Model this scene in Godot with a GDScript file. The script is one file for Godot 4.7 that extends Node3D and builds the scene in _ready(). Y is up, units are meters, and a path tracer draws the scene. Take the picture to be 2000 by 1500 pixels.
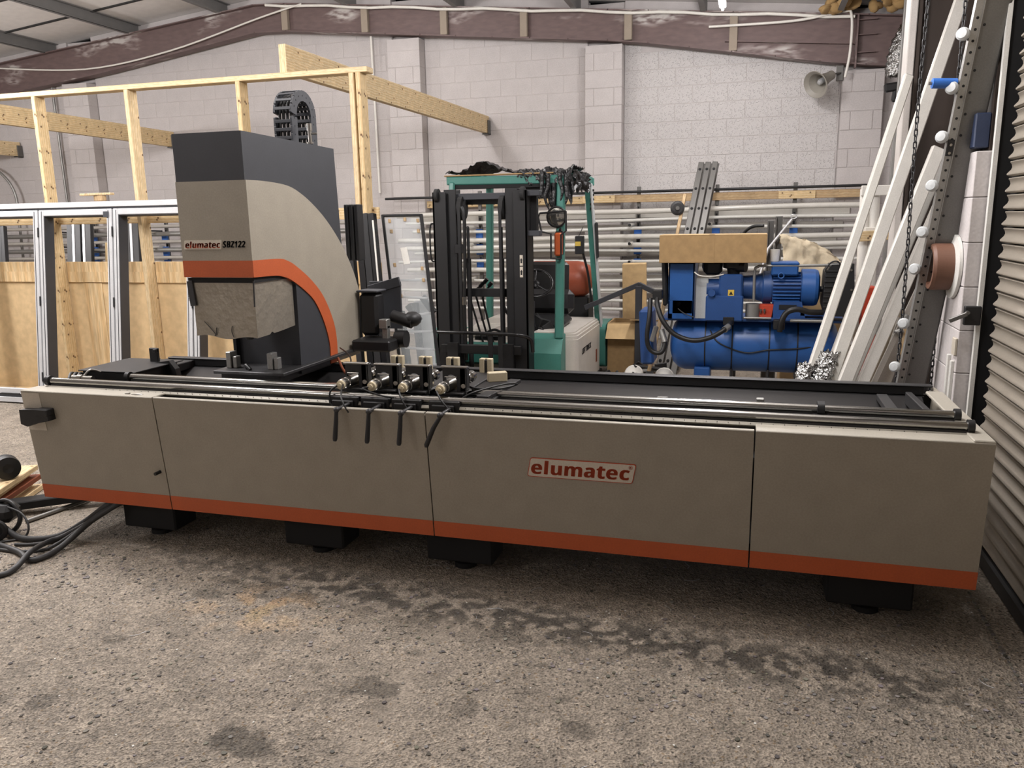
extends Node3D
# A machine shop: a long profile machining bed with its tower in front, fork lift, compressor and stock behind.
# World axes: x along the bed (to the right), y up, z towards the camera. Metres.

var M := {}          # materials
var T := {}          # textures
var used := {}       # names taken
var base_of := {}    # thing -> its place in the world (its parts are written in world coordinates)
var shared := {}     # meshes shared between alike pieces
var rng := RandomNumberGenerator.new()

func _ready() -> void:
	rng.seed = 7
	set_camera_and_light()
	make_textures()
	make_materials()
	build_room()
	build_lamps()
	build_bed()
	build_tower()
	build_clamps()
	build_forklift()
	build_compressor()
	build_rack()
	build_partition()
	build_left_stock()
	build_middle_stock()
	build_right_side()
	build_floor_things()

func set_camera_and_light() -> void:
	var cam := Camera3D.new()
	cam.name = "camera"
	cam.fov = rad_to_deg(2.0 * atan(750.0 / 1560.0))
	cam.near = 0.05
	cam.far = 80.0
	cam.transform = Transform3D(Basis.from_euler(Vector3(deg_to_rad(-11.75), deg_to_rad(16.5), deg_to_rad(-1.0))), Vector3(0, 1.7, 0))
	add_child(cam)
	cam.current = true
	var we := WorldEnvironment.new()
	we.name = "environment"
	var e := Environment.new()
	e.background_mode = Environment.BG_COLOR
	e.background_color = Color(0.02, 0.02, 0.022)
	e.tonemap_mode = Environment.TONE_MAPPER_LINEAR
	e.tonemap_exposure = 1.0
	e.sdfgi_enabled = true
	e.ssao_enabled = true
	e.ssil_enabled = true
	we.environment = e
	add_child(we)

# name, place of the tube's middle, turned along x, strength
const LAMPS := [
	[Vector3(-0.36, 3.74, -8.26), false, 0.8], [Vector3(-0.36, 3.55, -4.1), false, 1.2],
	[Vector3(-4.6, 4.40, -7.95), false, 0.7], [Vector3(-4.2, 3.62, -3.7), false, 1.6],
	[Vector3(-7.2, 3.45, -5.0), false, 1.2], [Vector3(-10.6, 3.2, -5.9), false, 2.2],
	[Vector3(-6.0, 4.0, 2.4), false, 0.5],
]
const LAMP_POWER := 3.4

func build_lamps() -> void:
	var said := ["lit fluorescent batten at the top edge above the compressor", "fluorescent batten under the roof over the bed's end", "fluorescent batten under the roof above the fork lift",
		"fluorescent batten under the roof above the tall tower", "fluorescent batten under the roof above the stud partition", "fluorescent batten under the roof left of the long machine", "fluorescent batten under the roof over the open floor"]
	for k in LAMPS.size():
		var at: Vector3 = LAMPS[k][0]
		var t := thing("fluorescent_lamp", said[k], "lamp", at, "fluorescent battens under the roof")
		var b := B.new()
		b.box(place(at + Vector3(0, 0.045, 0)), Vector3(0.07, 0.05, 1.56), 0.008)
		put("lamp_housing", b, M.white_metal, t)
		b = B.new()
		b.tube([at + Vector3(0, 0, -0.74), at + Vector3(0, 0, 0.74)], 0.014, 10)
		put("lamp_tube", b, M.lamp_glow, t)
		for s in [-0.6, 0.6]:
			b = B.new()
			b.tube([at + Vector3(0, 0.07, s), Vector3(at.x, roof_y(at.x) + 0.1, at.z + s)], 0.004, 5)
			put("hanger", b, M.dark_steel, t)
		var l := AreaLight3D.new()
		l.name = "lamp_light"
		l.area_size = Vector2(0.1, 1.5)
		l.light_energy = LAMP_POWER * 0.5 * LAMPS[k][2]
		l.light_color = Color(1.0, 0.985, 0.985)
		l.area_range = 30.0
		l.shadow_enabled = true
		l.position = Vector3(0, -0.03, 0)
		l.rotation.x = -PI / 2
		t.add_child(l)
		for s in [-0.5, 0.5]:
			var o := OmniLight3D.new()
			o.name = "lamp_glow_light"
			o.light_energy = LAMP_POWER * 0.70 * LAMPS[k][2]
			o.light_color = Color(1.0, 0.985, 0.985)
			o.light_size = 0.2
			o.omni_range = 30.0
			o.omni_attenuation = 2.0
			o.shadow_enabled = true
			o.position = Vector3(0, -0.09, s)
			t.add_child(o, true)

# ---------------------------------------------------------------- naming
func numbered(called: String) -> String:
	if not used.has(called):
		used[called] = 0
		return called
	used[called] += 1
	return "%s_%03d" % [called, used[called]]

func tag(o: Node3D, label: String, category: String, group := "", kind := "") -> void:
	o.set_meta("label", label)
	o.set_meta("category", category)
	if group:
		o.set_meta("group", group)
	if kind:
		o.set_meta("kind", kind)

# a thing whose parts are written in world coordinates
func thing(called: String, label: String, category: String, at := Vector3.ZERO, group := "") -> Node3D:
	var o := Node3D.new()
	o.name = numbered(called)
	o.position = at
	add_child(o)
	tag(o, label, category, group)
	base_of[o] = at
	return o

# a thing whose parts are written in its own coordinates
func local_thing(called: String, label: String, category: String, xf: Transform3D, group := "") -> Node3D:
	var o := Node3D.new()
	o.name = numbered(called)
	o.transform = xf
	add_child(o)
	tag(o, label, category, group)
	return o

func put(called: String, b: B, m: Material, parent: Node3D, label := "") -> MeshInstance3D:
	return put_mesh(called, b.mesh(), m, parent, Transform3D(), label)

func put_mesh(called: String, mesh: Mesh, m: Material, parent: Node3D, xf := Transform3D(), label := "") -> MeshInstance3D:
	var o := MeshInstance3D.new()
	o.name = called
	o.mesh = mesh
	o.material_override = m
	if base_of.has(parent):
		xf.origin -= base_of[parent]
	o.transform = xf
	parent.add_child(o, true)
	if label:
		o.set_meta("label", label)
	return o

# a thing that is one mesh (written in world coordinates; its node sits at `at`)
func single(called: String, b: B, m: Material, label: String, category: String, at := Vector3.ZERO, group := "", kind := "") -> MeshInstance3D:
	var o := MeshInstance3D.new()
	o.name = numbered(called)
	o.mesh = b.mesh(at)
	o.material_override = m
	o.position = at
	add_child(o)
	tag(o, label, category, group, kind)
	return o

func struct(called: String, label: String, category: String, at := Vector3.ZERO) -> Node3D:
	var o := thing(called, label, category, at)
	o.set_meta("kind", "structure")
	return o

func copy_of(o: Node3D, called: String, xf: Transform3D, label: String, group := "") -> Node3D:
	var c: Node3D = o.duplicate()
	c.name = numbered(called)
	c.transform = xf
	add_child(c)
	c.set_meta("label", label)
	if group:
		c.set_meta("group", group)
	return c

# a straight piece with its own axes: y runs from a to b (so that grain follows its length), w across, t thick
func plank(called: String, a: Vector3, b: Vector3, w: float, t: float, m: Material, parent: Node3D, face := Vector3(0, 0, 1), ch := 0.003) -> MeshInstance3D:
	var y := (b - a).normalized()
	var z := (face - y * face.dot(y)).normalized()
	var x := y.cross(z)
	var key := "plank %.3f %.3f %.3f" % [w, (b - a).length(), t]
	if not shared.has(key):
		var g := B.new()
		g.box(Transform3D(), Vector3(w, (b - a).length(), t), minf(ch, t * 0.3))
		shared[key] = g.mesh()
	return put_mesh(called, shared[key], m, parent, Transform3D(Basis(x, y, z), (a + b) / 2))

# the same as a thing of its own
func plank_thing(called: String, a: Vector3, b: Vector3, w: float, t: float, m: Material, label: String, category: String, group := "", face := Vector3(0, 0, 1), ch := 0.003) -> MeshInstance3D:
	var o := plank(numbered(called), a, b, w, t, m, self, face, ch)
	tag(o, label, category, group)
	return o

func place(at: Vector3, turn := Vector3.ZERO) -> Transform3D:
	return Transform3D(Basis.from_euler(turn), at)

# a frame whose y axis runs along d
func along(at: Vector3, d: Vector3, face := Vector3(0, 0, 1)) -> Transform3D:
	var y := d.normalized()
	if absf(y.dot(face.normalized())) > 0.95:
		face = Vector3(1, 0, 0)
	var z := (face - y * face.dot(y)).normalized()
	return Transform3D(Basis(y.cross(z), y, z), at)

func v2(a: Array) -> PackedVector2Array:
	var p := PackedVector2Array()
	for i in range(0, a.size(), 2):
		p.append(Vector2(a[i], a[i + 1]))
	return p

# ---------------------------------------------------------------- shapes
class B:
	var v := PackedVector3Array()
	var n := PackedVector3Array()

	func tri(a: Vector3, b: Vector3, c: Vector3, na: Vector3, nb: Vector3, nc: Vector3) -> void:
		if (b - a).cross(c - a).dot(na + nb + nc) > 0.0:
			v.append(a); v.append(c); v.append(b)
			n.append(na); n.append(nc); n.append(nb)
		else:
			v.append(a); v.append(b); v.append(c)
			n.append(na); n.append(nb); n.append(nc)

	# a flat convex face; `out` points roughly outwards
	func face(p: Array, out: Vector3) -> void:
		var g: Vector3 = (p[1] - p[0]).cross(p[2] - p[0])
		if g.length_squared() < 1e-16 and p.size() > 3:
			g = (p[2] - p[0]).cross(p[3] - p[0])
		if g.length_squared() < 1e-18:
			return
		g = g.normalized()
		if g.dot(out) < 0.0:
			g = -g
		for i in range(1, p.size() - 1):
			tri(p[0], p[i], p[i + 1], g, g, g)

	func smooth_quad(a: Vector3, b: Vector3, c: Vector3, d: Vector3, na: Vector3, nb: Vector3, nc: Vector3, nd: Vector3) -> void:
		tri(a, b, c, na, nb, nc)
		tri(a, c, d, na, nc, nd)

	# a box with chamfered edges
	func box(xf: Transform3D, size: Vector3, ch := 0.0) -> void:
		var h := size / 2
		ch = minf(ch, minf(h.x, minf(h.y, h.z)) * 0.9)
		for i in 3:
			var j := (i + 1) % 3
			var k := (i + 2) % 3
			for s in [-1.0, 1.0]:
				var p := []
				for q in [[-1, -1], [1, -1], [1, 1], [-1, 1]]:
					var c := Vector3.ZERO
					c[i] = s * h[i]
					c[j] = q[0] * (h[j] - ch)
					c[k] = q[1] * (h[k] - ch)
					p.append(xf * c)
				var o := Vector3.ZERO
				o[i] = s
				face(p, xf.basis * o)
			if ch <= 0.0:
				continue
			for s in [-1.0, 1.0]:
				for r in [-1.0, 1.0]:
					var p := []
					for q in [[0, -1], [0, 1], [1, 1], [1, -1]]:
						var c := Vector3.ZERO
						c[i] = s * (h[i] - (ch if q[0] else 0.0))
						c[j] = r * (h[j] - (0.0 if q[0] else ch))
						c[k] = q[1] * (h[k] - ch)
						p.append(xf * c)
					var o := Vector3.ZERO
					o[i] = s
					o[j] = r
					face(p, xf.basis * o)
		if ch > 0.0:
			for sx in [-1.0, 1.0]:
				for sy in [-1.0, 1.0]:
					for sz in [-1.0, 1.0]:
						var s := Vector3(sx, sy, sz)
						var p := []
						for i in 3:
							var c := s * (h - Vector3.ONE * ch)
							c[i] = s[i] * h[i]
							p.append(xf * c)
						face(p, xf.basis * s)

	# a box given by two corners
	func span(lo: Vector3, hi: Vector3, ch := 0.0) -> void:
		box(Transform3D(Basis(), (lo + hi) / 2), (hi - lo).abs(), ch)

	# a rectangular bar from a to b, w across and t along `face`
	func bar(a: Vector3, b: Vector3, w: float, t: float, up := Vector3(0, 0, 1), ch := 0.0) -> void:
		var y := (b - a).normalized()
		if absf(y.dot(up)) > 0.98:
			up = Vector3(1, 0, 0)
		var z := (up - y * up.dot(y)).normalized()
		box(Transform3D(Basis(y.cross(z), y, z), (a + b) / 2), Vector3(w, (b - a).length(), t), ch)

	func tube(pts: Array, r, seg := 10, caps := true, closed := false) -> void:
		var rings := []
		var norms := []
		var count := pts.size()
		var side := Vector3.ZERO
		for i in count:
			var p: Vector3 = pts[i]
			var d: Vector3
			if closed:
				d = (pts[(i + 1) % count] - pts[(i - 1 + count) % count]).normalized()
			else:
				d = (pts[mini(i + 1, count - 1)] - pts[maxi(i - 1, 0)]).normalized()
			if side == Vector3.ZERO:
				side = d.cross(Vector3.UP if absf(d.y) < 0.9 else Vector3.RIGHT).normalized()
			side = (side - d * side.dot(d)).normalized()
			var other := d.cross(side)
			var rr: float = r[i] if r is Array else r
			var ring := PackedVector3Array()
			var nr := PackedVector3Array()
			for k in seg:
				var a := TAU * k / seg
				var o := side * cos(a) + other * sin(a)
				ring.append(p + o * rr)
				nr.append(o)
			rings.append(ring)
			norms.append(nr)
		for i in (count if closed else count - 1):
			var i2 := (i + 1) % count
			for k in seg:
				var k2 := (k + 1) % seg
				smooth_quad(rings[i][k], rings[i][k2], rings[i2][k2], rings[i2][k], norms[i][k], norms[i][k2], norms[i2][k2], norms[i2][k])
		if caps and not closed:
			for e in [0, count - 1]:
				var p: Vector3 = pts[e]
				var q: Vector3 = pts[1] if e == 0 else pts[count - 2]
				face(Array(rings[e]), p - q)

	# turned about the y axis of xf: profile of Vector2(radius, height)
	func lathe(xf: Transform3D, prof: Array, seg := 24, soft := false) -> void:
		for i in prof.size() - 1:
			var a: Vector2 = prof[i]
			var b: Vector2 = prof[i + 1]
			var e := b - a
			if e.length() < 1e-6:
				continue
			var na := Vector2(e.y, -e.x).normalized()
			var nb := na
			if soft:
				if i > 0:
					var f: Vector2 = a - prof[i - 1]
					na = (na + Vector2(f.y, -f.x).normalized()).normalized()
				if i < prof.size() - 2:
					var f: Vector2 = prof[i + 2] - b
					nb = (nb + Vector2(f.y, -f.x).normalized()).normalized()
			for k in seg:
				var t := TAU * k / seg
				var u := TAU * (k + 1) / seg
				var p := [xf * Vector3(a.x * cos(t), a.y, a.x * sin(t)), xf * Vector3(a.x * cos(u), a.y, a.x * sin(u)), xf * Vector3(b.x * cos(u), b.y, b.x * sin(u)), xf * Vector3(b.x * cos(t), b.y, b.x * sin(t))]
				var m := [xf.basis * Vector3(na.x * cos(t), na.y, na.x * sin(t)), xf.basis * Vector3(na.x * cos(u), na.y, na.x * sin(u)), xf.basis * Vector3(nb.x * cos(u), nb.y, nb.x * sin(u)), xf.basis * Vector3(nb.x * cos(t), nb.y, nb.x * sin(t))]
				if a.x > 1e-6:
					tri(p[0], p[1], p[2] if b.x > 1e-6 else p[2], m[0], m[1], m[2])
				if b.x > 1e-6:
					tri(p[0], p[2], p[3], m[0], m[2], m[3])

	# an outline in the xy plane of xf pushed along its z from d0 to d1; soft: shaded round where it bends little
	func prism(xf: Transform3D, poly: PackedVector2Array, d0: float, d1: float, soft := false) -> void:
		if Geometry2D.is_polygon_clockwise(poly):
			poly = poly.duplicate()
			poly.reverse()
		# is_polygon_clockwise uses y down; make sure the outline runs counter-clockwise with y up
		var area := 0.0
		var c := poly.size()
		for i in c:
			area += poly[i].cross(poly[(i + 1) % c])
		if area < 0.0:
			poly.reverse()
		var t := Geometry2D.triangulate_polygon(poly)
		for i in range(0, t.size(), 3):
			for s in [[d0, -1.0], [d1, 1.0]]:
				var p := []
				for k in 3:
					p.append(xf * Vector3(poly[t[i + k]].x, poly[t[i + k]].y, s[0]))
				face(p, xf.basis * Vector3(0, 0, s[1]))
		var en := []
		for i in c:
			var e: Vector2 = poly[(i + 1) % c] - poly[i]
			en.append(Vector2(e.y, -e.x).normalized())
		for i in c:
			var a := poly[i]
			var b := poly[(i + 1) % c]
			var na: Vector2 = en[i]
			var nb: Vector2 = en[i]
			if soft:
				var before: Vector2 = en[(i - 1 + c) % c]
				var after: Vector2 = en[(i + 1) % c]
				if before.dot(na) > 0.75:
					na = (na + before).normalized()
				if after.dot(nb) > 0.75:
					nb = (nb + after).normalized()
			var ma := xf.basis * Vector3(na.x, na.y, 0)
			var mb := xf.basis * Vector3(nb.x, nb.y, 0)
			smooth_quad(xf * Vector3(a.x, a.y, d0), xf * Vector3(b.x, b.y, d0), xf * Vector3(b.x, b.y, d1), xf * Vector3(a.x, a.y, d1), ma, mb, mb, ma)

	func ball(xf: Transform3D, r: Vector3, seg := 14) -> void:
		var rows := seg / 2
		for i in rows:
			for k in seg:
				var p := []
				var m := []
				for q in [[0, 0], [0, 1], [1, 1], [1, 0]]:
					var t: float = PI * (i + q[0]) / rows
					var u: float = TAU * (k + q[1]) / seg
					var o := Vector3(sin(t) * cos(u), cos(t), sin(t) * sin(u))
					p.append(xf * (o * r))
					m.append((xf.basis * (o / r)).normalized())
				if i > 0:
					tri(p[0], p[1], p[2], m[0], m[1], m[2])
				if i < rows - 1:
					tri(p[0], p[2], p[3], m[0], m[2], m[3])

	# a bent sheet: f(u, v) -> Vector3 on a grid, given a real thickness
	func sheet(f: Callable, nu: int, nv: int, thick: float) -> void:
		var p := []
		for i in nu + 1:
			var row := []
			for j in nv + 1:
				row.append(f.call(float(i) / nu, float(j) / nv))
			p.append(row)
		var m := []
		for i in nu + 1:
			var row := []
			for j in nv + 1:
				var du: Vector3 = p[mini(i + 1, nu)][j] - p[maxi(i - 1, 0)][j]
				var dv: Vector3 = p[i][mini(j + 1, nv)] - p[i][maxi(j - 1, 0)]
				row.append(du.cross(dv).normalized())
			m.append(row)
		var at := func(i: int, j: int, s: float) -> Vector3: return p[i][j] + m[i][j] * s * thick / 2
		for i in nu:
			for j in nv:
				for s in [-1.0, 1.0]:
					smooth_quad(at.call(i, j, s), at.call(i + 1, j, s), at.call(i + 1, j + 1, s), at.call(i, j + 1, s), m[i][j] * s, m[i + 1][j] * s, m[i + 1][j + 1] * s, m[i][j + 1] * s)
		for i in nu:
			for j in [0, nv]:
				var o: Vector3 = p[i][j] - p[i][1 if j == 0 else nv - 1]
				face([at.call(i, j, -1.0), at.call(i + 1, j, -1.0), at.call(i + 1, j, 1.0), at.call(i, j, 1.0)], o)
		for j in nv:
			for i in [0, nu]:
				var o: Vector3 = p[i][j] - p[1 if i == 0 else nu - 1][j]
				face([at.call(i, j, -1.0), at.call(i, j + 1, -1.0), at.call(i, j + 1, 1.0), at.call(i, j, 1.0)], o)

	func add(mesh_arrays: Array, xf: Transform3D) -> void:
		var mv: PackedVector3Array = mesh_arrays[Mesh.ARRAY_VERTEX]
		var mn: PackedVector3Array = mesh_arrays[Mesh.ARRAY_NORMAL]
		for i in mv.size():
			v.append(xf * mv[i])
			n.append((xf.basis * mn[i]).normalized())

	func mesh(at := Vector3.ZERO) -> ArrayMesh:
		var a := []
		a.resize(Mesh.ARRAY_MAX)
		if at != Vector3.ZERO:
			for i in v.size():
				v[i] -= at
		a[Mesh.ARRAY_VERTEX] = v
		a[Mesh.ARRAY_NORMAL] = n
		var m := ArrayMesh.new()
		m.add_surface_from_arrays(Mesh.PRIMITIVE_TRIANGLES, a)
		return m

# a smooth line through the given points
func curve(pts: Array, steps := 6) -> Array:
	var out := []
	for i in pts.size() - 1:
		var p0: Vector3 = pts[maxi(i - 1, 0)]
		var p1: Vector3 = pts[i]
		var p2: Vector3 = pts[i + 1]
		var p3: Vector3 = pts[mini(i + 2, pts.size() - 1)]
		for s in steps:
			var t := float(s) / steps
			out.append(p1.cubic_interpolate(p2, p0, p3, t))
	out.append(pts[pts.size() - 1])
	return out

# lettering as real, thin letters; xf puts its middle and its reading direction (x) and up (y)
func letters(text: String, height: float, width: float, xf: Transform3D, weight := 700, lean := 0.0) -> Array:
	var f := SystemFont.new()
	f.font_names = PackedStringArray(["Droid Sans"])
	f.font_weight = weight
	var t := TextMesh.new()
	t.text = text
	t.font = f
	t.font_size = 64
	t.pixel_size = 0.01
	t.depth = 0.02
	t.curve_step = 1.0
	var box := t.get_aabb()
	var sx := width / box.size.x
	var sy := height / box.size.y
	var c := box.position + box.size / 2
	var basis := Basis(Vector3(sx, 0, 0), Vector3(lean * sy, sy, 0), Vector3(0, 0, 0.06))
	var local := Transform3D(basis, Vector3.ZERO)
	local.origin = -(basis * c)
	return [t, xf * local]

func put_letters(called: String, text: String, height: float, width: float, xf: Transform3D, m: Material, parent: Node3D, label: String, lean := 0.0, weight := 700) -> void:
	var l := letters(text, height, width, xf, weight, lean)
	var b := B.new()
	var a: Array = l[0].get_mesh_arrays()
	var index: PackedInt32Array = a[Mesh.ARRAY_INDEX] if a[Mesh.ARRAY_INDEX] != null else PackedInt32Array()
	var v: PackedVector3Array = a[Mesh.ARRAY_VERTEX]
	var nn: PackedVector3Array = a[Mesh.ARRAY_NORMAL]
	# heavy strokes: the letters laid three times, a hair apart
	var fat := height * 0.022
	for s in ([-1.0, 0.0, 1.0] if weight >= 700 else [0.0]):
		var q: Transform3D = Transform3D(Basis(), xf.basis.x.normalized() * s * fat) * l[1]
		if index.size():
			for i in index:
				b.v.append(q * v[i])
				b.n.append((q.basis * nn[i]).normalized())
		else:
			b.add(a, q)
	put(called, b, m, parent, label)

# ---------------------------------------------------------------- textures and materials
func noise(kind: int, freq: float, seed_of: int, octaves := 4) -> FastNoiseLite:
	var f := FastNoiseLite.new()
	f.noise_type = kind
	f.frequency = freq
	f.seed = seed_of
	f.fractal_type = FastNoiseLite.FRACTAL_FBM if octaves > 1 else FastNoiseLite.FRACTAL_NONE
	f.fractal_octaves = octaves
	return f

func grey_of(f: FastNoiseLite, w: int, h: int) -> PackedByteArray:
	var im := f.get_seamless_image(w, h, false, false, 0.1, true)
	im.convert(Image.FORMAT_L8)
	return im.get_data()

func texture_from(data: PackedByteArray, w: int, h: int, format: int) -> ImageTexture:
	return ImageTexture.create_from_image(Image.create_from_data(w, h, false, format, data))

func make_textures() -> void:
	# soft blotches of wear for painted metal and plaster (grey, near white)
	var s := 512
	var a := grey_of(noise(FastNoiseLite.TYPE_SIMPLEX_SMOOTH, 0.008, 3, 5), s, s)
	var b := grey_of(noise(FastNoiseLite.TYPE_SIMPLEX, 0.12, 4, 2), s, s)
	var out := PackedByteArray()
	out.resize(s * s * 3)
	for i in s * s:
		var g := 226.0 + a[i] * 0.045 + b[i] * 0.06
		out[i * 3] = int(minf(g, 255))
		out[i * 3 + 1] = int(minf(g * 0.995, 255))
		out[i * 3 + 2] = int(minf(g * 0.985, 255))
	T.mottle = texture_from(out, s, s, Image.FORMAT_RGB8)
	# rough block faces under thick paint: relief and holes
	a = grey_of(noise(FastNoiseLite.TYPE_SIMPLEX, 0.02, 11, 4), s, s)
	b = grey_of(noise(FastNoiseLite.TYPE_CELLULAR, 0.11, 12, 1), s, s)
	var relief := PackedByteArray()
	relief.resize(s * s)
	var holes := PackedByteArray()
	holes.resize(s * s * 3)
	for i in s * s:
		var pit := clampf((b[i] - 20.0) / 60.0, 0.0, 1.0) if a[i] > 140 else 1.0
		relief[i] = int(clampf(a[i] * 0.5 + 127.0 * pit, 0, 255))
		var g := lerpf(0.62, 1.0, pit) * (0.93 + 0.07 * a[i] / 255.0)
		holes[i * 3] = int(255 * g)
		holes[i * 3 + 1] = int(254 * g)
		holes[i * 3 + 2] = int(252 * g)
	T.block_relief = texture_from(relief, s, s, Image.FORMAT_L8)
	T.block_holes = texture_from(holes, s, s, Image.FORMAT_RGB8)
	# sawn softwood, grain along v
	for k in 2:
		var w := 256
		var h := 512
		var fine := noise(FastNoiseLite.TYPE_SIMPLEX, 0.06, 20 + k, 3)
		var wide := noise(FastNoiseLite.TYPE_SIMPLEX_SMOOTH, 0.02, 30 + k, 3)
		out = PackedByteArray()
		out.resize(w * h * 3)
		var knots := []
		rng.seed = 40 + k
		for q in 5:
			knots.append(Vector2(rng.randf() * w, rng.randf() * h))
		for y in h:
			for x in w:
				var bend := 0.0
				var dark := 0.0
				for kn in knots:
					var dx: float = x - kn.x
					var dy: float = (y - kn.y) * 0.5
					var d2 := dx * dx + dy * dy
					bend += 700.0 * signf(dx) / (d2 + 90.0)
					if d2 < 90.0:
						dark = maxf(dark, 1.0 - d2 / 90.0)
				var u := x + bend + 8.0 * wide.get_noise_2d(x * 0.6, y * 0.12)
				var ring := 0.5 + 0.5 * sin(u * 0.33)
				var g := 0.86 + 0.055 * ring * ring + 0.10 * fine.get_noise_2d(x * 4.0, y * 0.12) + 0.06 * wide.get_noise_2d(x * 0.4, y * 0.3)
				g *= 1.0 - 0.55 * dark
				var i := (y * w + x) * 3
				out[i] = int(clampf(255.0 * g, 0, 255))
				out[i + 1] = int(clampf(250.0 * g - 10.0 * (1.0 - ring) - 14.0 * dark, 0, 255))
				out[i + 2] = int(clampf(240.0 * g - 22.0 * (1.0 - ring) - 20.0 * dark, 0, 255))
		T["wood%d" % k] = texture_from(out, w, h, Image.FORMAT_RGB8)
	# board made of pressed fibre: fine flecks
	a = grey_of(noise(FastNoiseLite.TYPE_SIMPLEX, 0.3, 50, 3), s, s)
	b = grey_of(noise(FastNoiseLite.TYPE_SIMPLEX_SMOOTH, 0.012, 51, 4), s, s)
	out = PackedByteArray()
	out.resize(s * s * 3)
	for i in s * s:
		var g := 0.80 + 0.10 * a[i] / 255.0 + 0.10 * b[i] / 255.0
		out[i * 3] = int(255 * g)
		out[i * 3 + 1] = int(252 * g)
		out[i * 3 + 2] = int(246 * g)
	T.board = texture_from(out, s, s, Image.FORMAT_RGB8)
	# crumple for foil and torn plastic
	a = grey_of(noise(FastNoiseLite.TYPE_CELLULAR, 0.03, 60, 3), s, s)
	T.crumple = texture_from(a, s, s, Image.FORMAT_L8)
	# primer with pale scuffs, for the steel rafter
	a = grey_of(noise(FastNoiseLite.TYPE_SIMPLEX_SMOOTH, 0.007, 70, 4), s, s)
	b = grey_of(noise(FastNoiseLite.TYPE_SIMPLEX, 0.05, 71, 3), s, s)
	out = PackedByteArray()
	out.resize(s * s * 3)
	for i in s * s:
		var pale := clampf((a[i] - 158.0) / 50.0, 0.0, 1.0) * clampf((b[i] - 40.0) / 120.0, 0.0, 1.0)
		var g := 0.92 + 0.12 * (b[i] / 255.0 - 0.5)
		var c := Color(0.45, 0.375, 0.365) * g
		c = c.lerp(Color(0.80, 0.79, 0.77), pale * 0.8)
		out[i * 3] = int(clampf(c.r * 255, 0, 255))
		out[i * 3 + 1] = int(clampf(c.g * 255, 0, 255))
		out[i * 3 + 2] = int(clampf(c.b * 255, 0, 255))
	T.primer = texture_from(out, s, s, Image.FORMAT_RGB8)
	make_floor_textures()

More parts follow.
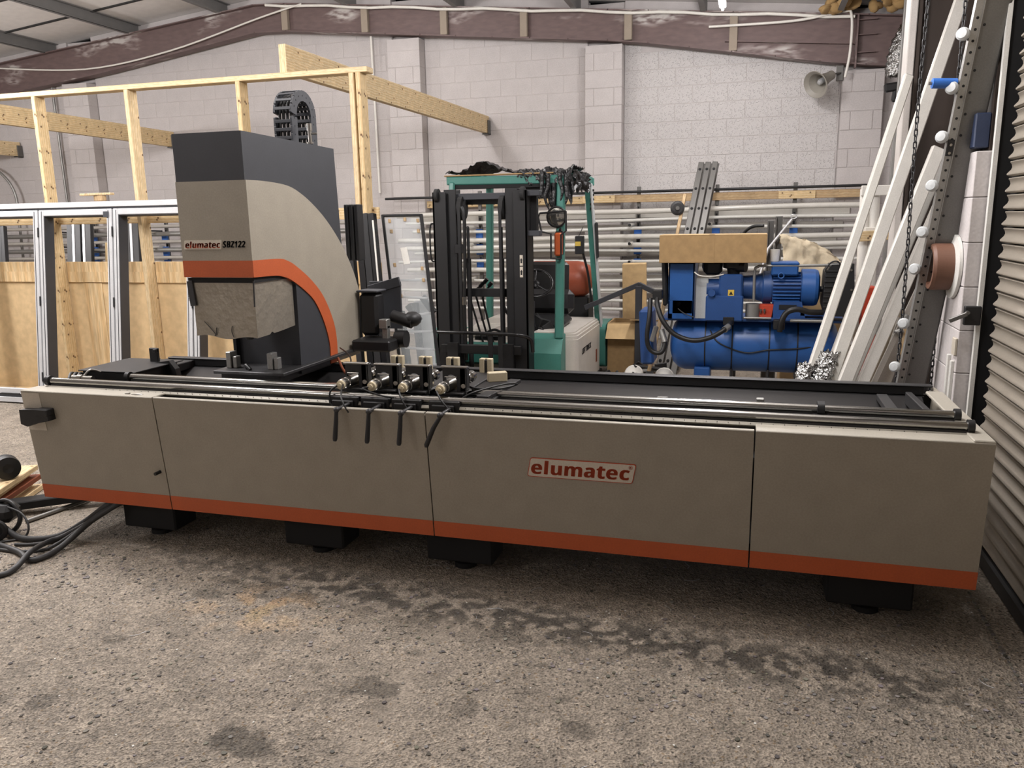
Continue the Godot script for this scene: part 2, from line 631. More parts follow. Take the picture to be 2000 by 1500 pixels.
func make_floor_textures() -> void:
	# worn concrete with aggregate showing: one tile is 2.6 m
	var s := 2048
	var fine := grey_of(noise(FastNoiseLite.TYPE_SIMPLEX, 0.09, 80, 4), s, s)
	var broad := grey_of(noise(FastNoiseLite.TYPE_SIMPLEX_SMOOTH, 0.006, 81, 5), s, s)
	var cells := noise(FastNoiseLite.TYPE_CELLULAR, 0.075, 82, 1)
	cells.cellular_return_type = FastNoiseLite.RETURN_DISTANCE
	cells.domain_warp_enabled = true
	cells.domain_warp_amplitude = 12.0
	cells.domain_warp_frequency = 0.05
	var stones := grey_of(cells, s, s)
	cells.cellular_return_type = FastNoiseLite.RETURN_CELL_VALUE
	var which := grey_of(cells, s, s)
	var crag := noise(FastNoiseLite.TYPE_CELLULAR, 0.04, 83, 2)
	crag.cellular_return_type = FastNoiseLite.RETURN_DISTANCE2_SUB
	crag.domain_warp_enabled = true
	crag.domain_warp_amplitude = 22.0
	crag.domain_warp_frequency = 0.04
	var crags := grey_of(crag, s, s)
	var mid := grey_of(noise(FastNoiseLite.TYPE_SIMPLEX, 0.028, 84, 3), s, s)
	var out := PackedByteArray()
	out.resize(s * s * 3)
	var high := PackedByteArray()
	high.resize(s * s)
	for i in s * s:
		var w := which[i]
		var st := stones[i]
		var f := fine[i]
		var br := broad[i]
		var md := mid[i]
		var edge := clampf((44.0 - crags[i]) / 44.0, 0.0, 1.0) * clampf((md - 96.0) / 50.0, 0.0, 1.0)
		var g := 172.0 + (f - 128) * 0.30 + (br - 128) * 0.14 + (md - 128) * 0.24 - 58.0 * edge
		var r := g
		var bl := g * 0.885
		var gr := g * 0.95
		var h := 128.0 + (f - 128) * 0.40 + (md - 128) * 0.55 - 60.0 * edge
		if st < 70 and w > 150:
			# a stone of the aggregate: grey, brown or pale, or the hole it left
			var t := clampf((70 - st) / 22.0, 0.0, 1.0)
			if w > 232:
				r = lerpf(r, 86, t * 0.8); gr = lerpf(gr, 82, t * 0.8); bl = lerpf(bl, 78, t * 0.8)
				h -= 70.0 * t
			elif w > 205:
				r = lerpf(r, 138, t * 0.7); gr = lerpf(gr, 134, t * 0.7); bl = lerpf(bl, 132, t * 0.7)
				h += 34.0 * t
			elif w > 190:
				r = lerpf(r, 156, t * 0.6); gr = lerpf(gr, 132, t * 0.6); bl = lerpf(bl, 100, t * 0.6)
				h += 30.0 * t
			else:
				r = lerpf(r, 186, t * 0.5); gr = lerpf(gr, 178, t * 0.5); bl = lerpf(bl, 164, t * 0.5)
				h += 40.0 * t
		out[i * 3] = int(clampf(r, 0, 255))
		out[i * 3 + 1] = int(clampf(gr, 0, 255))
		out[i * 3 + 2] = int(clampf(bl, 0, 255))
		high[i] = int(clampf(h, 0, 255))
	T.floor = texture_from(out, s, s, Image.FORMAT_RGB8)
	T.floor_height = texture_from(high, s, s, Image.FORMAT_L8)
	# stains and traffic wear over the whole floor: 12 m a tile, from x = -8, z = -8
	s = 1024
	var a := grey_of(noise(FastNoiseLite.TYPE_SIMPLEX_SMOOTH, 0.006, 90, 4), s, s)
	var b := grey_of(noise(FastNoiseLite.TYPE_SIMPLEX, 0.05, 91, 4), s, s)
	var c := grey_of(noise(FastNoiseLite.TYPE_SIMPLEX, 0.11, 92, 2), s, s)
	out = PackedByteArray()
	out.resize(s * s * 3)
	rng.seed = 93
	var spots := []
	for k in 46:
		spots.append([Vector2(rng.randf_range(-2.6, 1.0), rng.randf_range(-3.1, -1.6)), rng.randf_range(0.015, 0.07), rng.randf_range(0.08, 0.22)])
	spots.append([Vector2(-1.55, -2.02), 0.12, 0.32])
	spots.append([Vector2(-1.28, -2.42), 0.09, 0.25])
	spots.append([Vector2(-0.02, -2.05), 0.10, 0.3])
	var dark_of := PackedFloat32Array()
	dark_of.resize(s * s)
	for sp in spots:
		var cx := int((sp[0].x + 8.0) / 12.0 * s)
		var cz := int((sp[0].y + 8.0) / 12.0 * s)
		var rad := int(sp[1] / 12.0 * s * 1.6) + 2
		for y in range(maxi(cz - rad, 0), mini(cz + rad, s)):
			for x in range(maxi(cx - rad, 0), mini(cx + rad, s)):
				var d: float = Vector2((x - cx) * 12.0 / s / sp[1], (y - cz) * 12.0 / s / sp[1] * 1.5).length() + (b[y * s + x] - 128) / 150.0
				var k: float = clampf((1.0 - d) * 4.0, 0.0, 1.0) * sp[2]
				dark_of[y * s + x] = maxf(dark_of[y * s + x], k)
	for y in s:
		var z := y * 12.0 / s - 8.0
		for x in s:
			var wx := x * 12.0 / s - 8.0
			var i := y * s + x
			var g := 0.92 + 0.13 * (a[i] / 255.0 - 0.5) + 0.10 * (b[i] / 255.0 - 0.5)
			# oily drips along the front of the bed
			var band := exp(-pow((z + 2.98 - 0.09 * wx) / 0.17, 2.0)) * clampf((wx + 3.4) / 1.5, 0.0, 1.0) * clampf((1.2 - wx) / 0.6, 0.0, 1.0)
			var drip := clampf((c[i] * 0.75 + b[i] * 0.55 + a[i] * 0.12 - 158.0) / 34.0, 0.0, 1.0)
			g *= 1.0 - 0.45 * band * drip
			g *= 1.0 - dark_of[i]
			var ochre := exp(-pow(Vector2(wx + 2.05, (z + 2.86) * 1.6).length() / 0.28, 2.0)) * clampf((b[i] - 128) / 30.0, 0.0, 1.0)
			out[i * 3] = int(clampf(255 * (g + 0.10 * ochre), 0, 255))
			out[i * 3 + 1] = int(clampf(255 * (g + 0.01 * ochre), 0, 255))
			out[i * 3 + 2] = int(clampf(255 * (g - 0.10 * ochre), 0, 255))
	T.stains = texture_from(out, s, s, Image.FORMAT_RGB8)

func mat(called: String, color: Color, rough := 0.6, metal := 0.0, tex := "mottle", scale := 1.3) -> StandardMaterial3D:
	var m := StandardMaterial3D.new()
	m.resource_name = called
	m.albedo_color = color
	m.roughness = rough
	m.metallic = metal
	if tex:
		m.albedo_texture = T[tex]
		m.uv1_triplanar = true
		m.uv1_scale = Vector3.ONE * scale
	M[called] = m
	return m

func relief(m: StandardMaterial3D, tex: String, cm: float) -> StandardMaterial3D:
	m.heightmap_enabled = true
	m.heightmap_texture = T[tex]
	m.heightmap_scale = cm
	return m

func c8(r: int, g: int, b: int) -> Color:
	return Color8(r, g, b)

func make_materials() -> void:
	# building
	var f := mat("floor", c8(238, 233, 226), 0.82, 0.0, "floor", 1.0 / 2.6)
	relief(f, "floor_height", 1.3)
	f.detail_enabled = true
	f.detail_blend_mode = BaseMaterial3D.BLEND_MODE_MUL
	f.detail_uv_layer = BaseMaterial3D.DETAIL_UV_2
	f.detail_albedo = T.stains
	f.uv2_triplanar = true
	f.uv2_scale = Vector3.ONE / 12.0
	f.uv2_offset = Vector3.ONE * (8.0 / 12.0)
	relief(mat("block_paint", c8(203, 198, 198), 0.85, 0.0, "mottle", 0.7), "block_relief", 0.12)
	relief(mat("block_rough", c8(206, 203, 203), 0.88, 0.0, "block_holes", 1.6), "block_relief", 0.5)
	mat("plaster", c8(201, 196, 196), 0.85)
	mat("roof_sheet", c8(244, 241, 239), 0.7)
	mat("roof_joint", c8(46, 46, 46), 0.7)
	mat("purlin", c8(138,138,138), 0.55, 0.3)
	mat("rafter", Color.WHITE, 0.6, 0.1, "primer", 0.45)
	M.rafter.uv1_scale = Vector3(0.16, 0.5, 0.5)
	mat("packer", c8(160, 148, 134), 0.8)
	mat("column_brown", c8(58, 48, 42), 0.6, 0.1)
	mat("column_white", c8(205, 200, 196), 0.6)
	mat("shutter", c8(176, 168, 156), 0.42, 0.55)
	mat("wool", c8(170, 140, 95), 1.0)
	# machine
	mat("beige", c8(164, 157, 144), 0.5)
	mat("beige_top", c8(176, 171, 160), 0.45)
	mat("orange", c8(196, 94, 50), 0.5)
	mat("hood", c8(57, 59, 65), 0.55)
	mat("guard", c8(172, 165, 152), 0.36, 0.5)
	relief(M.guard, "crumple", 0.25)
	M.guard.metallic = 0.6
	mat("black", c8(26, 26, 28), 0.5)
	mat("black_matt", c8(18, 18, 19), 0.8)
	mat("black_gloss", c8(22, 22, 24), 0.25)
	mat("dark_tray", c8(64, 63, 64), 0.32, 0.4)
	mat("dark_steel", c8(72, 72, 74), 0.45, 0.6)
	mat("steel", c8(172, 170, 166), 0.28, 1.0)
	mat("chrome", c8(176, 176, 174), 0.16, 1.0)
	mat("ruler", c8(160, 156, 146), 0.4, 0.3)
	mat("plate_white", c8(214, 206, 192), 0.5)
	mat("letter_red", c8(190, 70, 32), 0.5)
	mat("letter_black", c8(24, 24, 26), 0.5)
	mat("plastic_cream", c8(206, 194, 166), 0.55)
	mat("tape", c8(206, 198, 184), 0.5)
	# vehicles and stock
	mat("teal", c8(66, 128, 118), 0.42)
	mat("truck_grey", c8(214, 209, 202), 0.4)
	mat("seat_vinyl", c8(34, 34, 36), 0.38)
	mat("lens_clear", c8(186, 186, 182), 0.10, 0.85)
	mat("amber", c8(190, 92, 50), 0.25)
	mat("gas_orange", c8(168, 84, 58), 0.45)
	mat("torn_plastic", c8(40, 40, 42), 0.35)
	relief(M.torn_plastic, "crumple", 1.2)
	mat("blue", c8(42, 92, 162), 0.38)
	mat("blue_dark", c8(38, 76, 136), 0.45)
	mat("blue_plastic", c8(44, 104, 190), 0.45)
	mat("panel_grey", c8(190, 194, 196), 0.5)
	mat("card", c8(176, 146, 104), 0.85, 0.0, "board", 2.0)
	mat("card_pale", c8(214, 184, 138), 0.85, 0.0, "board", 2.0)
	mat("mdf", c8(232, 204, 160), 0.8, 0.0, "board", 1.5)
	mat("ply", c8(240, 216, 176), 0.7, 0.0, "wood0", 0.8)
	for k in 2:
		mat("pine%d" % k, c8(238, 220, 186) if k == 0 else c8(232, 212, 174), 0.7, 0.0, "wood%d" % k, 3.0)
	M.pine1.uv1_offset = Vector3(0.3, 0.1, 0.7)
	mat("old_wood", c8(200, 178, 146), 0.8, 0.0, "wood1", 3.0)
	mat("alu", c8(206, 208, 212), 0.38, 0.5)
	mat("alu_white", c8(214, 216, 220), 0.4, 0.1)
	mat("alu_dull", c8(160, 160, 158), 0.42, 0.7)
	mat("gasket", c8(58, 60, 66), 0.5)
	mat("galvanised", c8(114, 113, 111), 0.45, 0.6)
	mat("white_metal", c8(226, 226, 222), 0.4)
	mat("white_plastic", c8(236, 234, 228), 0.45)
	mat("wrap", c8(222, 220, 214), 0.22)
	mat("wrap_grey", c8(178, 174, 168), 0.25)
	mat("sheet_cream", c8(196, 184, 160), 0.4)
	mat("rust", c8(132, 68, 40), 0.8)
	mat("pipe_clay", c8(116, 82, 66), 0.55)
	mat("rubber", c8(30, 30, 31), 0.75)
	mat("hose", c8(24, 24, 25), 0.45)
	mat("cable_grey", c8(52, 52, 53), 0.55)
	mat("cloth", c8(206, 192, 166), 0.9)
	mat("red", c8(190, 66, 40), 0.5)
	mat("yellow_sign", c8(222, 190, 80), 0.5)
	mat("horn_grey", c8(150, 146, 138), 0.5)
	mat("switch_blue", c8(44, 56, 84), 0.5)
	mat("foil", c8(170, 170, 168), 0.22, 1.0, "")
	M.foil.uv1_triplanar = true
	M.foil.uv1_scale = Vector3.ONE * 3.0
	relief(M.foil, "crumple", 1.5)
	var g := mat("glass", Color(0.93, 0.96, 0.97, 0.16), 0.05, 0.0, "")
	g.transparency = BaseMaterial3D.TRANSPARENCY_ALPHA
	var w := mat("clear_wrap", Color(0.92, 0.93, 0.94, 0.45), 0.3, 0.0, "")
	w.transparency = BaseMaterial3D.TRANSPARENCY_ALPHA
	var l := mat("lamp_glow", Color(1, 1, 1), 0.4, 0.0, "")
	l.emission_enabled = true
	l.emission = Color(1.0, 0.97, 0.93)
	l.emission_energy_multiplier = 6.0

# ---------------------------------------------------------------- the building
func roof_y(x: float) -> float:
	return 4.83 - 0.1 * absf(x + 7.0)      # top of the rafter

func rafter_low(x: float) -> float:
	var d := 0.37
	if x > -1.6:
		d = lerpf(0.37, 0.56, clampf((x + 1.6) / 2.6, 0.0, 1.0))
	elif x < -7.0:
		d = lerpf(0.37, 0.48, clampf((-7.0 - x) / 3.0, 0.0, 1.0))
	return roof_y(x) - d

const WALL_Z := -11.3

func block_mesh(w: float, h: float) -> Mesh:
	var key := "block %.3f %.3f" % [w, h]
	if not shared.has(key):
		var b := B.new()
		b.box(Transform3D(), Vector3(w, h, 0.03), 0.004)
		shared[key] = b.mesh()
	return shared[key]

# one bay of blockwork facing the camera: a backing and every block as a piece of its own
func block_bay(called: String, label: String, x0: float, x1: float, z: float, m: Material, shift := 0.0, deep := 0.2) -> void:
	var t := struct(called, label, "wall", Vector3((x0 + x1) / 2, 0, z))
	var b := B.new()
	b.prism(Transform3D(), v2([x0, -0.02, x1, -0.02, x1, roof_y(x1) + 0.175, clampf(-7.0, x0, x1), roof_y(clampf(-7.0, x0, x1)) + 0.175, x0, roof_y(x0) + 0.175]), z - deep, z - 0.004)
	put("backing", b, M.plaster, t)
	var course := 0.2245
	var pitch := 0.45
	for r in 22:
		var y0 := r * course
		var start := x0 - fposmod(x0 - shift - (pitch / 2 if r % 2 else 0.0), pitch)
		var x := start
		while x < x1 - 0.01:
			var a := maxf(x, x0)
			var e := minf(x + pitch, x1)
			x += pitch
			if e - a < 0.06:
				continue
			if y0 + course > minf(rafter_low(a), rafter_low(e)) + 0.2:
				continue
			var jut: float = rng.randf_range(-0.0015, 0.0015)
			var w: float = snappedf(e - a - 0.006, 0.002)
			put_mesh("block", block_mesh(w, course - 0.006), m, t, place(Vector3((a + e) / 2, y0 + course / 2, z - 0.0145 + jut), Vector3(0, 0, rng.randf_range(-0.003, 0.003))))

func pier(x0: float, x1: float, z: float, label: String, m: Material) -> void:
	var t := struct("wall_back_pier", label, "wall", Vector3((x0 + x1) / 2, 0, z))
	var top := minf(rafter_low(x0), rafter_low(x1)) - 0.02
	var b := B.new()
	b.span(Vector3(x0 + 0.006, -0.02, WALL_Z - 0.1), Vector3(x1 - 0.006, top, z - 0.008))
	put("backing", b, M.plaster, t)
	var course := 0.2245
	var r := 0
	while (r + 1) * course < top + 0.05:
		var h := minf(course, top - r * course)
		var w := x1 - x0
		var runs := [[x0, x1]] if r % 2 else [[x0, x0 + w * 0.24], [x0 + w * 0.24, x0 + w * 0.78], [x0 + w * 0.78, x1]]
		for q in runs:
			var g := B.new()
			g.span(Vector3(q[0] + 0.002, r * course + 0.002, WALL_Z), Vector3(q[1] - 0.002, r * course + h - 0.002, z + rng.randf_range(-0.002, 0.002)), 0.006)
			put("block", g, m, t)
		r += 1

func build_room() -> void:
	rng.seed = 101
	var b := B.new()
	b.span(Vector3(-15.6, -0.25, -11.6), Vector3(2.4, 0, 4.2))
	var fl := single("floor", b, M.floor, "worn grey concrete floor with stains and loose chips", "floor", Vector3.ZERO, "", "structure")
	fl.set_meta("kind", "structure")
	block_bay("wall_back", "white painted block wall bay between its two rightmost piers, rough faced above the compressor", -1.70, 1.02, WALL_Z, M.block_rough, -1.70)
	block_bay("wall_back_001", "white painted block wall bay behind the fork lift's mast", -4.56, -2.20, WALL_Z, M.block_paint, -4.56)
	block_bay("wall_back_002", "long white painted block wall bay behind the timber stud frame", -10.34, -5.06, WALL_Z, M.block_paint, -10.34)
	block_bay("wall_back_003", "white painted block wall bay at the photo's left edge", -15.0, -10.84, WALL_Z, M.block_paint, -15.0)
	block_bay("wall_back_004", "narrow white block wall piece beside the foil wrapped duct", 1.50, 1.80, WALL_Z, M.block_paint, 1.50)
	# the strip of wall behind each pier and above the blockwork's end
	b = B.new()
	for q in [[-15.0, -14.9], [-10.84, -10.34], [-5.06, -4.56], [-2.20, -1.70], [1.02, 1.50]]:
		b.span(Vector3(q[0], 3.0, WALL_Z - 0.2), Vector3(q[1], minf(roof_y(q[0]), roof_y(q[1])) + 0.17, WALL_Z - 0.05))
	single("wall_back_infill", b, M.plaster, "white wall strip above the piers, behind the rafter", "wall", Vector3(-5, 3, WALL_Z), "", "structure")
	pier(-2.20, -1.70, -11.1, "white block pier behind the right end of the fork lift", M.block_paint)
	pier(-5.06, -4.56, -11.1, "white block pier behind the end of the sloping joist", M.block_paint)
	pier(-10.84, -10.34, -11.1, "white block pier behind the left studs", M.block_paint)
	pier(1.02, 1.50, -11.12, "white block pier under the horn speaker", M.block_paint)
	# right wall beyond the shutter, left and front walls out of view
	b = B.new()
	b.span(Vector3(1.8, -0.02, -11.5), Vector3(2.0, 4.4, -4.4))
	b.span(Vector3(1.8, -0.02, -1.0), Vector3(2.0, 4.4, 4.2))
	b.span(Vector3(1.8, 3.3, -4.4), Vector3(2.0, 4.4, -1.0))
	single("wall_right", b, M.plaster, "white side wall behind the leaning stock and the shutter", "wall", Vector3(1.9, 0, -4), "", "structure")
	b = B.new()
	b.span(Vector3(-15.6, -0.02, -11.5), Vector3(-15.4, 4.4, 4.2))
	single("wall_left", b, M.plaster, "plain white far side wall", "wall", Vector3(-15.5, 0, -4), "", "structure")
	b = B.new()
	b.prism(Transform3D(), v2([-15.6, -0.02, 2.0, -0.02, 2.0, 4.2, -7, 5.05, -15.6, 4.2]), 4.0, 4.2)
	single("wall_front", b, M.plaster, "plain white wall behind the photographer", "wall", Vector3(-6, 0, 4.1), "", "structure")
	build_ceiling()
	build_door()

func build_ceiling() -> void:
	var t := struct("ceiling", "pale lined roof with dark joints between its long panels", "roof", Vector3(-7, 5.0, -4))
	# lining panels, 1.05 m wide, running up the slope between dark joint strips
	var z := -11.4
	while z < 4.1:
		for side in [[-15.6, -7.0], [-7.0, 2.1]]:
			var a := Vector3(side[0], roof_y(side[0]) + 0.21, z + 0.53)
			var e := Vector3(side[1], roof_y(side[1]) + 0.21, z + 0.53)
			var b := B.new()
			b.bar(a, e, 1.03, 0.06, Vector3.UP, 0.006)
			put("roof_panel", b, M.roof_sheet, t)
			b = B.new()
			b.bar(a - Vector3(0, 0.036, 0.525), e - Vector3(0, 0.036, 0.525), 0.045, 0.022, Vector3.UP)
			put("joint_strip", b, M.roof_joint, t)
		z += 1.05
	for side in [[-15.6, -7.0], [-7.0, 2.1]]:
		var b := B.new()
		b.bar(Vector3(side[0], roof_y(side[0]) + 0.24, -3.6), Vector3(side[1], roof_y(side[1]) + 0.24, -3.6), 15.8, 0.04, Vector3.UP)
		put("roof_backing", b, M.roof_joint, t)
	# purlins along the building
	var n := 0
	for x in [-14.4, -12.7, -11.05, -9.4, -7.75, -5.6, -3.95, -2.3, -0.65, 0.95]:
		var b := B.new()
		var y := roof_y(x)
		var dir := 1.0 if x < -7.0 else -1.0
		b.span(Vector3(x - 0.006, y + 0.0, -11.3), Vector3(x + 0.006, y + 0.175, 4.0))
		b.span(Vector3(x, y, -11.3), Vector3(x + 0.06 * dir, y + 0.008, 4.0))
		b.span(Vector3(x, y + 0.168, -11.3), Vector3(x + 0.06 * dir, y + 0.175, 4.0))
		b.span(Vector3(x + 0.054 * dir, y, -11.3), Vector3(x + 0.06 * dir, y + 0.02, 4.0))
		put("purlin", b, M.purlin, t)
	# the rafter along the back wall, with its stiffeners and the conduit clipped to it
	t = struct("rafter_beam", "brown primed steel rafter along the top of the back wall with pale scuffs", "beam", Vector3(-5, 4.5, -11.1))
	t.set_meta("kind", "structure")
	var top := []
	var low := []
	for i in 33:
		var x := lerpf(-15.0, 1.78, i / 32.0)
		top.append(Vector2(x, roof_y(x)))
		low.append(Vector2(x, rafter_low(x)))
	var web := PackedVector2Array(low)
	for i in range(32, -1, -1):
		web.append(top[i])
	var b := B.new()
	b.prism(Transform3D(), web, -11.11, -11.095)
	put("web", b, M.rafter, t)
	for pair in [[top, "top_flange", 0.0], [low, "bottom_flange", -0.0]]:
		b = B.new()
		for i in 32:
			b.bar(Vector3(pair[0][i].x, pair[0][i].y, -11.1), Vector3(pair[0][i + 1].x + 0.01, pair[0][i + 1].y, -11.1), 0.17, 0.016, Vector3.UP)
		put(pair[1], b, M.rafter, t)
	for x in [-6.62, -5.35, -4.16, -3.02, -1.62, -0.3]:
		b = B.new()
		b.span(Vector3(x - 0.05, rafter_low(x) + 0.01, -11.09), Vector3(x + 0.05, roof_y(x) - 0.01, -11.02), 0.006)
		put("timber_packer", b, M.packer, t)
	b = B.new()
	b.span(Vector3(1.13, rafter_low(1.13) - 0.05, -11.09), Vector3(1.15, roof_y(1.13), -11.0))
	put("stiffener_plate", b, M.rafter, t)
	for y in [3.95, 3.78, 3.58]:
		b = B.new()
		b.span(Vector3(1.15, y, -11.09), Vector3(1.36, y + 0.012, -11.03))
		put("stiffener_rib", b, M.rafter, t)
	b = B.new()
	b.bar(Vector3(-0.4, 3.83, -11.06), Vector3(1.14, 3.69, -11.06), 0.06, 0.012, Vector3.UP)
	put("stiffener_rib", b, M.rafter, t)
	# rafter of the next frame, above and in front of the view
	b = B.new()
	for i in 12:
		var x := lerpf(-15.0, 1.78, i / 12.0)
		var x2 := lerpf(-15.0, 1.78, (i + 1) / 12.0)
		b.bar(Vector3(x, roof_y(x) - 0.18, -5.2), Vector3(x2, roof_y(x2) - 0.18, -5.2), 0.012, 0.36, Vector3.UP)
		b.bar(Vector3(x, roof_y(x) - 0.36, -5.2), Vector3(x2, roof_y(x2) - 0.36, -5.2), 0.17, 0.014, Vector3.UP)
	single("rafter_beam", b, M.rafter, "brown steel rafter of the next roof frame overhead", "beam", Vector3(-7, 4.5, -5.2), "", "structure")
	# pale conduits looped along the rafter
	var run := []
	for i in 25:
		var x := lerpf(-6.9, 1.1, i / 24.0)
		run.append(Vector3(x, roof_y(x) - 0.03 - 0.012 * sin(i * 1.7), -11.0))
	b = B.new()
	b.tube(run, 0.02, 8)
	single("conduit_pipe", b, M.white_plastic, "pale conduit clipped along the top of the brown rafter", "conduit", Vector3(-3, 4.5, -11.0))
	b = B.new()
	b.tube(curve([Vector3(-0.6, 4.0, -10.98), Vector3(0.4, 3.99, -10.98), Vector3(0.95, 4.05, -10.98), Vector3(1.06, 4.0, -10.98), Vector3(1.07, 3.6, -10.98), Vector3(1.03, 3.3, -10.98)]), 0.016, 8)
	single("conduit_pipe", b, M.white_plastic, "pale cable bending down the rafter's end towards the horn speaker", "conduit", Vector3(0.5, 3.9, -10.98))
	b = B.new()
	b.tube(curve([Vector3(-12.0, 4.25, -10.98), Vector3(-10.2, 4.12, -10.98), Vector3(-8.6, 4.28, -10.98), Vector3(-7.0, 4.62, -10.98), Vector3(-6.3, 4.75, -10.98)]), 0.013, 6)
	single("conduit_pipe", b, M.white_plastic, "thin pale cable drooping along the left half of the rafter", "conduit", Vector3(-9, 4.4, -10.98))
	b = B.new()
	b.tube([Vector3(-5.36, 4.34, -11.05), Vector3(-5.34, 4.34, -11.2), Vector3(-5.34, 2.1, -11.24)], 0.018, 8)
	single("conduit_pipe", b, M.white_plastic, "white conduit dropping down the wall beside the joist", "conduit", Vector3(-5.34, 3, -11.2))
	b = B.new()
	b.tube([Vector3(-11.15, 4.0, -11.22), Vector3(-11.15, 1.0, -11.25)], 0.02, 8)
	single("conduit_pipe", b, M.alu_dull, "grey conduit running down the wall behind the left stud", "conduit", Vector3(-11.15, 2, -11.2))
	# torn insulation over the rafter's right end
	rng.seed = 103
	for k in 2:
		b = B.new()
		var mid: Vector3 = [Vector3(0.98, 4.12, -10.9), Vector3(1.5, 4.12, -10.9)][k]
		for q in 16:
			b.ball(place(mid + Vector3(rng.randf_range(-0.22, 0.22), rng.randf_range(-0.07, 0.1), rng.randf_range(-0.1, 0.1)), Vector3(rng.randf() * 3, rng.randf() * 3, 0)), Vector3(rng.randf_range(0.05, 0.12), rng.randf_range(0.03, 0.08), rng.randf_range(0.04, 0.09)), 8)
		single("insulation_tuft", b, M.wool, ["torn yellow insulation tuft left of the rafter's end plate", "larger torn yellow insulation tuft right of the rafter's end plate"][k], "insulation", mid)

func build_door() -> void:
	# steel column in front of the corner, block pier and the roller shutter
	var t := struct("column_steel", "dark brown steel column behind the leaning white lengths", "column", Vector3(1.2, 0, -6.4))
	var b := B.new()
	b.span(Vector3(1.06, 0, -6.45), Vector3(1.62, 4.2, -6.43))
	put("web", b, M.column_brown, t)
	b = B.new()
	b.span(Vector3(1.04, 0, -6.53), Vector3(1.06, 4.2, -6.35))
	b.span(Vector3(1.62, 0, -6.53), Vector3(1.64, 4.2, -6.35))
	put("flange", b, M.column_brown, t)
	b = B.new()
	b.span(Vector3(0.985, 0, -6.55), Vector3(1.035, 4.2, -6.36), 0.006)
	put("casing", b, M.column_white, t)
	t = struct("wall_right_pier", "white block pier between the steel column and the shutter", "wall", Vector3(1.2, 0, -5.2))
	b = B.new()
	b.span(Vector3(1.06, 0, -5.04), Vector3(1.8, 1.98, -4.52))
	put("backing", b, M.plaster, t)
	for r in 9:
		var cut := -5.06 + (0.15 if r % 2 else 0.36)
		for q in [[-5.06, cut], [cut, -4.50]]:
			b = B.new()
			b.span(Vector3(1.04, r * 0.22 + 0.0015, q[0] + 0.0015), Vector3(1.3, r * 0.22 + 0.2185, q[1] - 0.0015), 0.0035)
			put("block", b, M.block_paint, t)
	b = B.new()
	b.span(Vector3(1.10, 1.98, -5.04), Vector3(1.8, 4.2, -4.52))
	put("boarding", b, M.column_brown, t)
	for z in [-4.95, -4.7]:
		b = B.new()
		b.span(Vector3(1.085, 1.98, z - 0.04), Vector3(1.10, 4.2, z + 0.03), 0.004)
		put("batten", b, M.white_metal, t)
	# shutter
	t = struct("door_1", "grey steel roller shutter with curved slats at the right edge", "shutter", Vector3(1.16, 0, -3))
	var prof := PackedVector2Array()
	var shape := [Vector2(1.176, 0.0), Vector2(1.158, 0.002), Vector2(1.150, 0.008), Vector2(1.150, 0.014), Vector2(1.156, 0.021), Vector2(1.166, 0.032), Vector2(1.170, 0.044), Vector2(1.167, 0.056), Vector2(1.160, 0.066), Vector2(1.162, 0.0705), Vector2(1.176, 0.0715)]
	for q in shape:
		prof.append(q)
	prof.append(Vector2(1.180, 0.0715))
	prof.append(Vector2(1.180, 0.0))
	var slat := B.new()
	slat.prism(Transform3D(), prof, -4.385, -0.8, true)
	var mesh := slat.mesh()
	for k in 43:
		put_mesh("slat", mesh, M.shutter, t, place(Vector3(0, 0.09 + k * 0.0765, 0)))
	b = B.new()
	b.span(Vector3(1.135, 0.0, -4.43), Vector3(1.2, 0.085, -0.8), 0.01)
	put("bottom_bar", b, M.dark_steel, t)
	b = B.new()
	b.span(Vector3(1.105, 0, -4.49), Vector3(1.125, 3.4, -4.46))
	put("door_guide", b, M.white_metal, t)
	b = B.new()
	b.span(Vector3(1.125, 0, -4.495), Vector3(1.22, 3.4, -4.47))
	b.span(Vector3(1.195, 0, -4.47), Vector3(1.215, 3.4, -4.36))
	put("guide_channel", b, M.black_matt, t)
	b = B.new()
	b.span(Vector3(1.22, 0, -4.46), Vector3(1.26, 3.4, -0.6))
	put("door_backing", b, M.black_matt, t)
	b = B.new()
	b.span(Vector3(1.0, 3.35, -4.7), Vector3(1.8, 3.95, -0.5), 0.02)
	put("shutter_hood", b, M.galvanised, t)
	b = B.new()
	b.span(Vector3(1.14, 0, -0.8), Vector3(1.8, 3.4, 4.2))
	single("wall_right_front", b, M.plaster, "white side wall nearer than the shutter", "wall", Vector3(1.5, 0, 1.5), "", "structure")

# ---------------------------------------------------------------- the machining bed
func front_face(y: float) -> float:
	return lerpf(-3.33, -3.27, (y - 0.225) / 0.615)

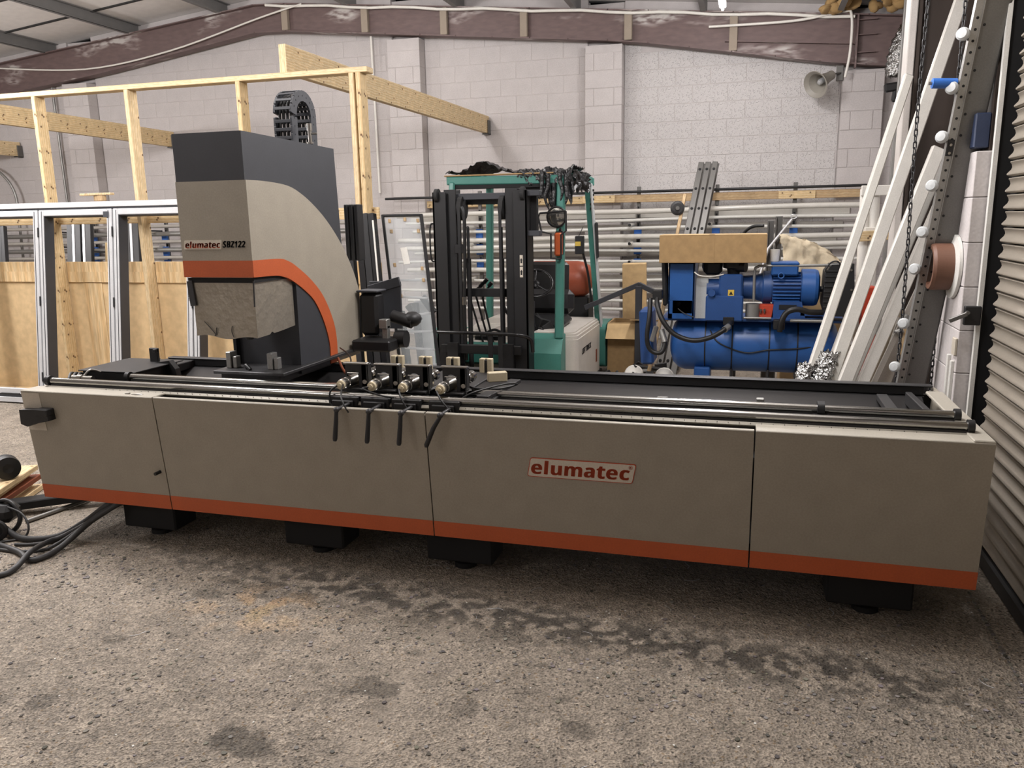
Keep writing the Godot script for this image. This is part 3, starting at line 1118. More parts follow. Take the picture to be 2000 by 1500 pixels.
func build_bed() -> void:
	var t := thing("machine_bed", "long beige machining bed with an orange stripe and a red lettered plate", "machine", Vector3(-1.4, 0, -3.8))
	var b: B
	var seams := [-3.715, -2.87, -1.385, 0.053, 0.918]
	for k in 4:
		var x0: float = seams[k] + (0.0 if k == 0 else 0.003)
		var x1: float = seams[k + 1] - (0.0 if k == 3 else 0.003)
		var deep := 0.115 if k == 0 or k == 3 else 0.022
		var side := Transform3D(Basis(Vector3(0, 0, 1), Vector3(0, 1, 0), Vector3(-1, 0, 0)), Vector3.ZERO)   # outline in (z, y), pushed along -x
		b = B.new()
		b.prism(side, v2([-3.33, 0.225, -3.27, 0.835, -3.273, 0.84, -3.295, 0.84, -3.295, 0.82, -3.35, 0.225]), -x0, -x1)
		var p := put("front_panel", b, M.beige, t)
		b = B.new()
		b.prism(side, v2([-3.3277, 0.222, -3.3208, 0.30, -3.325, 0.30, -3.332, 0.222]), -x0, -x1)
		put("stripe", b, M.orange, p, "orange stripe along the panel's foot")
		b = B.new()
		if deep > 0.1:
			b.span(Vector3(x0, 0.832, -3.27 - deep), Vector3(x1, 0.842, -3.268), 0.003)
		else:
			b.span(Vector3(x0, 0.832, -3.292), Vector3(x1, 0.842, -3.268), 0.003)
		put("top_ledge", b, M.beige_top, p)
	# end plates and the caps over them
	for x in [-3.715, 0.918]:
		var s := signf(x + 1.4)
		b = B.new()
		b.prism(Transform3D(Basis(Vector3(0, 0, 1), Vector3(0, 1, 0), Vector3(-1, 0, 0)), Vector3.ZERO), v2([-4.33, 0.225, -3.345, 0.225, -3.285, 0.835, -4.33, 0.835]), minf(-x, -x + s * 0.018), maxf(-x, -x + s * 0.018))
		put("end_plate", b, M.beige, t)
		b = B.new()
		if s > 0:
			b.span(Vector3(x - 0.075, 0.835, -4.16), Vector3(x, 0.85, -3.27), 0.004)
			put("end_cap", b, M.beige_top, t)
	b = B.new()
	b.span(Vector3(-3.69, 0.24, -4.34), Vector3(0.90, 0.80, -4.31))
	put("back_plate", b, M.black_matt, t)
	# underframe and feet
	b = B.new()
	b.span(Vector3(-3.6, 0.21, -4.28), Vector3(0.85, 0.30, -3.40))
	put("underframe", b, M.black_matt, t)
	for x in [-3.12, -2.10, -1.30, 0.55]:
		for z in [-3.52, -4.2]:
			b = B.new()
			b.span(Vector3(x - 0.17, 0.05, z - 0.09), Vector3(x + 0.17, 0.215, z + 0.09), 0.008)
			b.lathe(place(Vector3(x, 0, z)), [Vector2(0, 0), Vector2(0.055, 0), Vector2(0.055, 0.025), Vector2(0.02, 0.035), Vector2(0.02, 0.06), Vector2(0, 0.06)], 16)
			put("foot", b, M.black_matt, t)
	# inside: dark trough, slide beds and the ruler
	b = B.new()
	b.span(Vector3(-3.69, 0.70, -3.40), Vector3(0.90, 0.72, -3.285))
	put("slot_floor", b, M.black_matt, t)
	b = B.new()
	b.span(Vector3(-3.64, 0.72, -3.46), Vector3(0.86, 0.83, -3.385), 0.004)
	put("front_slide", b, M.black, t)
	b = B.new()
	b.bar(Vector3(-3.64, 0.838, -3.380), Vector3(0.86, 0.838, -3.380), 0.019, 0.012, Vector3(0, 0.7, 0.7), 0.002)
	var ruler := put("ruler_rail", b, M.ruler, t)
	# the ruler's marks
	var marks := B.new()
	for i in 88:
		var x := -3.25 + i * 0.045
		marks.box(Transform3D(Basis(Vector3(1, 0, 0), PI / 4), Vector3(x, 0.8428, -3.3752)), Vector3(0.0025, 0.006 if i % 2 else 0.011, 0.0016))
	var ms := put("ruler_mark", marks, M.letter_black, ruler)
	ms.set_meta("kind", "stuff")
	for q in [[-3.405, -3.655, 0.86, 0.870, "front"], [-3.60, -3.30, 0.855, 0.868, "rear"]]:
		b = B.new()
		b.tube([Vector3(q[1], q[3], q[0]), Vector3(q[2], q[3], q[0])], 0.0175, 18)
		var r := put("guide_rail", b, M.chrome, t)
		for x in [q[1], q[2]]:
			b = B.new()
			b.tube([Vector3(x - 0.012, q[3], q[0]), Vector3(x + 0.012, q[3], q[0])], 0.027, 18)
			put("rail_end", b, M.black, r)
		b = B.new()
		b.span(Vector3(q[1] + 0.02, q[3] - 0.055, q[0] - 0.012), Vector3(q[2] - 0.01, q[3] - 0.014, q[0] + 0.012), 0.003)
		put("rail_support", b, M.dark_steel, r)
	b = B.new()
	b.span(Vector3(-3.3, 0.79, -3.575), Vector3(0.85, 0.825, -3.43), 0.004)
	put("slide_cover", b, M.alu_dull, t)
	b = B.new()
	b.tube([Vector3(0.31, 0.868, -3.60), Vector3(0.34, 0.868, -3.60)], 0.034, 16)
	b.span(Vector3(0.29, 0.80, -3.66), Vector3(0.36, 0.85, -3.56), 0.005)
	put("rail_clamp", b, M.black, t)
	# chip tray
	b = B.new()
	b.prism(Transform3D(Basis(Vector3(0, 0, 1), Vector3(0, 1, 0), Vector3(-1, 0, 0)), Vector3.ZERO), v2([-3.64, 0.775, -4.10, 0.735, -4.27, 0.80, -4.27, 0.79, -4.10, 0.725, -3.64, 0.765]), 3.60, -0.85)
	var tray := put("chip_tray", b, M.dark_tray, t)
	b = B.new()
	b.span(Vector3(-3.60, 0.745, -4.275), Vector3(0.86, 0.80, -4.265))
	b.span(Vector3(-3.60, 0.80, -4.315), Vector3(0.86, 0.845, -4.285), 0.004)
	put("back_wall", b, M.black, tray)
	b = B.new()
	b.span(Vector3(-3.60, 0.843, -4.335), Vector3(0.90, 0.852, -4.28), 0.003)
	put("back_rail", b, M.dark_steel, tray)
	for x in [-0.40, 0.06]:
		b = B.new()
		if x < 0:
			b.bar(Vector3(x, 0.765, -4.12), Vector3(x - 0.02, 0.80, -3.66), 0.055, 0.02, Vector3.UP, 0.003)
			put("tray_divider", b, M.alu_dull, tray)
		else:
			b.span(Vector3(x - 0.12, 0.77, -3.78), Vector3(x - 0.01, 0.845, -3.772), 0.002)
			b.span(Vector3(x, 0.77, -3.79), Vector3(x + 0.035, 0.865, -3.76), 0.003)
			put("tray_bracket", b, M.alu_dull, tray)
	b = B.new()
	b.span(Vector3(0.06, 0.79, -3.68), Vector3(0.62, 0.808, -3.63), 0.003)
	put("tray_lip", b, M.black, tray)
	b = B.new()
	b.bar(Vector3(0.66, 0.80, -4.22), Vector3(0.66, 0.80, -3.74), 0.05, 0.03, Vector3.UP, 0.003)
	b.bar(Vector3(0.78, 0.80, -4.22), Vector3(0.78, 0.82, -3.62), 0.03, 0.06, Vector3.UP, 0.003)
	put("tray_strut", b, M.dark_steel, tray)
	# motor box at the left end, under a flat lid
	b = B.new()
	b.span(Vector3(-3.68, 0.80, -4.03), Vector3(-3.32, 0.875, -3.66), 0.005)
	var box := put("drive_box", b, M.black, t)
	b = B.new()
	b.span(Vector3(-3.70, 0.875, -4.06), Vector3(-3.30, 0.882, -3.65), 0.002)
	put("lid", b, M.dark_steel, box)
	b = B.new()
	b.tube([Vector3(-3.64, 0.855, -3.55), Vector3(-3.50, 0.855, -3.55)], 0.018, 12)
	b.tube([Vector3(-3.60, 0.855, -3.55), Vector3(-3.57, 0.855, -3.55)], 0.024, 12)
	b.tube(curve([Vector3(-3.56, 0.87, -3.55), Vector3(-3.54, 0.90, -3.58), Vector3(-3.52, 0.88, -3.63)]), 0.007, 6)
	put("air_fitting", b, M.steel, box)
	b = B.new()
	b.span(Vector3(-3.62, 0.79, -4.33), Vector3(-3.40, 0.84, -4.04), 0.004)
	b.prism(Transform3D(Basis(), Vector3(0, 0, -3.95)), v2([-3.42, 0.80, -3.25, 0.80, -3.26, 0.85, -3.30, 0.90, -3.42, 0.88]), -0.02, 0.02)
	put("gusset", b, M.black, box)
	b = B.new()
	b.span(Vector3(-3.47, 0.88, -3.99), Vector3(-3.41, 0.965, -3.97), 0.003)
	b.span(Vector3(-3.43, 0.94, -3.985), Vector3(-3.41, 0.96, -3.955), 0.002)
	put("stop_bracket", b, M.black, box)
	b = B.new()
	for k in 3:
		b.tube(curve([Vector3(-3.72 + k * 0.03, 0.80, -3.7), Vector3(-3.71 + k * 0.03, 0.87, -3.62), Vector3(-3.67 + k * 0.03, 0.85, -3.55)]), 0.008, 6)
	put("cable_loop", b, M.hose, box)
	# black buffer block over a patch of tape on the left panel
	b = B.new()
	b.box(Transform3D(Basis(), Vector3(-3.652, 0.74, front_face(0.74) + 0.001)), Vector3(0.115, 0.19, 0.003))
	b.v = PackedVector3Array(); b.n = PackedVector3Array()
	b.box(Transform3D(Basis(Vector3(1, 0, 0), atan(0.06 / 0.615)), Vector3(-3.652, 0.725, front_face(0.725) + 0.0015)), Vector3(0.12, 0.21, 0.003))
	put("tape_patch", b, M.tape, t)
	b = B.new()
	b.prism(Transform3D(Basis(), Vector3(0, 0, front_face(0.71))), v2([-3.702, 0.665, -3.66, 0.652, -3.62, 0.668, -3.515, 0.69, -3.52, 0.752, -3.702, 0.742]), -0.01, 0.05)
	b.span(Vector3(-3.60, 0.715, front_face(0.71)), Vector3(-3.515, 0.752, front_face(0.71) + 0.055), 0.004)
	put("buffer_block", b, M.black, t)
	b = B.new()
	b.tube([Vector3(-2.905, 0.433, front_face(0.433)), Vector3(-2.91, 0.430, front_face(0.433) + 0.035)], 0.009, 12)
	put("peg", b, M.black, t)
	b = B.new()
	b.tube([Vector3(-3.02, 0.842, -3.30), Vector3(-2.99, 0.846, -3.30), Vector3(-2.96, 0.842, -3.31)], 0.004, 6)
	b.tube([Vector3(-3.07, 0.843, -3.31), Vector3(-3.04, 0.847, -3.31)], 0.004, 6)
	put("wire_scrap", b, M.steel, t)
	# lettered plate on the third panel
	var up := Vector3(0, 0.615, 0.06).normalized()
	var face := Transform3D(Basis(Vector3(1, 0, 0), up, Vector3(1, 0, 0).cross(up)), Vector3(-0.668, 0.613, front_face(0.613) + 0.001))
	b = B.new()
	b.prism(face, rounded([-0.244, -0.046, 0.226, -0.046, 0.244, 0.046, -0.226, 0.046], 0.012), 0.0, 0.0025)
	var plate := put("name_plate", b, M.letter_red, t, "white plate with red lettering")
	b = B.new()
	b.prism(face, rounded([-0.240, -0.0425, 0.2235, -0.0425, 0.240, 0.0425, -0.2235, 0.0425], 0.010), 0.0026, 0.004)
	put("plate_ground", b, M.plate_white, plate)
	put_letters("lettering", "elumatec", 0.066, 0.435, face * Transform3D(Basis(), Vector3(-0.004, 0.002, 0.0045)), M.letter_red, plate, "red lettering elumatec", 0.10)
	put_letters("registered_mark", "R", 0.009, 0.008, face * Transform3D(Basis(), Vector3(0.219, 0.030, 0.0045)), M.letter_red, plate, "small red registered mark")
	b = B.new()
	var ring := []
	for i in 20:
		ring.append(face * Vector3(0.219 + 0.0085 * cos(TAU * i / 20), 0.030 + 0.0085 * sin(TAU * i / 20), 0.0045))
	b.tube(ring, 0.0007, 5, false, true)
	put("mark_ring", b, M.letter_red, plate)

# the same outline with its corners rounded
func rounded(pts: Array, r: float, steps := 4) -> PackedVector2Array:
	var p := v2(pts)
	var out := PackedVector2Array()
	var c := p.size()
	for i in c:
		var a: Vector2 = p[i] + (p[(i - 1 + c) % c] - p[i]).normalized() * r
		var e: Vector2 = p[i] + (p[(i + 1) % c] - p[i]).normalized() * r
		for k in steps + 1:
			var t := float(k) / steps
			out.append(a.lerp(p[i], t).lerp(p[i].lerp(e, t), t))
	return out

# points through which a soft outline runs
func soft2(pts: Array, steps := 5) -> PackedVector2Array:
	var p := v2(pts)
	var out := PackedVector2Array()
	for i in p.size() - 1:
		for s in steps:
			out.append(p[i].cubic_interpolate(p[i + 1], p[maxi(i - 1, 0)], p[mini(i + 2, p.size() - 1)], float(s) / steps))
	out.append(p[p.size() - 1])
	return out

# ---------------------------------------------------------------- the tower on the bed
const TX0 := -2.79
const TX1 := -2.38

func build_tower() -> void:
	var t := thing("machine_tower", "tall beige and dark grey machining tower with an orange curved band on the bed", "machine", Vector3(-2.58, 0.85, -4.1))
	var side := Transform3D(Basis(Vector3(0, 0, 1), Vector3(0, 1, 0), Vector3(-1, 0, 0)), Vector3.ZERO)
	var arc := soft2([-3.505, 1.905, -3.682, 1.904, -3.872, 1.890, -3.996, 1.856, -4.125, 1.797, -4.264, 1.711, -4.398, 1.599, -4.501, 1.487, -4.582, 1.371, -4.637, 1.254])
	var outer := soft2([-3.505, 1.513, -3.74, 1.510, -3.82, 1.496, -3.901, 1.464, -4.052, 1.377, -4.177, 1.272, -4.269, 1.131, -4.304, 1.012, -4.305, 0.862])
	var inner := soft2([-3.505, 1.429, -3.70, 1.424, -3.78, 1.412, -3.85, 1.390, -3.968, 1.329, -4.081, 1.249, -4.170, 1.119, -4.219, 0.984, -4.219, 0.862])
	var b := B.new()
	var p := PackedVector2Array(arc)
	p.resize(35)     # up to where the hood's back edge stands
	p.append(Vector2(-4.45, 1.56))
	p.append(Vector2(-4.42, 2.118))
	p.append(Vector2(-3.505, 2.137))
	b.prism(side, p, -TX0 - 0.006, -TX1 + 0.006, true)
	put("top_hood", b, M.hood, t, "dark grey hood")
	b = B.new()
	p = PackedVector2Array(arc)
	p.append(Vector2(-4.60, 0.862))
	for i in range(outer.size() - 1, -1, -1):
		p.append(outer[i])
	b.prism(side, p, -TX0, -TX1, true)
	var cover := put("side_cover", b, M.beige, t, "beige curved cover")
	b = B.new()
	p = PackedVector2Array(outer)
	for i in range(inner.size() - 1, -1, -1):
		p.append(inner[i])
	b.prism(side, p, -TX0 + 0.002, -TX1 - 0.002, true)
	put("orange_band", b, M.orange, t, "orange curved band")
	b = B.new()
	p = PackedVector2Array()
	for q in inner:
		if q.x < -3.86:
			p.append(q + Vector2(0.0, -0.001))
	p.append(Vector2(-3.895, 0.862))
	p.append(Vector2(-3.90, 1.36))
	b.prism(side, p, -TX0, -TX1 + 0.004)
	put("column_panel", b, M.hood, t, "dark grey column under the arch")
	# inside of the head: dark roof and spindle
	b = B.new()
	b.span(Vector3(TX0 + 0.01, 1.40, -3.90), Vector3(TX1 - 0.01, 1.425, -3.52))
	put("head_underside", b, M.black_matt, t)
	b = B.new()
	b.span(Vector3(-2.68, 1.18, -3.84), Vector3(-2.48, 1.42, -3.62), 0.01)
	b.lathe(place(Vector3(-2.58, 1.08, -3.72)), [Vector2(0, 0), Vector2(0.02, 0), Vector2(0.03, 0.04), Vector2(0.055, 0.05), Vector2(0.055, 0.12), Vector2(0, 0.12)], 20)
	put("spindle", b, M.black, t)
	# sheet metal guard round the spindle, its lower edge bent and nicked
	b = B.new()
	b.sheet(func(u: float, v: float) -> Vector3: return Vector3(lerpf(-2.762, -2.40, u), lerpf(1.122 + 0.008 * sin(u * 9.0) - 0.008 * u, 1.43, v), -3.525 + 0.006 * sin(u * PI) * (1.0 - v)), 14, 6, 0.003)
	put("guard_front", b, M.guard, t, "smeared bare metal guard")
	b = B.new()
	b.sheet(func(u: float, v: float) -> Vector3: return Vector3(-2.40 + 0.010 * sin(u * PI) * (1.0 - v), lerpf(1.118 + (0.012 if u > 0.3 and u < 0.36 else 0.0) + 0.02 * u, 1.42, v), lerpf(-3.525, -3.885, u)), 18, 6, 0.003)
	put("guard_side", b, M.guard, t)
	b = B.new()
	b.bar(Vector3(-2.772, 1.41, -3.52), Vector3(-2.758, 1.28, -3.515), 0.035, 0.012, Vector3(0, 0, 1), 0.002)
	put("guard_hinge", b, M.dark_steel, t)
	b = B.new()
	b.tube([Vector3(-2.39, 1.41, -3.515), Vector3(-2.395, 1.28, -3.515)], 0.004, 6)
	put("guard_hinge", b, M.dark_steel, t)
	for q in [[Vector3(-2.70, 1.20, -3.512), Vector3(-2.66, 1.16, -3.512), Vector3(-2.635, 1.13, -3.512)], [Vector3(-2.63, 1.17, -3.512), Vector3(-2.635, 1.14, -3.512), Vector3(-2.645, 1.125, -3.512)], [Vector3(-2.535, 1.18, -3.512), Vector3(-2.54, 1.15, -3.512), Vector3(-2.53, 1.12, -3.512)]]:
		b = B.new()
		b.tube(curve(q), 0.0022, 5)
		put("swarf_curl", b, M.black, t)
	# dark back wall of the work space and the carriage plate
	b = B.new()
	b.span(Vector3(TX0 + 0.03, 0.88, -3.93), Vector3(TX1 - 0.02, 1.42, -3.905))
	b.span(Vector3(TX0 + 0.0, 0.88, -3.92), Vector3(TX0 + 0.02, 1.16, -3.86))
	put("work_space_back", b, M.black_matt, t)
	b = B.new()
	b.span(Vector3(-2.79, 0.892, -4.62), Vector3(-2.35, 0.91, -3.66), 0.003)
	b.span(Vector3(-2.77, 0.845, -4.26), Vector3(-2.40, 0.893, -3.70), 0.003)
	put("carriage_plate", b, M.dark_steel, t)
	for x in [-2.73, -2.47]:
		b = B.new()
		b.span(Vector3(x - 0.03, 0.91, -3.80), Vector3(x, 1.0, -3.74), 0.003)
		b.span(Vector3(x + 0.005, 0.91, -3.79), Vector3(x + 0.03, 0.975, -3.75), 0.003)
		put("fence_block", b, M.alu_dull, t)
	b = B.new()
	b.tube(curve([Vector3(-2.64, 0.91, -3.76), Vector3(-2.62, 0.935, -3.72), Vector3(-2.58, 0.915, -3.70)]), 0.01, 8)
	put("hose_stub", b, M.hose, t)
	# writing on the front of the head
	var face := Transform3D(Basis(), Vector3(-2.66, 1.593, -3.5045))
	b = B.new()
	b.prism(face, rounded([-0.115, -0.023, 0.108, -0.023, 0.115, 0.023, -0.108, 0.023], 0.006), 0.0, 0.002)
	put("name_plate", b, M.plate_white, cover, "small white plate with red lettering")
	put_letters("lettering", "elumatec", 0.034, 0.205, face * Transform3D(Basis(), Vector3(0, 0.0, 0.0025)), M.letter_red, cover, "red lettering elumatec", 0.18)
	put_letters("model_lettering", "SBZ122", 0.033, 0.128, face * Transform3D(Basis(), Vector3(0.184, 0.001, 0.001)), M.letter_black, cover, "black model lettering", 0.18)
	build_energy_chain(t)
	# black uprights, motor and switch boxes behind the tower
	for k in 3:
		b = B.new()
		b.span(Vector3(-2.47 + k * 0.035, 1.45, -4.70 - k * 0.02), Vector3(-2.445 + k * 0.035, 1.80, -4.66), 0.004)
		put("cable_duct", b, M.black, t)
	b = B.new()
	b.span(Vector3(-2.385, 1.0, -4.80), Vector3(-2.16, 1.31, -4.785), 0.004)
	b.bar(Vector3(-2.39, 1.25, -4.79), Vector3(-2.165, 1.31, -4.79), 0.02, 0.06, Vector3.UP, 0.002)
	put("screen_plate", b, M.hood, t)
	b = B.new()
	b.span(Vector3(-2.36, 0.98, -4.70), Vector3(-2.235, 1.25, -4.58), 0.02)
	var motor := put("drive_motor", b, M.black, t)
	b = B.new()
	b.span(Vector3(-2.37, 1.255, -4.71), Vector3(-2.225, 1.268, -4.57), 0.004)
	put("motor_cap", b, M.hood, motor)
	b = B.new()
	b.span(Vector3(-2.20, 0.90, -4.60), Vector3(-2.16, 1.05, -4.56), 0.004)
	b.span(Vector3(-2.215, 1.03, -4.61), Vector3(-2.16, 1.09, -4.55), 0.004)
	put("valve_bracket", b, M.alu_dull, motor)
	b = B.new()
	b.span(Vector3(-2.36, 0.90, -4.66), Vector3(-2.10, 0.97, -4.45), 0.01)
	b.tube([Vector3(-2.13, 0.96, -4.62), Vector3(-2.06, 0.96, -4.62)], 0.055, 16)
	b.tube([Vector3(-2.17, 1.10, -4.66), Vector3(-2.03, 1.06, -4.66)], 0.04, 14)
	b.ball(place(Vector3(-2.04, 1.08, -4.68)), Vector3(0.06, 0.05, 0.06), 12)
	put("gear_housing", b, M.black, motor)
	b = B.new()
	b.tube(curve([Vector3(-2.32, 0.90, -4.20), Vector3(-2.2, 0.85, -4.05), Vector3(-2.02, 0.84, -3.85)]), 0.008, 8)
	put("air_hose", b, M.rust, motor)

# a chain of hinged links standing as an upturned U on the tower's roof
func build_energy_chain(t: Node3D) -> void:
	var path := []
	var r := 0.104
	var zc := -4.24
	var n := 4
	for i in n:
		path.append([Vector2(zc + r, 2.115 + i * 0.0445), PI / 2])
	for i in 8:
		var a := PI * (i + 0.5) / 8.0
		path.append([Vector2(zc + r * cos(a), 2.292 + r * sin(a)), a + PI / 2])
	for i in n:
		path.append([Vector2(zc - r, 2.27 - i * 0.0445), -PI / 2])
	var b := B.new()
	var chain := B.new()
	for k in 4:
		var pts := []
		for q in path:
			pts.append(Vector3(-2.555 + k * 0.024, q[0].y, q[0].x))
		chain.tube(pts, 0.009, 6)
	var root := put("energy_chain", chain, M.cable_grey, t, "black cable chain looped above the hood")
	var link := B.new()
	for s in [-0.052, 0.052]:
		link.prism(Transform3D(Basis(Vector3(0, 1, 0), PI / 2), Vector3(s, 0, 0)), rounded([-0.024, -0.029, 0.024, -0.029, 0.024, 0.029, -0.024, 0.029], 0.006, 2), -0.006, 0.006)
		link.tube([Vector3(s - 0.008, 0, 0.019), Vector3(s + 0.008, 0, 0.019)], 0.005, 8)
	link.span(Vector3(-0.052, -0.031, -0.009), Vector3(0.052, -0.024, 0.009), 0.002)
	link.span(Vector3(-0.052, 0.024, -0.009), Vector3(0.052, 0.031, 0.009), 0.002)
	var mesh := link.mesh()
	for q in path:
		# local z along the chain, y outwards
		var d := Vector3(0, sin(q[1]), cos(q[1]))
		var o := Vector3(1, 0, 0).cross(d)
		var m := put_mesh("chain_link", mesh, M.hood, root, Transform3D(Basis(Vector3(1, 0, 0), -o, d).orthonormalized(), Vector3(-2.52, q[0].y, q[0].x)))
		m.name = "chain_link"
	b.tube([Vector3(-2.41, 2.13, -4.20), Vector3(-2.41, 2.215, -4.20)], 0.011, 10)
	b.tube([Vector3(-2.41, 2.20, -4.20), Vector3(-2.41, 2.24, -4.20)], 0.015, 10)
	b.tube([Vector3(-2.41, 2.185, -4.20), Vector3(-2.37, 2.185, -4.21)], 0.006, 8)
	b.lathe(place(Vector3(-2.41, 2.13, -4.20)), [Vector2(0.018, 0), Vector2(0.018, 0.01), Vector2(0, 0.012)], 12)
	put("air_valve", b, M.steel, t)

# ---------------------------------------------------------------- four clamps on the bed's rails
func build_clamps() -> void:
	var said := ["black profile clamp with silver cylinder, nearest the tower", "second black profile clamp from the tower, cable looped in front", "third black profile clamp from the tower, its lever over the panel seam", "fourth black profile clamp, farthest from the tower, lever slanting outwards"]
	var xs := [-1.84, -1.675, -1.515, -1.325]
	for k in 4:
		var t := local_thing("profile_clamp", said[k], "clamp", place(Vector3(xs[k], 0.862, -3.5)), "clamps along the bed's rails")
		var b := B.new()
		b.span(Vector3(-0.075, -0.085, -0.16), Vector3(0.065, -0.012, 0.02), 0.006)
		b.span(Vector3(-0.08, -0.04, 0.02), Vector3(0.07, 0.012, 0.135), 0.005)
		b.span(Vector3(-0.06, -0.045, 0.135), Vector3(0.05, -0.005, 0.15), 0.004)
		put("slide_base", b, M.black, t)
		b = B.new()
		b.span(Vector3(-0.065, 0.018, -0.50), Vector3(0.055, 0.03, 0.03), 0.003)
		put("bed_plate", b, M.dark_steel, t)
		# upright with its arched window
		b = B.new()
		var arch := []
		for i in 9:
			var a := PI - PI * i / 8.0
			arch.append(-0.012 + 0.028 * cos(a))
			arch.append(0.085 + 0.028 * sin(a))
		b.prism(Transform3D(Basis(), Vector3(0, 0, 0.0)), v2([-0.055, 0.012, -0.040, 0.012] + arch + [0.016, 0.012, 0.062, 0.012, 0.062, 0.147, -0.055, 0.147]), -0.006, 0.006)
		b.span(Vector3(0.03, 0.03, -0.05), Vector3(0.062, 0.147, 0.006), 0.004)
		put("upright", b, M.black, t)
		b = B.new()
		b.span(Vector3(-0.062, 0.146, -0.012), Vector3(0.068, 0.155, 0.012), 0.002)
		b.span(Vector3(-0.045, 0.098, -0.006), Vector3(0.018, 0.104, 0.010), 0.002)
		put("cross_bar", b, M.steel, t)
		b = B.new()
		b.lathe(along(Vector3(-0.025, 0.062, -0.05), Vector3(-0.06, -0.02, 1)), [Vector2(0, 0), Vector2(0.027, 0), Vector2(0.027, 0.10), Vector2(0.0245, 0.102), Vector2(0.0245, 0.112), Vector2(0.027, 0.114), Vector2(0.027, 0.135), Vector2(0.023, 0.14)], 22)
		var cyl := put("cylinder", b, M.steel, t)
		b = B.new()
		b.lathe(along(Vector3(-0.033, 0.059, 0.088), Vector3(-0.06, -0.02, 1)), [Vector2(0.023, 0), Vector2(0.022, 0.016), Vector2(0.012, 0.018), Vector2(0.012, 0.026), Vector2(0, 0.028)], 20)
		put("cylinder_cap", b, M.plastic_cream, cyl)
		b = B.new()
		b.tube([Vector3(0.05, 0.06, 0.004), Vector3(0.05, 0.06, 0.012)], 0.011, 14)
		put("dial", b, M.steel, t)
		b = B.new()
		b.lathe(along(Vector3(0.045, 0.085, -0.13), Vector3(0, 0, 1)), [Vector2(0, 0), Vector2(0.024, 0), Vector2(0.03, 0.012), Vector2(0.03, 0.05), Vector2(0.022, 0.056), Vector2(0.02, 0.075), Vector2(0, 0.078)], 18)
		put("piston_head", b, M.chrome, t)
		b = B.new()
		b.prism(Transform3D(Basis(), Vector3(-0.02, 0.0, -0.10)), v2([-0.045, 0.03, 0.045, 0.03, 0.05, 0.07, 0.02, 0.075, -0.03, 0.045]), -0.05, 0.05)
		put("slope_jaw", b, M.plastic_cream, t)
		# jaw standing at the far side
		b = B.new()
		b.span(Vector3(-0.035, 0.02, -0.51), Vector3(-0.008, 0.105, -0.48), 0.003)
		b.span(Vector3(0.008, 0.02, -0.51), Vector3(0.035, 0.105, -0.48), 0.003)
		b.span(Vector3(-0.035, 0.02, -0.515), Vector3(0.035, 0.105, -0.505), 0.003)
		var jaw := put("rear_jaw", b, M.plastic_cream, t)
		b = B.new()
		b.span(Vector3(-0.009, 0.03, -0.505), Vector3(0.009, 0.098, -0.485), 0.003)
		put("jaw_slot", b, M.black, jaw)
		b = B.new()
		b.span(Vector3(-0.05, -0.01, -0.52), Vector3(0.05, 0.022, -0.44), 0.004)
		put("jaw_foot", b, M.black, t)
		# lever hanging over the front
		b = B.new()
		var out := 0.0 if k < 3 else -0.055
		var drop := 0.13
		b.tube([Vector3(0.03, -0.02, 0.14), Vector3(0.028, -0.022, 0.26)], 0.009, 10)
		b.ball(place(Vector3(0.028, -0.022, 0.265)), Vector3(0.015, 0.015, 0.015), 10)
		put("lever_shaft", b, M.dark_steel, t)
		b = B.new()
		b.tube([Vector3(0.028, -0.03, 0.268), Vector3(0.025 + out * 0.5, -0.08, 0.272), Vector3(0.018 + out, -0.03 - drop, 0.278), Vector3(0.017 + out, -0.04 - drop, 0.279)], [0.009, 0.0105, 0.0115, 0.008], 12)
		put("lever", b, M.black, t)
		b = B.new()
		if k == 0:
			b.tube(curve([Vector3(-0.045, 0.058, 0.115), Vector3(-0.075, 0.03, 0.13), Vector3(-0.07, -0.03, 0.14), Vector3(0.0, -0.05, 0.155)]), 0.005, 6)
		elif k == 1:
			b.tube(curve([Vector3(-0.045, 0.058, 0.115), Vector3(-0.06, 0.055, 0.14), Vector3(0.03, 0.03, 0.15), Vector3(0.09, 0.015, 0.12)]), 0.0045, 6)
		elif k == 2:
			b.tube(curve([Vector3(-0.045, 0.055, 0.115), Vector3(-0.02, 0.02, 0.15), Vector3(0.02, -0.04, 0.16)]), 0.0045, 6)
		else:
			b.tube(curve([Vector3(-0.045, 0.055, 0.115), Vector3(-0.01, 0.02, 0.15), Vector3(0.04, -0.03, 0.16)]), 0.0045, 6)
		put("air_line", b, M.hose, t)
	# plate and stop at the right end of the last clamp
	var t := local_thing("end_stop", "black end stop plate with a cream block beside the fourth clamp", "clamp stop", place(Vector3(-1.17, 0.862, -3.6)))
	var b := B.new()
	b.bar(Vector3(-0.01, 0.01, 0.12), Vector3(0.035, 0.01, -0.30), 0.06, 0.02, Vector3.UP, 0.003)
	put("stop_plate", b, M.dark_steel, t)
	b = B.new()
	b.span(Vector3(-0.06, -0.08, 0.0), Vector3(0.04, 0.0, 0.14), 0.005)
	put("stop_foot", b, M.black, t)
	b = B.new()
	b.box(place(Vector3(-0.04, 0.045, -0.22), Vector3(0, 0.5, 0)), Vector3(0.10, 0.05, 0.04), 0.004)
	put("stop_block", b, M.plastic_cream, t)
	b = B.new()
	b.tube(curve([Vector3(-0.14, -0.02, 0.16), Vector3(-0.06, 0.03, 0.12), Vector3(0.06, 0.05, -0.02), Vector3(0.10, 0.035, -0.10), Vector3(0.03, 0.025, -0.03), Vector3(-0.10, 0.03, 0.0), Vector3(-0.15, 0.06, -0.04)]), 0.005, 6)
	put("air_line", b, M.hose, t)
	# loose air line over the first clamp, from the tower
	b = B.new()
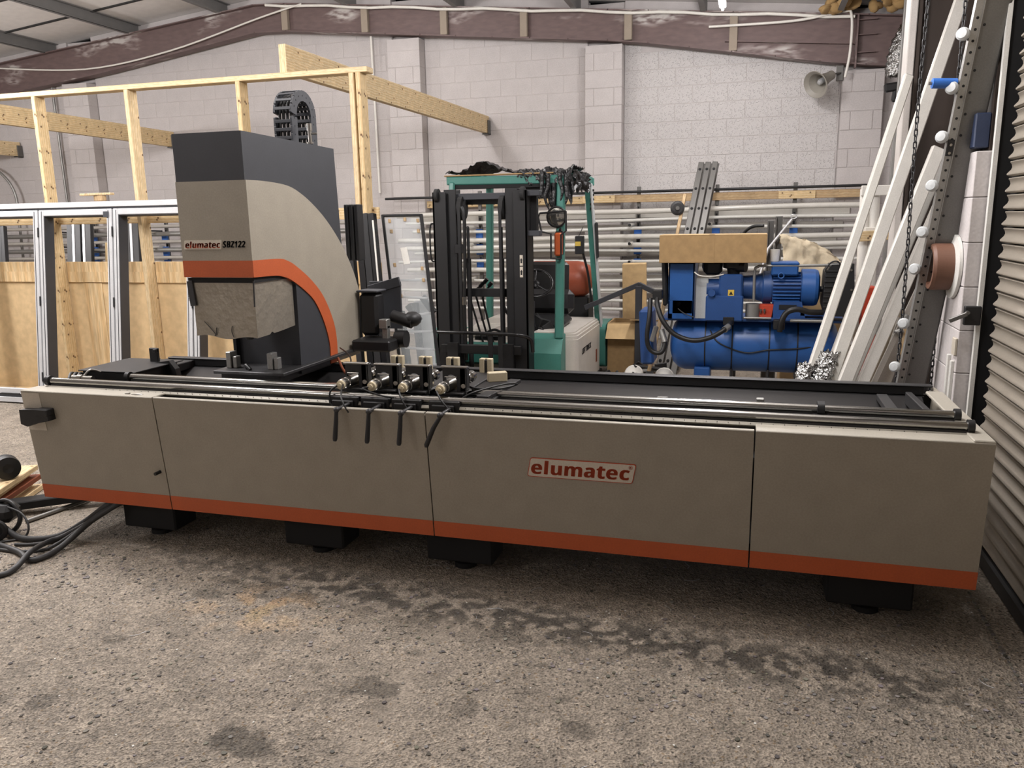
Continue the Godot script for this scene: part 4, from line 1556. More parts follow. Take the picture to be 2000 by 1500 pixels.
	b.tube(curve([Vector3(-2.33, 0.955, -4.25), Vector3(-1.98, 0.985, -3.72), Vector3(-1.83, 0.90, -3.32), Vector3(-1.77, 0.82, -3.27)]), 0.004, 6)
	single("air_line", b, M.hose, "thin black air line slanting across the clamp nearest the tower", "hose", Vector3(-1.9, 0.9, -3.5))

# ---------------------------------------------------------------- the fork lift
func build_forklift() -> void:
	var t := thing("fork_lift", "teal and pale grey fork lift with a black mast, parked behind the bed", "fork lift", Vector3(-2.15, 0, -7.6))
	var b: B
	# mast: two nested channels each side
	for s in [-1.0, 1.0]:
		var x: float = -2.58 if s < 0 else -1.93
		b = B.new()
		# outer channel opening inwards
		b.span(Vector3(x + s * 0.085, 0.06, -6.90), Vector3(x + s * 0.105, 1.93, -6.70), 0.003)
		b.span(Vector3(x - s * 0.02, 0.06, -6.715), Vector3(x + s * 0.105, 1.93, -6.70), 0.003)
		b.span(Vector3(x - s * 0.02, 0.06, -6.90), Vector3(x + s * 0.105, 1.93, -6.885), 0.003)
		put("outer_channel", b, M.black, t)
		b = B.new()
		b.span(Vector3(x - s * 0.01, 0.10, -6.86), Vector3(x + s * 0.01, 1.95, -6.74), 0.003)
		b.span(Vector3(x - s * 0.10, 0.10, -6.75), Vector3(x + s * 0.01, 1.95, -6.735), 0.003)
		b.span(Vector3(x - s * 0.10, 0.10, -6.865), Vector3(x + s * 0.01, 1.95, -6.85), 0.003)
		put("inner_channel", b, M.black, t)
		b = B.new()
		b.tube([Vector3(x - s * 0.06, 1.88, -6.80), Vector3(x + s * 0.0, 1.88, -6.80)], 0.055, 18)
		b.tube([Vector3(x + s * 0.05, 1.90, -6.72), Vector3(x + s * 0.08, 1.90, -6.72)], 0.06, 18)
		put("mast_roller", b, M.rubber, t)
		b = B.new()
		b.tube([Vector3(x - s * 0.155, 1.79, -6.80), Vector3(x - s * 0.115, 1.79, -6.80)], 0.105, 26)
		b.tube([Vector3(x - s * 0.165, 1.79, -6.80), Vector3(x - s * 0.105, 1.79, -6.80)], 0.03, 14)
		put("chain_wheel", b, M.rubber, t)
		b = B.new()
		b.span(Vector3(x - s * 0.15, 0.42, -6.705), Vector3(x - s * 0.125, 1.79, -6.695))
		put("lift_chain", b, M.black, t)
		b = B.new()
		b.tube([Vector3(x - s * 0.17, 0.15, -6.84), Vector3(x - s * 0.17, 1.35, -6.84)], 0.022, 12)
		b.tube([Vector3(x - s * 0.17, 1.35, -6.84), Vector3(x - s * 0.17, 1.62, -6.84)], 0.013, 10)
		put("lift_cylinder", b, M.black, t)
	for y in [1.865, 1.05, 0.30]:
		b = B.new()
		b.span(Vector3(-2.56, y - 0.045, -6.90), Vector3(-1.95, y + 0.03, -6.87), 0.004)
		put("cross_tie", b, M.black, t)
	b = B.new()
	b.span(Vector3(-2.54, 1.86, -6.80), Vector3(-1.96, 1.915, -6.77), 0.004)
	put("cross_tie", b, M.hood, t)
	for y in [1.90, 1.565]:
		b = B.new()
		b.span(Vector3(-1.86, y - 0.02, -6.80), Vector3(-1.72, y + 0.025, -6.72), 0.004)
		put("mast_bracket", b, M.hood, t)
	b = B.new()
	b.span(Vector3(-1.84, 1.56, -6.88), Vector3(-1.77, 1.90, -6.82), 0.004)
	put("mast_bracket", b, M.black, t)
	b = B.new()
	b.tube(curve([Vector3(-2.41, 1.80, -6.69), Vector3(-2.385, 1.70, -6.68), Vector3(-2.395, 1.3, -6.69), Vector3(-2.41, 0.9, -6.69), Vector3(-2.41, 0.45, -6.70)]), 0.016, 8)
	put("mast_hose", b, M.hose, t)
	b = B.new()
	b.tube([Vector3(-2.41, 1.02, -6.69), Vector3(-2.41, 0.95, -6.69)], 0.021, 10)
	put("hose_coupling", b, M.steel, t)
	b = B.new()
	b.tube([Vector3(-2.45, 1.52, -6.72), Vector3(-2.45, 1.20, -6.72)], 0.016, 8)
	b.span(Vector3(-2.49, 1.40, -6.74), Vector3(-2.41, 1.48, -6.70), 0.004)
	put("pressure_valve", b, M.black, t)
	b = B.new()
	b.tube(curve([Vector3(-2.70, 1.66, -6.76), Vector3(-2.735, 1.63, -6.75), Vector3(-2.735, 1.36, -6.75), Vector3(-2.70, 1.33, -6.76)]), 0.008, 6)
	put("hose_guard", b, M.black, t)
	for y in [1.34, 1.24]:
		b = B.new()
		b.span(Vector3(-1.895, y - 0.045, -6.6995), Vector3(-1.868, y + 0.045, -6.698))
		var ws := put("warning_sticker", b, M.plate_white, t, "small white sticker on the mast")
		b = B.new()
		b.prism(Transform3D(Basis(), Vector3(-1.8815, y, -6.698)), v2([-0.007, -0.025, 0.007, -0.025, 0.007, 0.0, 0.012, 0.0, 0.0, 0.02, -0.012, 0.0, -0.007, 0.0]), 0.0, 0.001)
		put("sticker_print", b, M.letter_black, ws)
	# fork carriage and its bent tube guard
	b = B.new()
	b.span(Vector3(-2.62, 0.24, -6.68), Vector3(-1.88, 0.33, -6.63), 0.004)
	b.span(Vector3(-2.62, 0.52, -6.68), Vector3(-1.88, 0.60, -6.63), 0.004)
	put("fork_carriage", b, M.black, t)
	b = B.new()
	b.tube(curve([Vector3(-2.99, 0.52, -6.52), Vector3(-2.985, 0.72, -6.50), Vector3(-2.93, 0.735, -6.48), Vector3(-2.4, 0.735, -6.45), Vector3(-1.96, 0.732, -6.45), Vector3(-1.84, 0.722, -6.46), Vector3(-1.77, 0.675, -6.56), Vector3(-1.76, 0.56, -6.60)]), 0.016, 10)
	put("guard_tube", b, M.black_gloss, t)
	for x in [-2.10, -2.01]:
		b = B.new()
		b.span(Vector3(x - 0.02, 0.25, -6.47), Vector3(x + 0.02, 0.735, -6.45), 0.003)
		put("guard_bar", b, M.black, t)
	for x in [-2.50, -1.99]:
		b = B.new()
		b.prism(Transform3D(Basis(Vector3(0, 0, 1), Vector3(0, 1, 0), Vector3(-1, 0, 0)), Vector3.ZERO), v2([-6.63, 0.62, -6.63, 0.04, -5.98, 0.035, -5.98, 0.05, -6.58, 0.085, -6.595, 0.62]), -x - 0.05, -x + 0.05)
		put("fork", b, M.black, t)
	# overhead guard
	b = B.new()
	b.bar(Vector3(-2.72, 2.045, -7.18), Vector3(-1.60, 2.03, -7.18), 0.075, 0.05, Vector3(0, 0, 1), 0.008)
	b.bar(Vector3(-2.72, 2.05, -8.36), Vector3(-1.56, 2.05, -8.36), 0.08, 0.05, Vector3(0, 0, 1), 0.008)
	for x in [-2.70, -1.60]:
		b.bar(Vector3(x, 2.05, -7.18), Vector3(x, 2.055, -8.36), 0.06, 0.085, Vector3.UP, 0.008)
	var guard := put("overhead_guard", b, M.teal, t)
	for k in 6:
		b = B.new()
		var z := -7.34 - k * 0.17
		b.span(Vector3(-2.67, 2.02, z - 0.012), Vector3(-1.63, 2.07, z + 0.012), 0.003)
		put("guard_slat", b, M.black, guard)
	b = B.new()
	b.span(Vector3(-2.68, 1.965, -7.185), Vector3(-1.62, 2.01, -7.165), 0.004)
	put("guard_lip", b, M.black_matt, guard)
	b = B.new()
	b.span(Vector3(-2.74, 2.082, -7.21), Vector3(-1.70, 2.094, -7.15), 0.003)
	put("guard_top_strip", b, M.card, guard, "brown strip along the guard's front edge")
	for p in [[Vector3(-2.665, 2.03, -7.18), Vector3(-2.72, 0.70, -6.96), 0.055], [Vector3(-1.635, 2.03, -7.18), Vector3(-1.615, 0.62, -6.98), 0.075], [Vector3(-2.675, 2.04, -8.33), Vector3(-2.72, 0.55, -8.36), 0.07], [Vector3(-1.615, 2.04, -8.33), Vector3(-1.50, 0.50, -8.40), 0.075]]:
		b = B.new()
		b.bar(p[0], p[1], p[2], 0.07, Vector3(0, 0, 1), 0.012)
		put("guard_post", b, M.teal, t)
	b = B.new()
	b.bar(Vector3(-1.575, 2.03, -8.28), Vector3(-1.47, 0.55, -8.35), 0.02, 0.075, Vector3(0, 0, 1), 0.006)
	put("post_trim", b, M.panel_grey, t)
	# body
	var side := Transform3D(Basis(Vector3(0, 0, 1), Vector3(0, 1, 0), Vector3(-1, 0, 0)), Vector3.ZERO)
	b = B.new()
	b.span(Vector3(-2.60, 0.36, -7.06), Vector3(-1.66, 0.565, -6.99), 0.02)
	put("front_cowl", b, M.teal, t)
	b = B.new()
	b.prism(side, v2([-7.06, 0.20, -7.06, 0.66, -6.95, 0.62, -6.88, 0.50, -6.88, 0.30, -6.93, 0.20]), 1.575, 1.90)
	put("front_fender", b, M.teal, t)
	for x in [[-2.88, -2.62]]:
		b = B.new()
		var arch := []
		for i in 9:
			var a := PI * i / 8.0
			arch.append(-7.20 + 0.30 * cos(a))
			arch.append(0.27 + 0.30 * sin(a))
		b.prism(side, v2([-6.86, 0.27] + [-6.84, 0.60, -6.95, 0.70, -7.62, 0.62, -7.62, 0.25] + [-7.50, 0.27, -7.40, 0.49, -7.20, 0.57, -7.0, 0.49, -6.90, 0.27]), -x[0], -x[1])
		put("front_fender", b, M.teal, t)
	for q in [[-2.84, -2.62, -7.20, 0.27], [-1.76, -1.58, -7.20, 0.27], [-2.70, -2.54, -8.35, 0.21], [-1.74, -1.60, -8.35, 0.21]]:
		b = B.new()
		var r: float = q[3]
		b.lathe(along(Vector3(q[0], r, q[2]), Vector3(1, 0, 0)), [Vector2(r * 0.55, 0.02), Vector2(r * 0.62, 0), Vector2(r * 0.93, 0.0), Vector2(r, 0.03), Vector2(r, q[1] - q[0] - 0.03), Vector2(r * 0.93, q[1] - q[0]), Vector2(r * 0.62, q[1] - q[0]), Vector2(r * 0.55, q[1] - q[0] - 0.02)], 28)
		var w := put("tyre", b, M.rubber, t)
		b = B.new()
		b.lathe(along(Vector3(q[0] + 0.03, r, q[2]), Vector3(1, 0, 0)), [Vector2(0, 0), Vector2(r * 0.3, 0), Vector2(r * 0.56, 0.03), Vector2(r * 0.56, q[1] - q[0] - 0.09), Vector2(r * 0.3, q[1] - q[0] - 0.05), Vector2(0, q[1] - q[0] - 0.05)], 20)
		put("wheel_rim", b, M.teal, w)
	b = B.new()
	b.span(Vector3(-2.62, 0.30, -7.62), Vector3(-1.76, 0.52, -7.05), 0.01)
	b.span(Vector3(-2.62, 0.52, -7.50), Vector3(-1.76, 0.575, -7.05), 0.01)
	put("floor_plate", b, M.truck_grey, t)
	# rounded engine hood, its grey side towards the camera's right
	var plan := Transform3D(Basis(Vector3(1, 0, 0), Vector3(0, 0, -1), Vector3(0, 1, 0)), Vector3.ZERO)
	b = B.new()
	for q in [[0.0, 0.06, 0.60], [0.008, 0.60, 0.63], [0.022, 0.63, 0.65], [0.045, 0.65, 0.662]]:
		var g: float = q[0]
		b.prism(plan, rounded([-1.93 + g, 7.06 + g, -1.465 - g, 7.06 + g, -1.465 - g, 8.28, -1.93 + g, 8.28], 0.09, 6), q[1], q[2], true)
	put("side_cover", b, M.truck_grey, t, "pale grey side cover")
	b = B.new()
	b.prism(side, v2([-7.6, 0.03, -8.28, 0.03, -8.28, 0.12, -7.75, 0.12]), 1.455, 1.50)
	put("cover_trim", b, M.black, t)
	b = B.new()
	b.span(Vector3(-2.66, 0.50, -8.45), Vector3(-1.94, 0.66, -7.62), 0.03)
	b.span(Vector3(-2.62, 0.57, -7.62), Vector3(-2.3, 0.66, -7.2), 0.03)
	put("engine_hood", b, M.truck_grey, t)
	b = B.new()
	b.prism(side, rounded([-8.30, 0.12, -8.30, 0.58, -8.75, 0.60, -8.92, 0.50, -8.92, 0.12], 0.08, 5), 1.42, 2.80, true)
	put("counterweight", b, M.teal, t)
	var face := Transform3D(Basis(Vector3(0, 0, -1), Vector3(0, 1, 0), Vector3(1, 0, 0)), Vector3(-1.463, 0.46, -7.50))
	put_letters("cover_lettering", "LIFT TRUCK", 0.055, 0.44, face, M.letter_black, t, "black lettering on the pale side cover")
	b = B.new()
	b.box(Transform3D(Basis(), Vector3(-1.464, 0.30, -8.02)), Vector3(0.003, 0.13, 0.07))
	put("side_sticker", b, M.rust, t, "brown sticker on the side cover")
	# seat, steering column and levers
	b = B.new()
	b.box(place(Vector3(-1.98, 1.09, -7.92), Vector3(-0.12, 0, 0)), Vector3(0.50, 0.34, 0.09), 0.035)
	b.box(place(Vector3(-1.90, 0.87, -7.84), Vector3(-0.12, 0, 0)), Vector3(0.48, 0.24, 0.13), 0.05)
	put("seat_back", b, M.seat_vinyl, t)
	b = B.new()
	b.box(place(Vector3(-1.92, 0.69, -7.60), Vector3(0.06, 0, 0)), Vector3(0.50, 0.10, 0.44), 0.04)
	put("seat_cushion", b, M.seat_vinyl, t)
	rng.seed = 201
	b = B.new()
	for k in 9:
		b.box(place(Vector3(-1.88 + rng.randf_range(-0.15, 0.18), 0.62 + rng.randf_range(0, 0.13), -7.35 + rng.randf_range(-0.1, 0.1)), Vector3(rng.randf_range(-0.5, 0.5), rng.randf_range(-1, 1), rng.randf_range(-1.2, 1.2))), Vector3(rng.randf_range(0.05, 0.16), rng.randf_range(0.06, 0.12), 0.02), 0.008)
	put("torn_seat_cover", b, M.rubber, t)
	b = B.new()
	b.bar(Vector3(-1.99, 0.50, -7.22), Vector3(-2.02, 0.95, -7.34), 0.15, 0.14, Vector3(0, 0, 1), 0.03)
	b.bar(Vector3(-2.02, 0.93, -7.34), Vector3(-2.0, 1.03, -7.40), 0.09, 0.09, Vector3(0, 0, 1), 0.02)
	for k in 4:
		b.box(place(Vector3(-2.13 + 0.27 * (k % 2), 0.47 + 0.035 * k, -7.17)), Vector3(0.14, 0.02, 0.12), 0.006)
	put("steering_column", b, M.hood, t)
	b = B.new()
	var ring := []
	var wheel := Transform3D(Basis(Vector3(1, 0, 0), 0.75).rotated(Vector3(0, 0, 1), -0.30), Vector3(-1.95, 1.085, -7.42))
	for i in 32:
		ring.append(wheel * Vector3(0.165 * cos(TAU * i / 32), 0, 0.165 * sin(TAU * i / 32)))
	b.tube(ring, 0.014, 8, false, true)
	put("steering_wheel", b, M.black_gloss, t)
	b = B.new()
	b.lathe(wheel, [Vector2(0, -0.04), Vector2(0.04, -0.03), Vector2(0.04, 0.0), Vector2(0.02, 0.012), Vector2(0, 0.014)], 18)
	for a in [0.3, 2.2, 4.4]:
		b.tube([wheel * Vector3(0, -0.01, 0), wheel * Vector3(0.16 * cos(a), 0, 0.16 * sin(a))], 0.009, 8)
	b.tube([wheel * Vector3(-0.03, 0, 0.03), wheel * Vector3(-0.03, 0.05, 0.03)], 0.016, 10)
	put("wheel_hub", b, M.black_gloss, t)
	for q in [[Vector3(-2.36, 0.56, -7.04), Vector3(-2.47, 1.0, -7.0), Vector3(-2.345, 1.105, -7.0)], [Vector3(-2.31, 0.56, -7.06), Vector3(-2.42, 1.03, -7.02), Vector3(-2.31, 1.14, -7.02)], [Vector3(-2.26, 0.56, -7.04), Vector3(-2.345, 1.0, -7.0), Vector3(-2.26, 1.11, -7.0)]]:
		b = B.new()
		b.tube([q[0], q[1] + Vector3(0.004, -0.02, 0), q[1] + Vector3(0.01, 0.012, 0), q[2]], 0.010, 8)
		var lv := put("lever", b, M.black, t)
		b = B.new()
		b.tube([q[2] - Vector3(0.02, 0.02, 0), q[2] + Vector3(0.012, 0.014, 0)], 0.019, 10)
		put("lever_knob", b, M.black_gloss, lv)
	b = B.new()
	b.tube(curve([Vector3(-2.22, 1.05, -7.15), Vector3(-2.19, 0.90, -7.15), Vector3(-2.12, 0.80, -7.15), Vector3(-2.03, 0.78, -7.2)]), 0.016, 8)
	put("hand_brake", b, M.black, t)
	b = B.new()
	b.span(Vector3(-2.46, 0.57, -7.22), Vector3(-2.22, 0.62, -7.08), 0.01)
	b.tube(curve([Vector3(-2.35, 0.64, -7.05), Vector3(-2.25, 0.68, -7.06), Vector3(-2.15, 0.63, -7.08)]), 0.013, 6)
	put("lever_base", b, M.black, t)
	# front work light in its tube cage, with the amber indicator below
	var at := Vector3(-1.645, 1.705, -7.08)
	b = B.new()
	b.lathe(along(at + Vector3(0, 0, -0.07), Vector3(-0.15, -0.05, 1)), [Vector2(0, 0), Vector2(0.05, 0.005), Vector2(0.088, 0.045), Vector2(0.095, 0.07), Vector2(0.095, 0.085), Vector2(0.086, 0.088), Vector2(0.082, 0.076)], 30, false)
	var light := put("work_lamp", b, M.black, t)
	b = B.new()
	b.lathe(along(at + Vector3(0, 0, -0.07), Vector3(-0.15, -0.05, 1)), [Vector2(0.084, 0.076), Vector2(0.06, 0.088), Vector2(0.03, 0.094), Vector2(0, 0.095)], 30, true)
	put("lamp_lens", b, M.lens_clear, light)
	b = B.new()
	b.tube([Vector3(-1.555, 1.75, -7.0), Vector3(-1.79, 1.735, -7.0), Vector3(-1.805, 1.70, -7.0), Vector3(-1.775, 1.575, -7.0), Vector3(-1.69, 1.555, -7.0), Vector3(-1.69, 1.34, -7.0), Vector3(-1.60, 1.335, -7.0)], 0.009, 8)
	b.tube([Vector3(-1.555, 1.75, -7.0), Vector3(-1.553, 1.58, -7.0), Vector3(-1.60, 1.545, -7.0), Vector3(-1.60, 1.335, -7.0)], 0.009, 8)
	put("lamp_cage", b, M.black, light)
	b = B.new()
	b.span(Vector3(-1.66, 1.36, -7.06), Vector3(-1.595, 1.565, -6.99), 0.014)
	put("indicator_lamp", b, M.amber, light)
	b = B.new()
	b.span(Vector3(-1.665, 1.35, -7.09), Vector3(-1.59, 1.575, -7.055), 0.006)
	b.tube([at + Vector3(0.02, -0.09, -0.04), Vector3(-1.62, 1.57, -7.08)], 0.02, 8)
	put("lamp_bracket", b, M.black, light)
	# electrical box and mirror on the rear post, box under the guard
	b = B.new()
	b.span(Vector3(-1.69, 1.33, -8.12), Vector3(-1.61, 1.51, -8.02), 0.006)
	var eb := put("control_box", b, M.black, t)
	b = B.new()
	b.span(Vector3(-1.685, 1.41, -8.019), Vector3(-1.63, 1.455, -8.016))
	put("box_label", b, M.yellow_sign, eb, "yellow label")
	b = B.new()
	b.tube(curve([Vector3(-1.62, 1.33, -8.1), Vector3(-1.585, 1.1, -8.2), Vector3(-1.56, 0.8, -8.25)]), 0.014, 6)
	b.tube([Vector3(-1.66, 1.50, -8.05), Vector3(-1.62, 1.60, -8.1)], 0.004, 5)
	put("box_cable", b, M.hose, eb)
	b = B.new()
	b.box(place(Vector3(-1.515, 1.46, -8.3), Vector3(0, 0.2, 0.04)), Vector3(0.03, 0.36, 0.12), 0.008)
	put("mirror", b, M.black, t)
	for k in 5:
		b = B.new()
		b.box(place(Vector3(-1.565, 1.78 + k * 0.045, -8.285), Vector3(0, 0.6, 0.05)), Vector3(0.045, 0.022, 0.012), 0.003)
		put("vent_slot", b, M.black_matt, t)
	b = B.new()
	b.span(Vector3(-1.98, 1.87, -7.40), Vector3(-1.72, 2.0, -7.20), 0.008)
	b.tube(curve([Vector3(-1.80, 1.88, -7.2), Vector3(-1.76, 1.80, -7.15), Vector3(-1.72, 1.86, -7.15), Vector3(-1.66, 1.90, -7.16)]), 0.006, 6)
	put("under_guard_box", b, M.black, t)
	# gas bottle lying across the back
	var g := thing("gas_bottle", "scuffed orange gas bottle lying across the back of the fork lift", "gas bottle", Vector3(-1.95, 1.04, -8.52))
	b = B.new()
	b.lathe(along(Vector3(-2.38, 1.04, -8.52), Vector3(1, 0, 0)), [Vector2(0, 0), Vector2(0.08, 0.012), Vector2(0.15, 0.05), Vector2(0.185, 0.11), Vector2(0.195, 0.15), Vector2(0.195, 0.62), Vector2(0.185, 0.68), Vector2(0.15, 0.74), Vector2(0.08, 0.775), Vector2(0, 0.785)], 32, true)
	put("bottle_body", b, M.gas_orange, g)
	b = B.new()
	b.lathe(along(Vector3(-2.43, 1.04, -8.52), Vector3(1, 0, 0)), [Vector2(0.115, 0), Vector2(0.125, 0), Vector2(0.125, 0.08), Vector2(0.115, 0.08), Vector2(0.115, 0)], 24)
	put("valve_collar", b, M.gas_orange, g)
	b = B.new()
	b.span(Vector3(-2.25, 0.58, -8.68), Vector3(-1.62, 0.86, -8.38), 0.01)
	put("bottle_cradle", b, M.black, t)
	# torn black plastic lying over the guard
	var tp := thing("torn_plastic_sheet", "torn black plastic sheet draped over the fork lift's roof guard", "plastic sheet", Vector3(-2.1, 2.1, -7.3))
	rng.seed = 202
	var nz := noise(FastNoiseLite.TYPE_SIMPLEX, 0.9, 5, 3)
	b = B.new()
	b.sheet(func(u: float, v: float) -> Vector3: return Vector3(lerpf(-2.74, -2.15, u), 2.108 + 0.05 * absf(nz.get_noise_2d(u * 5.0, v * 3.0)) + 0.085 * exp(-pow((u - 0.62) / 0.22, 2.0)) * (1.0 - 0.5 * v), lerpf(-7.17, -7.9, v) + 0.03 * nz.get_noise_2d(u * 9.0, 4.0)), 26, 10, 0.004)
	put("flat_piece", b, M.torn_plastic, tp)
	b = B.new()
	b.sheet(func(u: float, v: float) -> Vector3:
		var x := lerpf(-2.02, -1.52, u)
		var ragged := 0.10 + 0.10 * nz.get_noise_2d(u * 7.0, 1.0) + 0.22 * exp(-pow((u - 0.64) / 0.13, 2.0))
		var d := v * (0.55 + ragged)
		if d < 0.5:
			return Vector3(x, 2.112 + 0.035 * absf(nz.get_noise_2d(u * 6.0, v * 6.0)) + 0.02 * sin(u * 14.0) * u, -7.66 + d)
		return Vector3(x + 0.03 * nz.get_noise_2d(u * 8.0, d * 8.0), 2.115 - (d - 0.5) * (0.4 + 1.2 * u), -7.16 + 0.03 * nz.get_noise_2d(u * 10.0, d * 9.0 + 3.0)), 30, 22, 0.004)
	put("drooping_piece", b, M.torn_plastic, tp)
	b = B.new()
	b.sheet(func(u: float, v: float) -> Vector3: return Vector3(-1.53 + 0.05 * nz.get_noise_2d(u * 6.0, v * 5.0), 2.11 - v * (0.10 + 0.09 * absf(nz.get_noise_2d(u * 9.0, 7.0)) * 2.0), lerpf(-7.2, -7.95, u)), 22, 8, 0.004)
	put("side_piece", b, M.torn_plastic, tp)
	b = B.new()
	for k in 5:
		var c := Vector3(-1.80 + k * 0.055, 2.02 - 0.05 * (k % 3), -7.13)
		b.tube(curve([c + Vector3(0, 0.08, 0), c, c + Vector3(rng.randf_range(-0.03, 0.03), -0.10, 0.01), c + Vector3(rng.randf_range(-0.05, 0.05), -0.16 - 0.06 * (k % 2), 0)]), [0.02, 0.02, 0.02, 0.02, 0.02, 0.02, 0.022, 0.022, 0.02, 0.018, 0.018, 0.016, 0.015, 0.013, 0.012, 0.01, 0.008, 0.006, 0.004], 6)
	put("plastic_strip", b, M.torn_plastic, tp)

# ---------------------------------------------------------------- the compressor and what stands round it
func build_compressor() -> void:
	var t := thing("air_compressor", "large blue air compressor on its tank with motor, pump and black hoses", "compressor", Vector3(0.07, 0, -7.35))
	var b := B.new()
	b.lathe(along(Vector3(-0.66, 0.56, -7.38), Vector3(1, 0, 0)), [Vector2(0, 0), Vector2(0.10, 0.008), Vector2(0.18, 0.035), Vector2(0.225, 0.08), Vector2(0.245, 0.14), Vector2(0.245, 1.30), Vector2(0.225, 1.36), Vector2(0.18, 1.405), Vector2(0.10, 1.432), Vector2(0, 1.44)], 40, true)
	var tank := put("tank", b, M.blue, t)
	for x in [-0.34, -0.11, 0.20, 0.43]:
		b = B.new()
		b.lathe(along(Vector3(x - 0.006, 0.56, -7.38), Vector3(1, 0, 0)), [Vector2(0.245, 0), Vector2(0.2485, 0.002), Vector2(0.2485, 0.010), Vector2(0.245, 0.012)], 40)
		put("tank_band", b, M.black, tank)
		b = B.new()
		b.span(Vector3(x - 0.012, 0.28, -7.36), Vector3(x + 0.012, 0.345, -7.20), 0.003)
		b.tube([Vector3(x, 0.26, -7.19), Vector3(x, 0.36, -7.19)], 0.009, 8)
		put("band_bolt", b, M.dark_steel, tank)
	b = B.new()
	b.tube(curve([Vector3(-0.30, 0.70, -7.175), Vector3(-0.22, 0.60, -7.128), Vector3(0.0, 0.52, -7.13), Vector3(0.2, 0.55, -7.127), Vector3(0.45, 0.57, -7.127), Vector3(0.66, 0.60, -7.17)]), 0.006, 6)
	put("thin_cable", b, M.hose, tank)
	for x in [-0.36, 0.52]:
		b = B.new()
		b.span(Vector3(x - 0.07, 0.0, -7.50), Vector3(x + 0.07, 0.37, -7.16), 0.01)
		put("tank_foot", b, M.blue, tank)
	b = B.new()
	b.span(Vector3(-0.72, 0.79, -7.60), Vector3(0.80, 0.812, -7.12), 0.004)
	put("top_plate", b, M.blue_dark, t)
	# tall switch box with its open window
	b = B.new()
	b.span(Vector3(-0.66, 0.812, -7.45), Vector3(-0.44, 1.30, -7.43))
	b.span(Vector3(-0.66, 0.812, -7.45), Vector3(-0.645, 1.30, -7.06), 0.003)
	b.span(Vector3(-0.455, 0.812, -7.45), Vector3(-0.44, 1.30, -7.06), 0.003)
	b.span(Vector3(-0.66, 1.285, -7.45), Vector3(-0.44, 1.30, -7.06), 0.003)
	b.span(Vector3(-0.66, 0.97, -7.075), Vector3(-0.44, 1.30, -7.06), 0.003)
	b.span(Vector3(-0.66, 0.812, -7.075), Vector3(-0.62, 0.972, -7.06), 0.003)
	b.span(Vector3(-0.455, 0.812, -7.075), Vector3(-0.44, 0.972, -7.06), 0.003)
	b.span(Vector3(-0.66, 0.812, -7.075), Vector3(-0.44, 0.86, -7.06), 0.003)
	var bx := put("switch_cabinet", b, M.blue, t)
	b = B.new()
	b.span(Vector3(-0.64, 0.82, -7.42), Vector3(-0.46, 0.99, -7.40))
	b.tube([Vector3(-0.58, 0.93, -7.38), Vector3(-0.58, 0.93, -7.18)], 0.02, 8)
	put("cabinet_inside", b, M.black_matt, bx)
	b = B.new()
	b.tube(curve([Vector3(-0.575, 0.90, -7.08), Vector3(-0.53, 0.87, -7.05), Vector3(-0.48, 0.85, -7.03), Vector3(-0.43, 0.83, -7.03)]), 0.005, 6)
	put("loose_wire", b, M.cable_grey, bx)
	b = B.new()
	b.box(place(Vector3(-0.70, 1.13, -7.2), Vector3(0, 0, 0.05)), Vector3(0.04, 0.42, 0.2), 0.012)
	put("black_flap", b, M.rubber, bx)
	b = B.new()
	b.span(Vector3(-0.43, 0.812, -7.14), Vector3(-0.325, 1.16, -7.12), 0.003)
	put("grey_panel", b, M.panel_grey, t)
	# pump block
	b = B.new()
	b.span(Vector3(-0.34, 0.80, -7.34), Vector3(-0.03, 1.02, -7.03), 0.012)
	b.span(Vector3(-0.235, 1.0, -7.32), Vector3(-0.04, 1.20, -7.05), 0.015)
	b.tube([Vector3(-0.34, 1.07, -7.19), Vector3(-0.22, 1.07, -7.19)], 0.085, 22)
	b.tube([Vector3(-0.29, 1.045, -7.05), Vector3(-0.29, 1.045, -7.0)], 0.03, 14)
	var pump := put("pump_block", b, M.blue_dark, t)
	b = B.new()
	b.span(Vector3(-0.158, 1.02, -7.0485), Vector3(-0.108, 1.07, -7.046))
	put("warning_label", b, M.yellow_sign, pump, "small yellow warning label")
	b = B.new()
	b.prism(Transform3D(Basis(), Vector3(-0.133, 1.04, -7.0455)), v2([-0.017, -0.012, 0.017, -0.012, 0, 0.018]), 0, 0.001)
	put("warning_triangle", b, M.letter_black, pump)
	b = B.new()
	b.lathe(place(Vector3(-0.12, 1.19, -7.16)), [Vector2(0, 0), Vector2(0.05, 0), Vector2(0.055, 0.05), Vector2(0.09, 0.06), Vector2(0.09, 0.13), Vector2(0.05, 0.14), Vector2(0, 0.14)], 20)
	b.tube([Vector3(-0.16, 1.26, -7.16), Vector3(-0.02, 1.26, -7.10)], 0.045, 16)
	b.box(place(Vector3(-0.30, 1.27, -7.2), Vector3(0.3, 0.2, 0)), Vector3(0.16, 0.14, 0.16), 0.03)
	put("intake_valve", b, M.black, pump)
	b = B.new()
	b.tube(curve([Vector3(-0.44, 1.22, -7.03), Vector3(-0.39, 1.19, -7.02), Vector3(-0.28, 1.185, -7.03), Vector3(-0.20, 1.20, -7.06)]), 0.006, 6)
	put("white_wire", b, M.white_plastic, pump)
	# bell housing and motor
	b = B.new()
	b.lathe(along(Vector3(-0.04, 1.08, -7.22), Vector3(1, 0, 0)), [Vector2(0, 0), Vector2(0.10, 0), Vector2(0.105, 0.10), Vector2(0.125, 0.16), Vector2(0.14, 0.17), Vector2(0.14, 0.235), Vector2(0, 0.235)], 28)
	put("bell_housing", b, M.blue_dark, t)
	b = B.new()
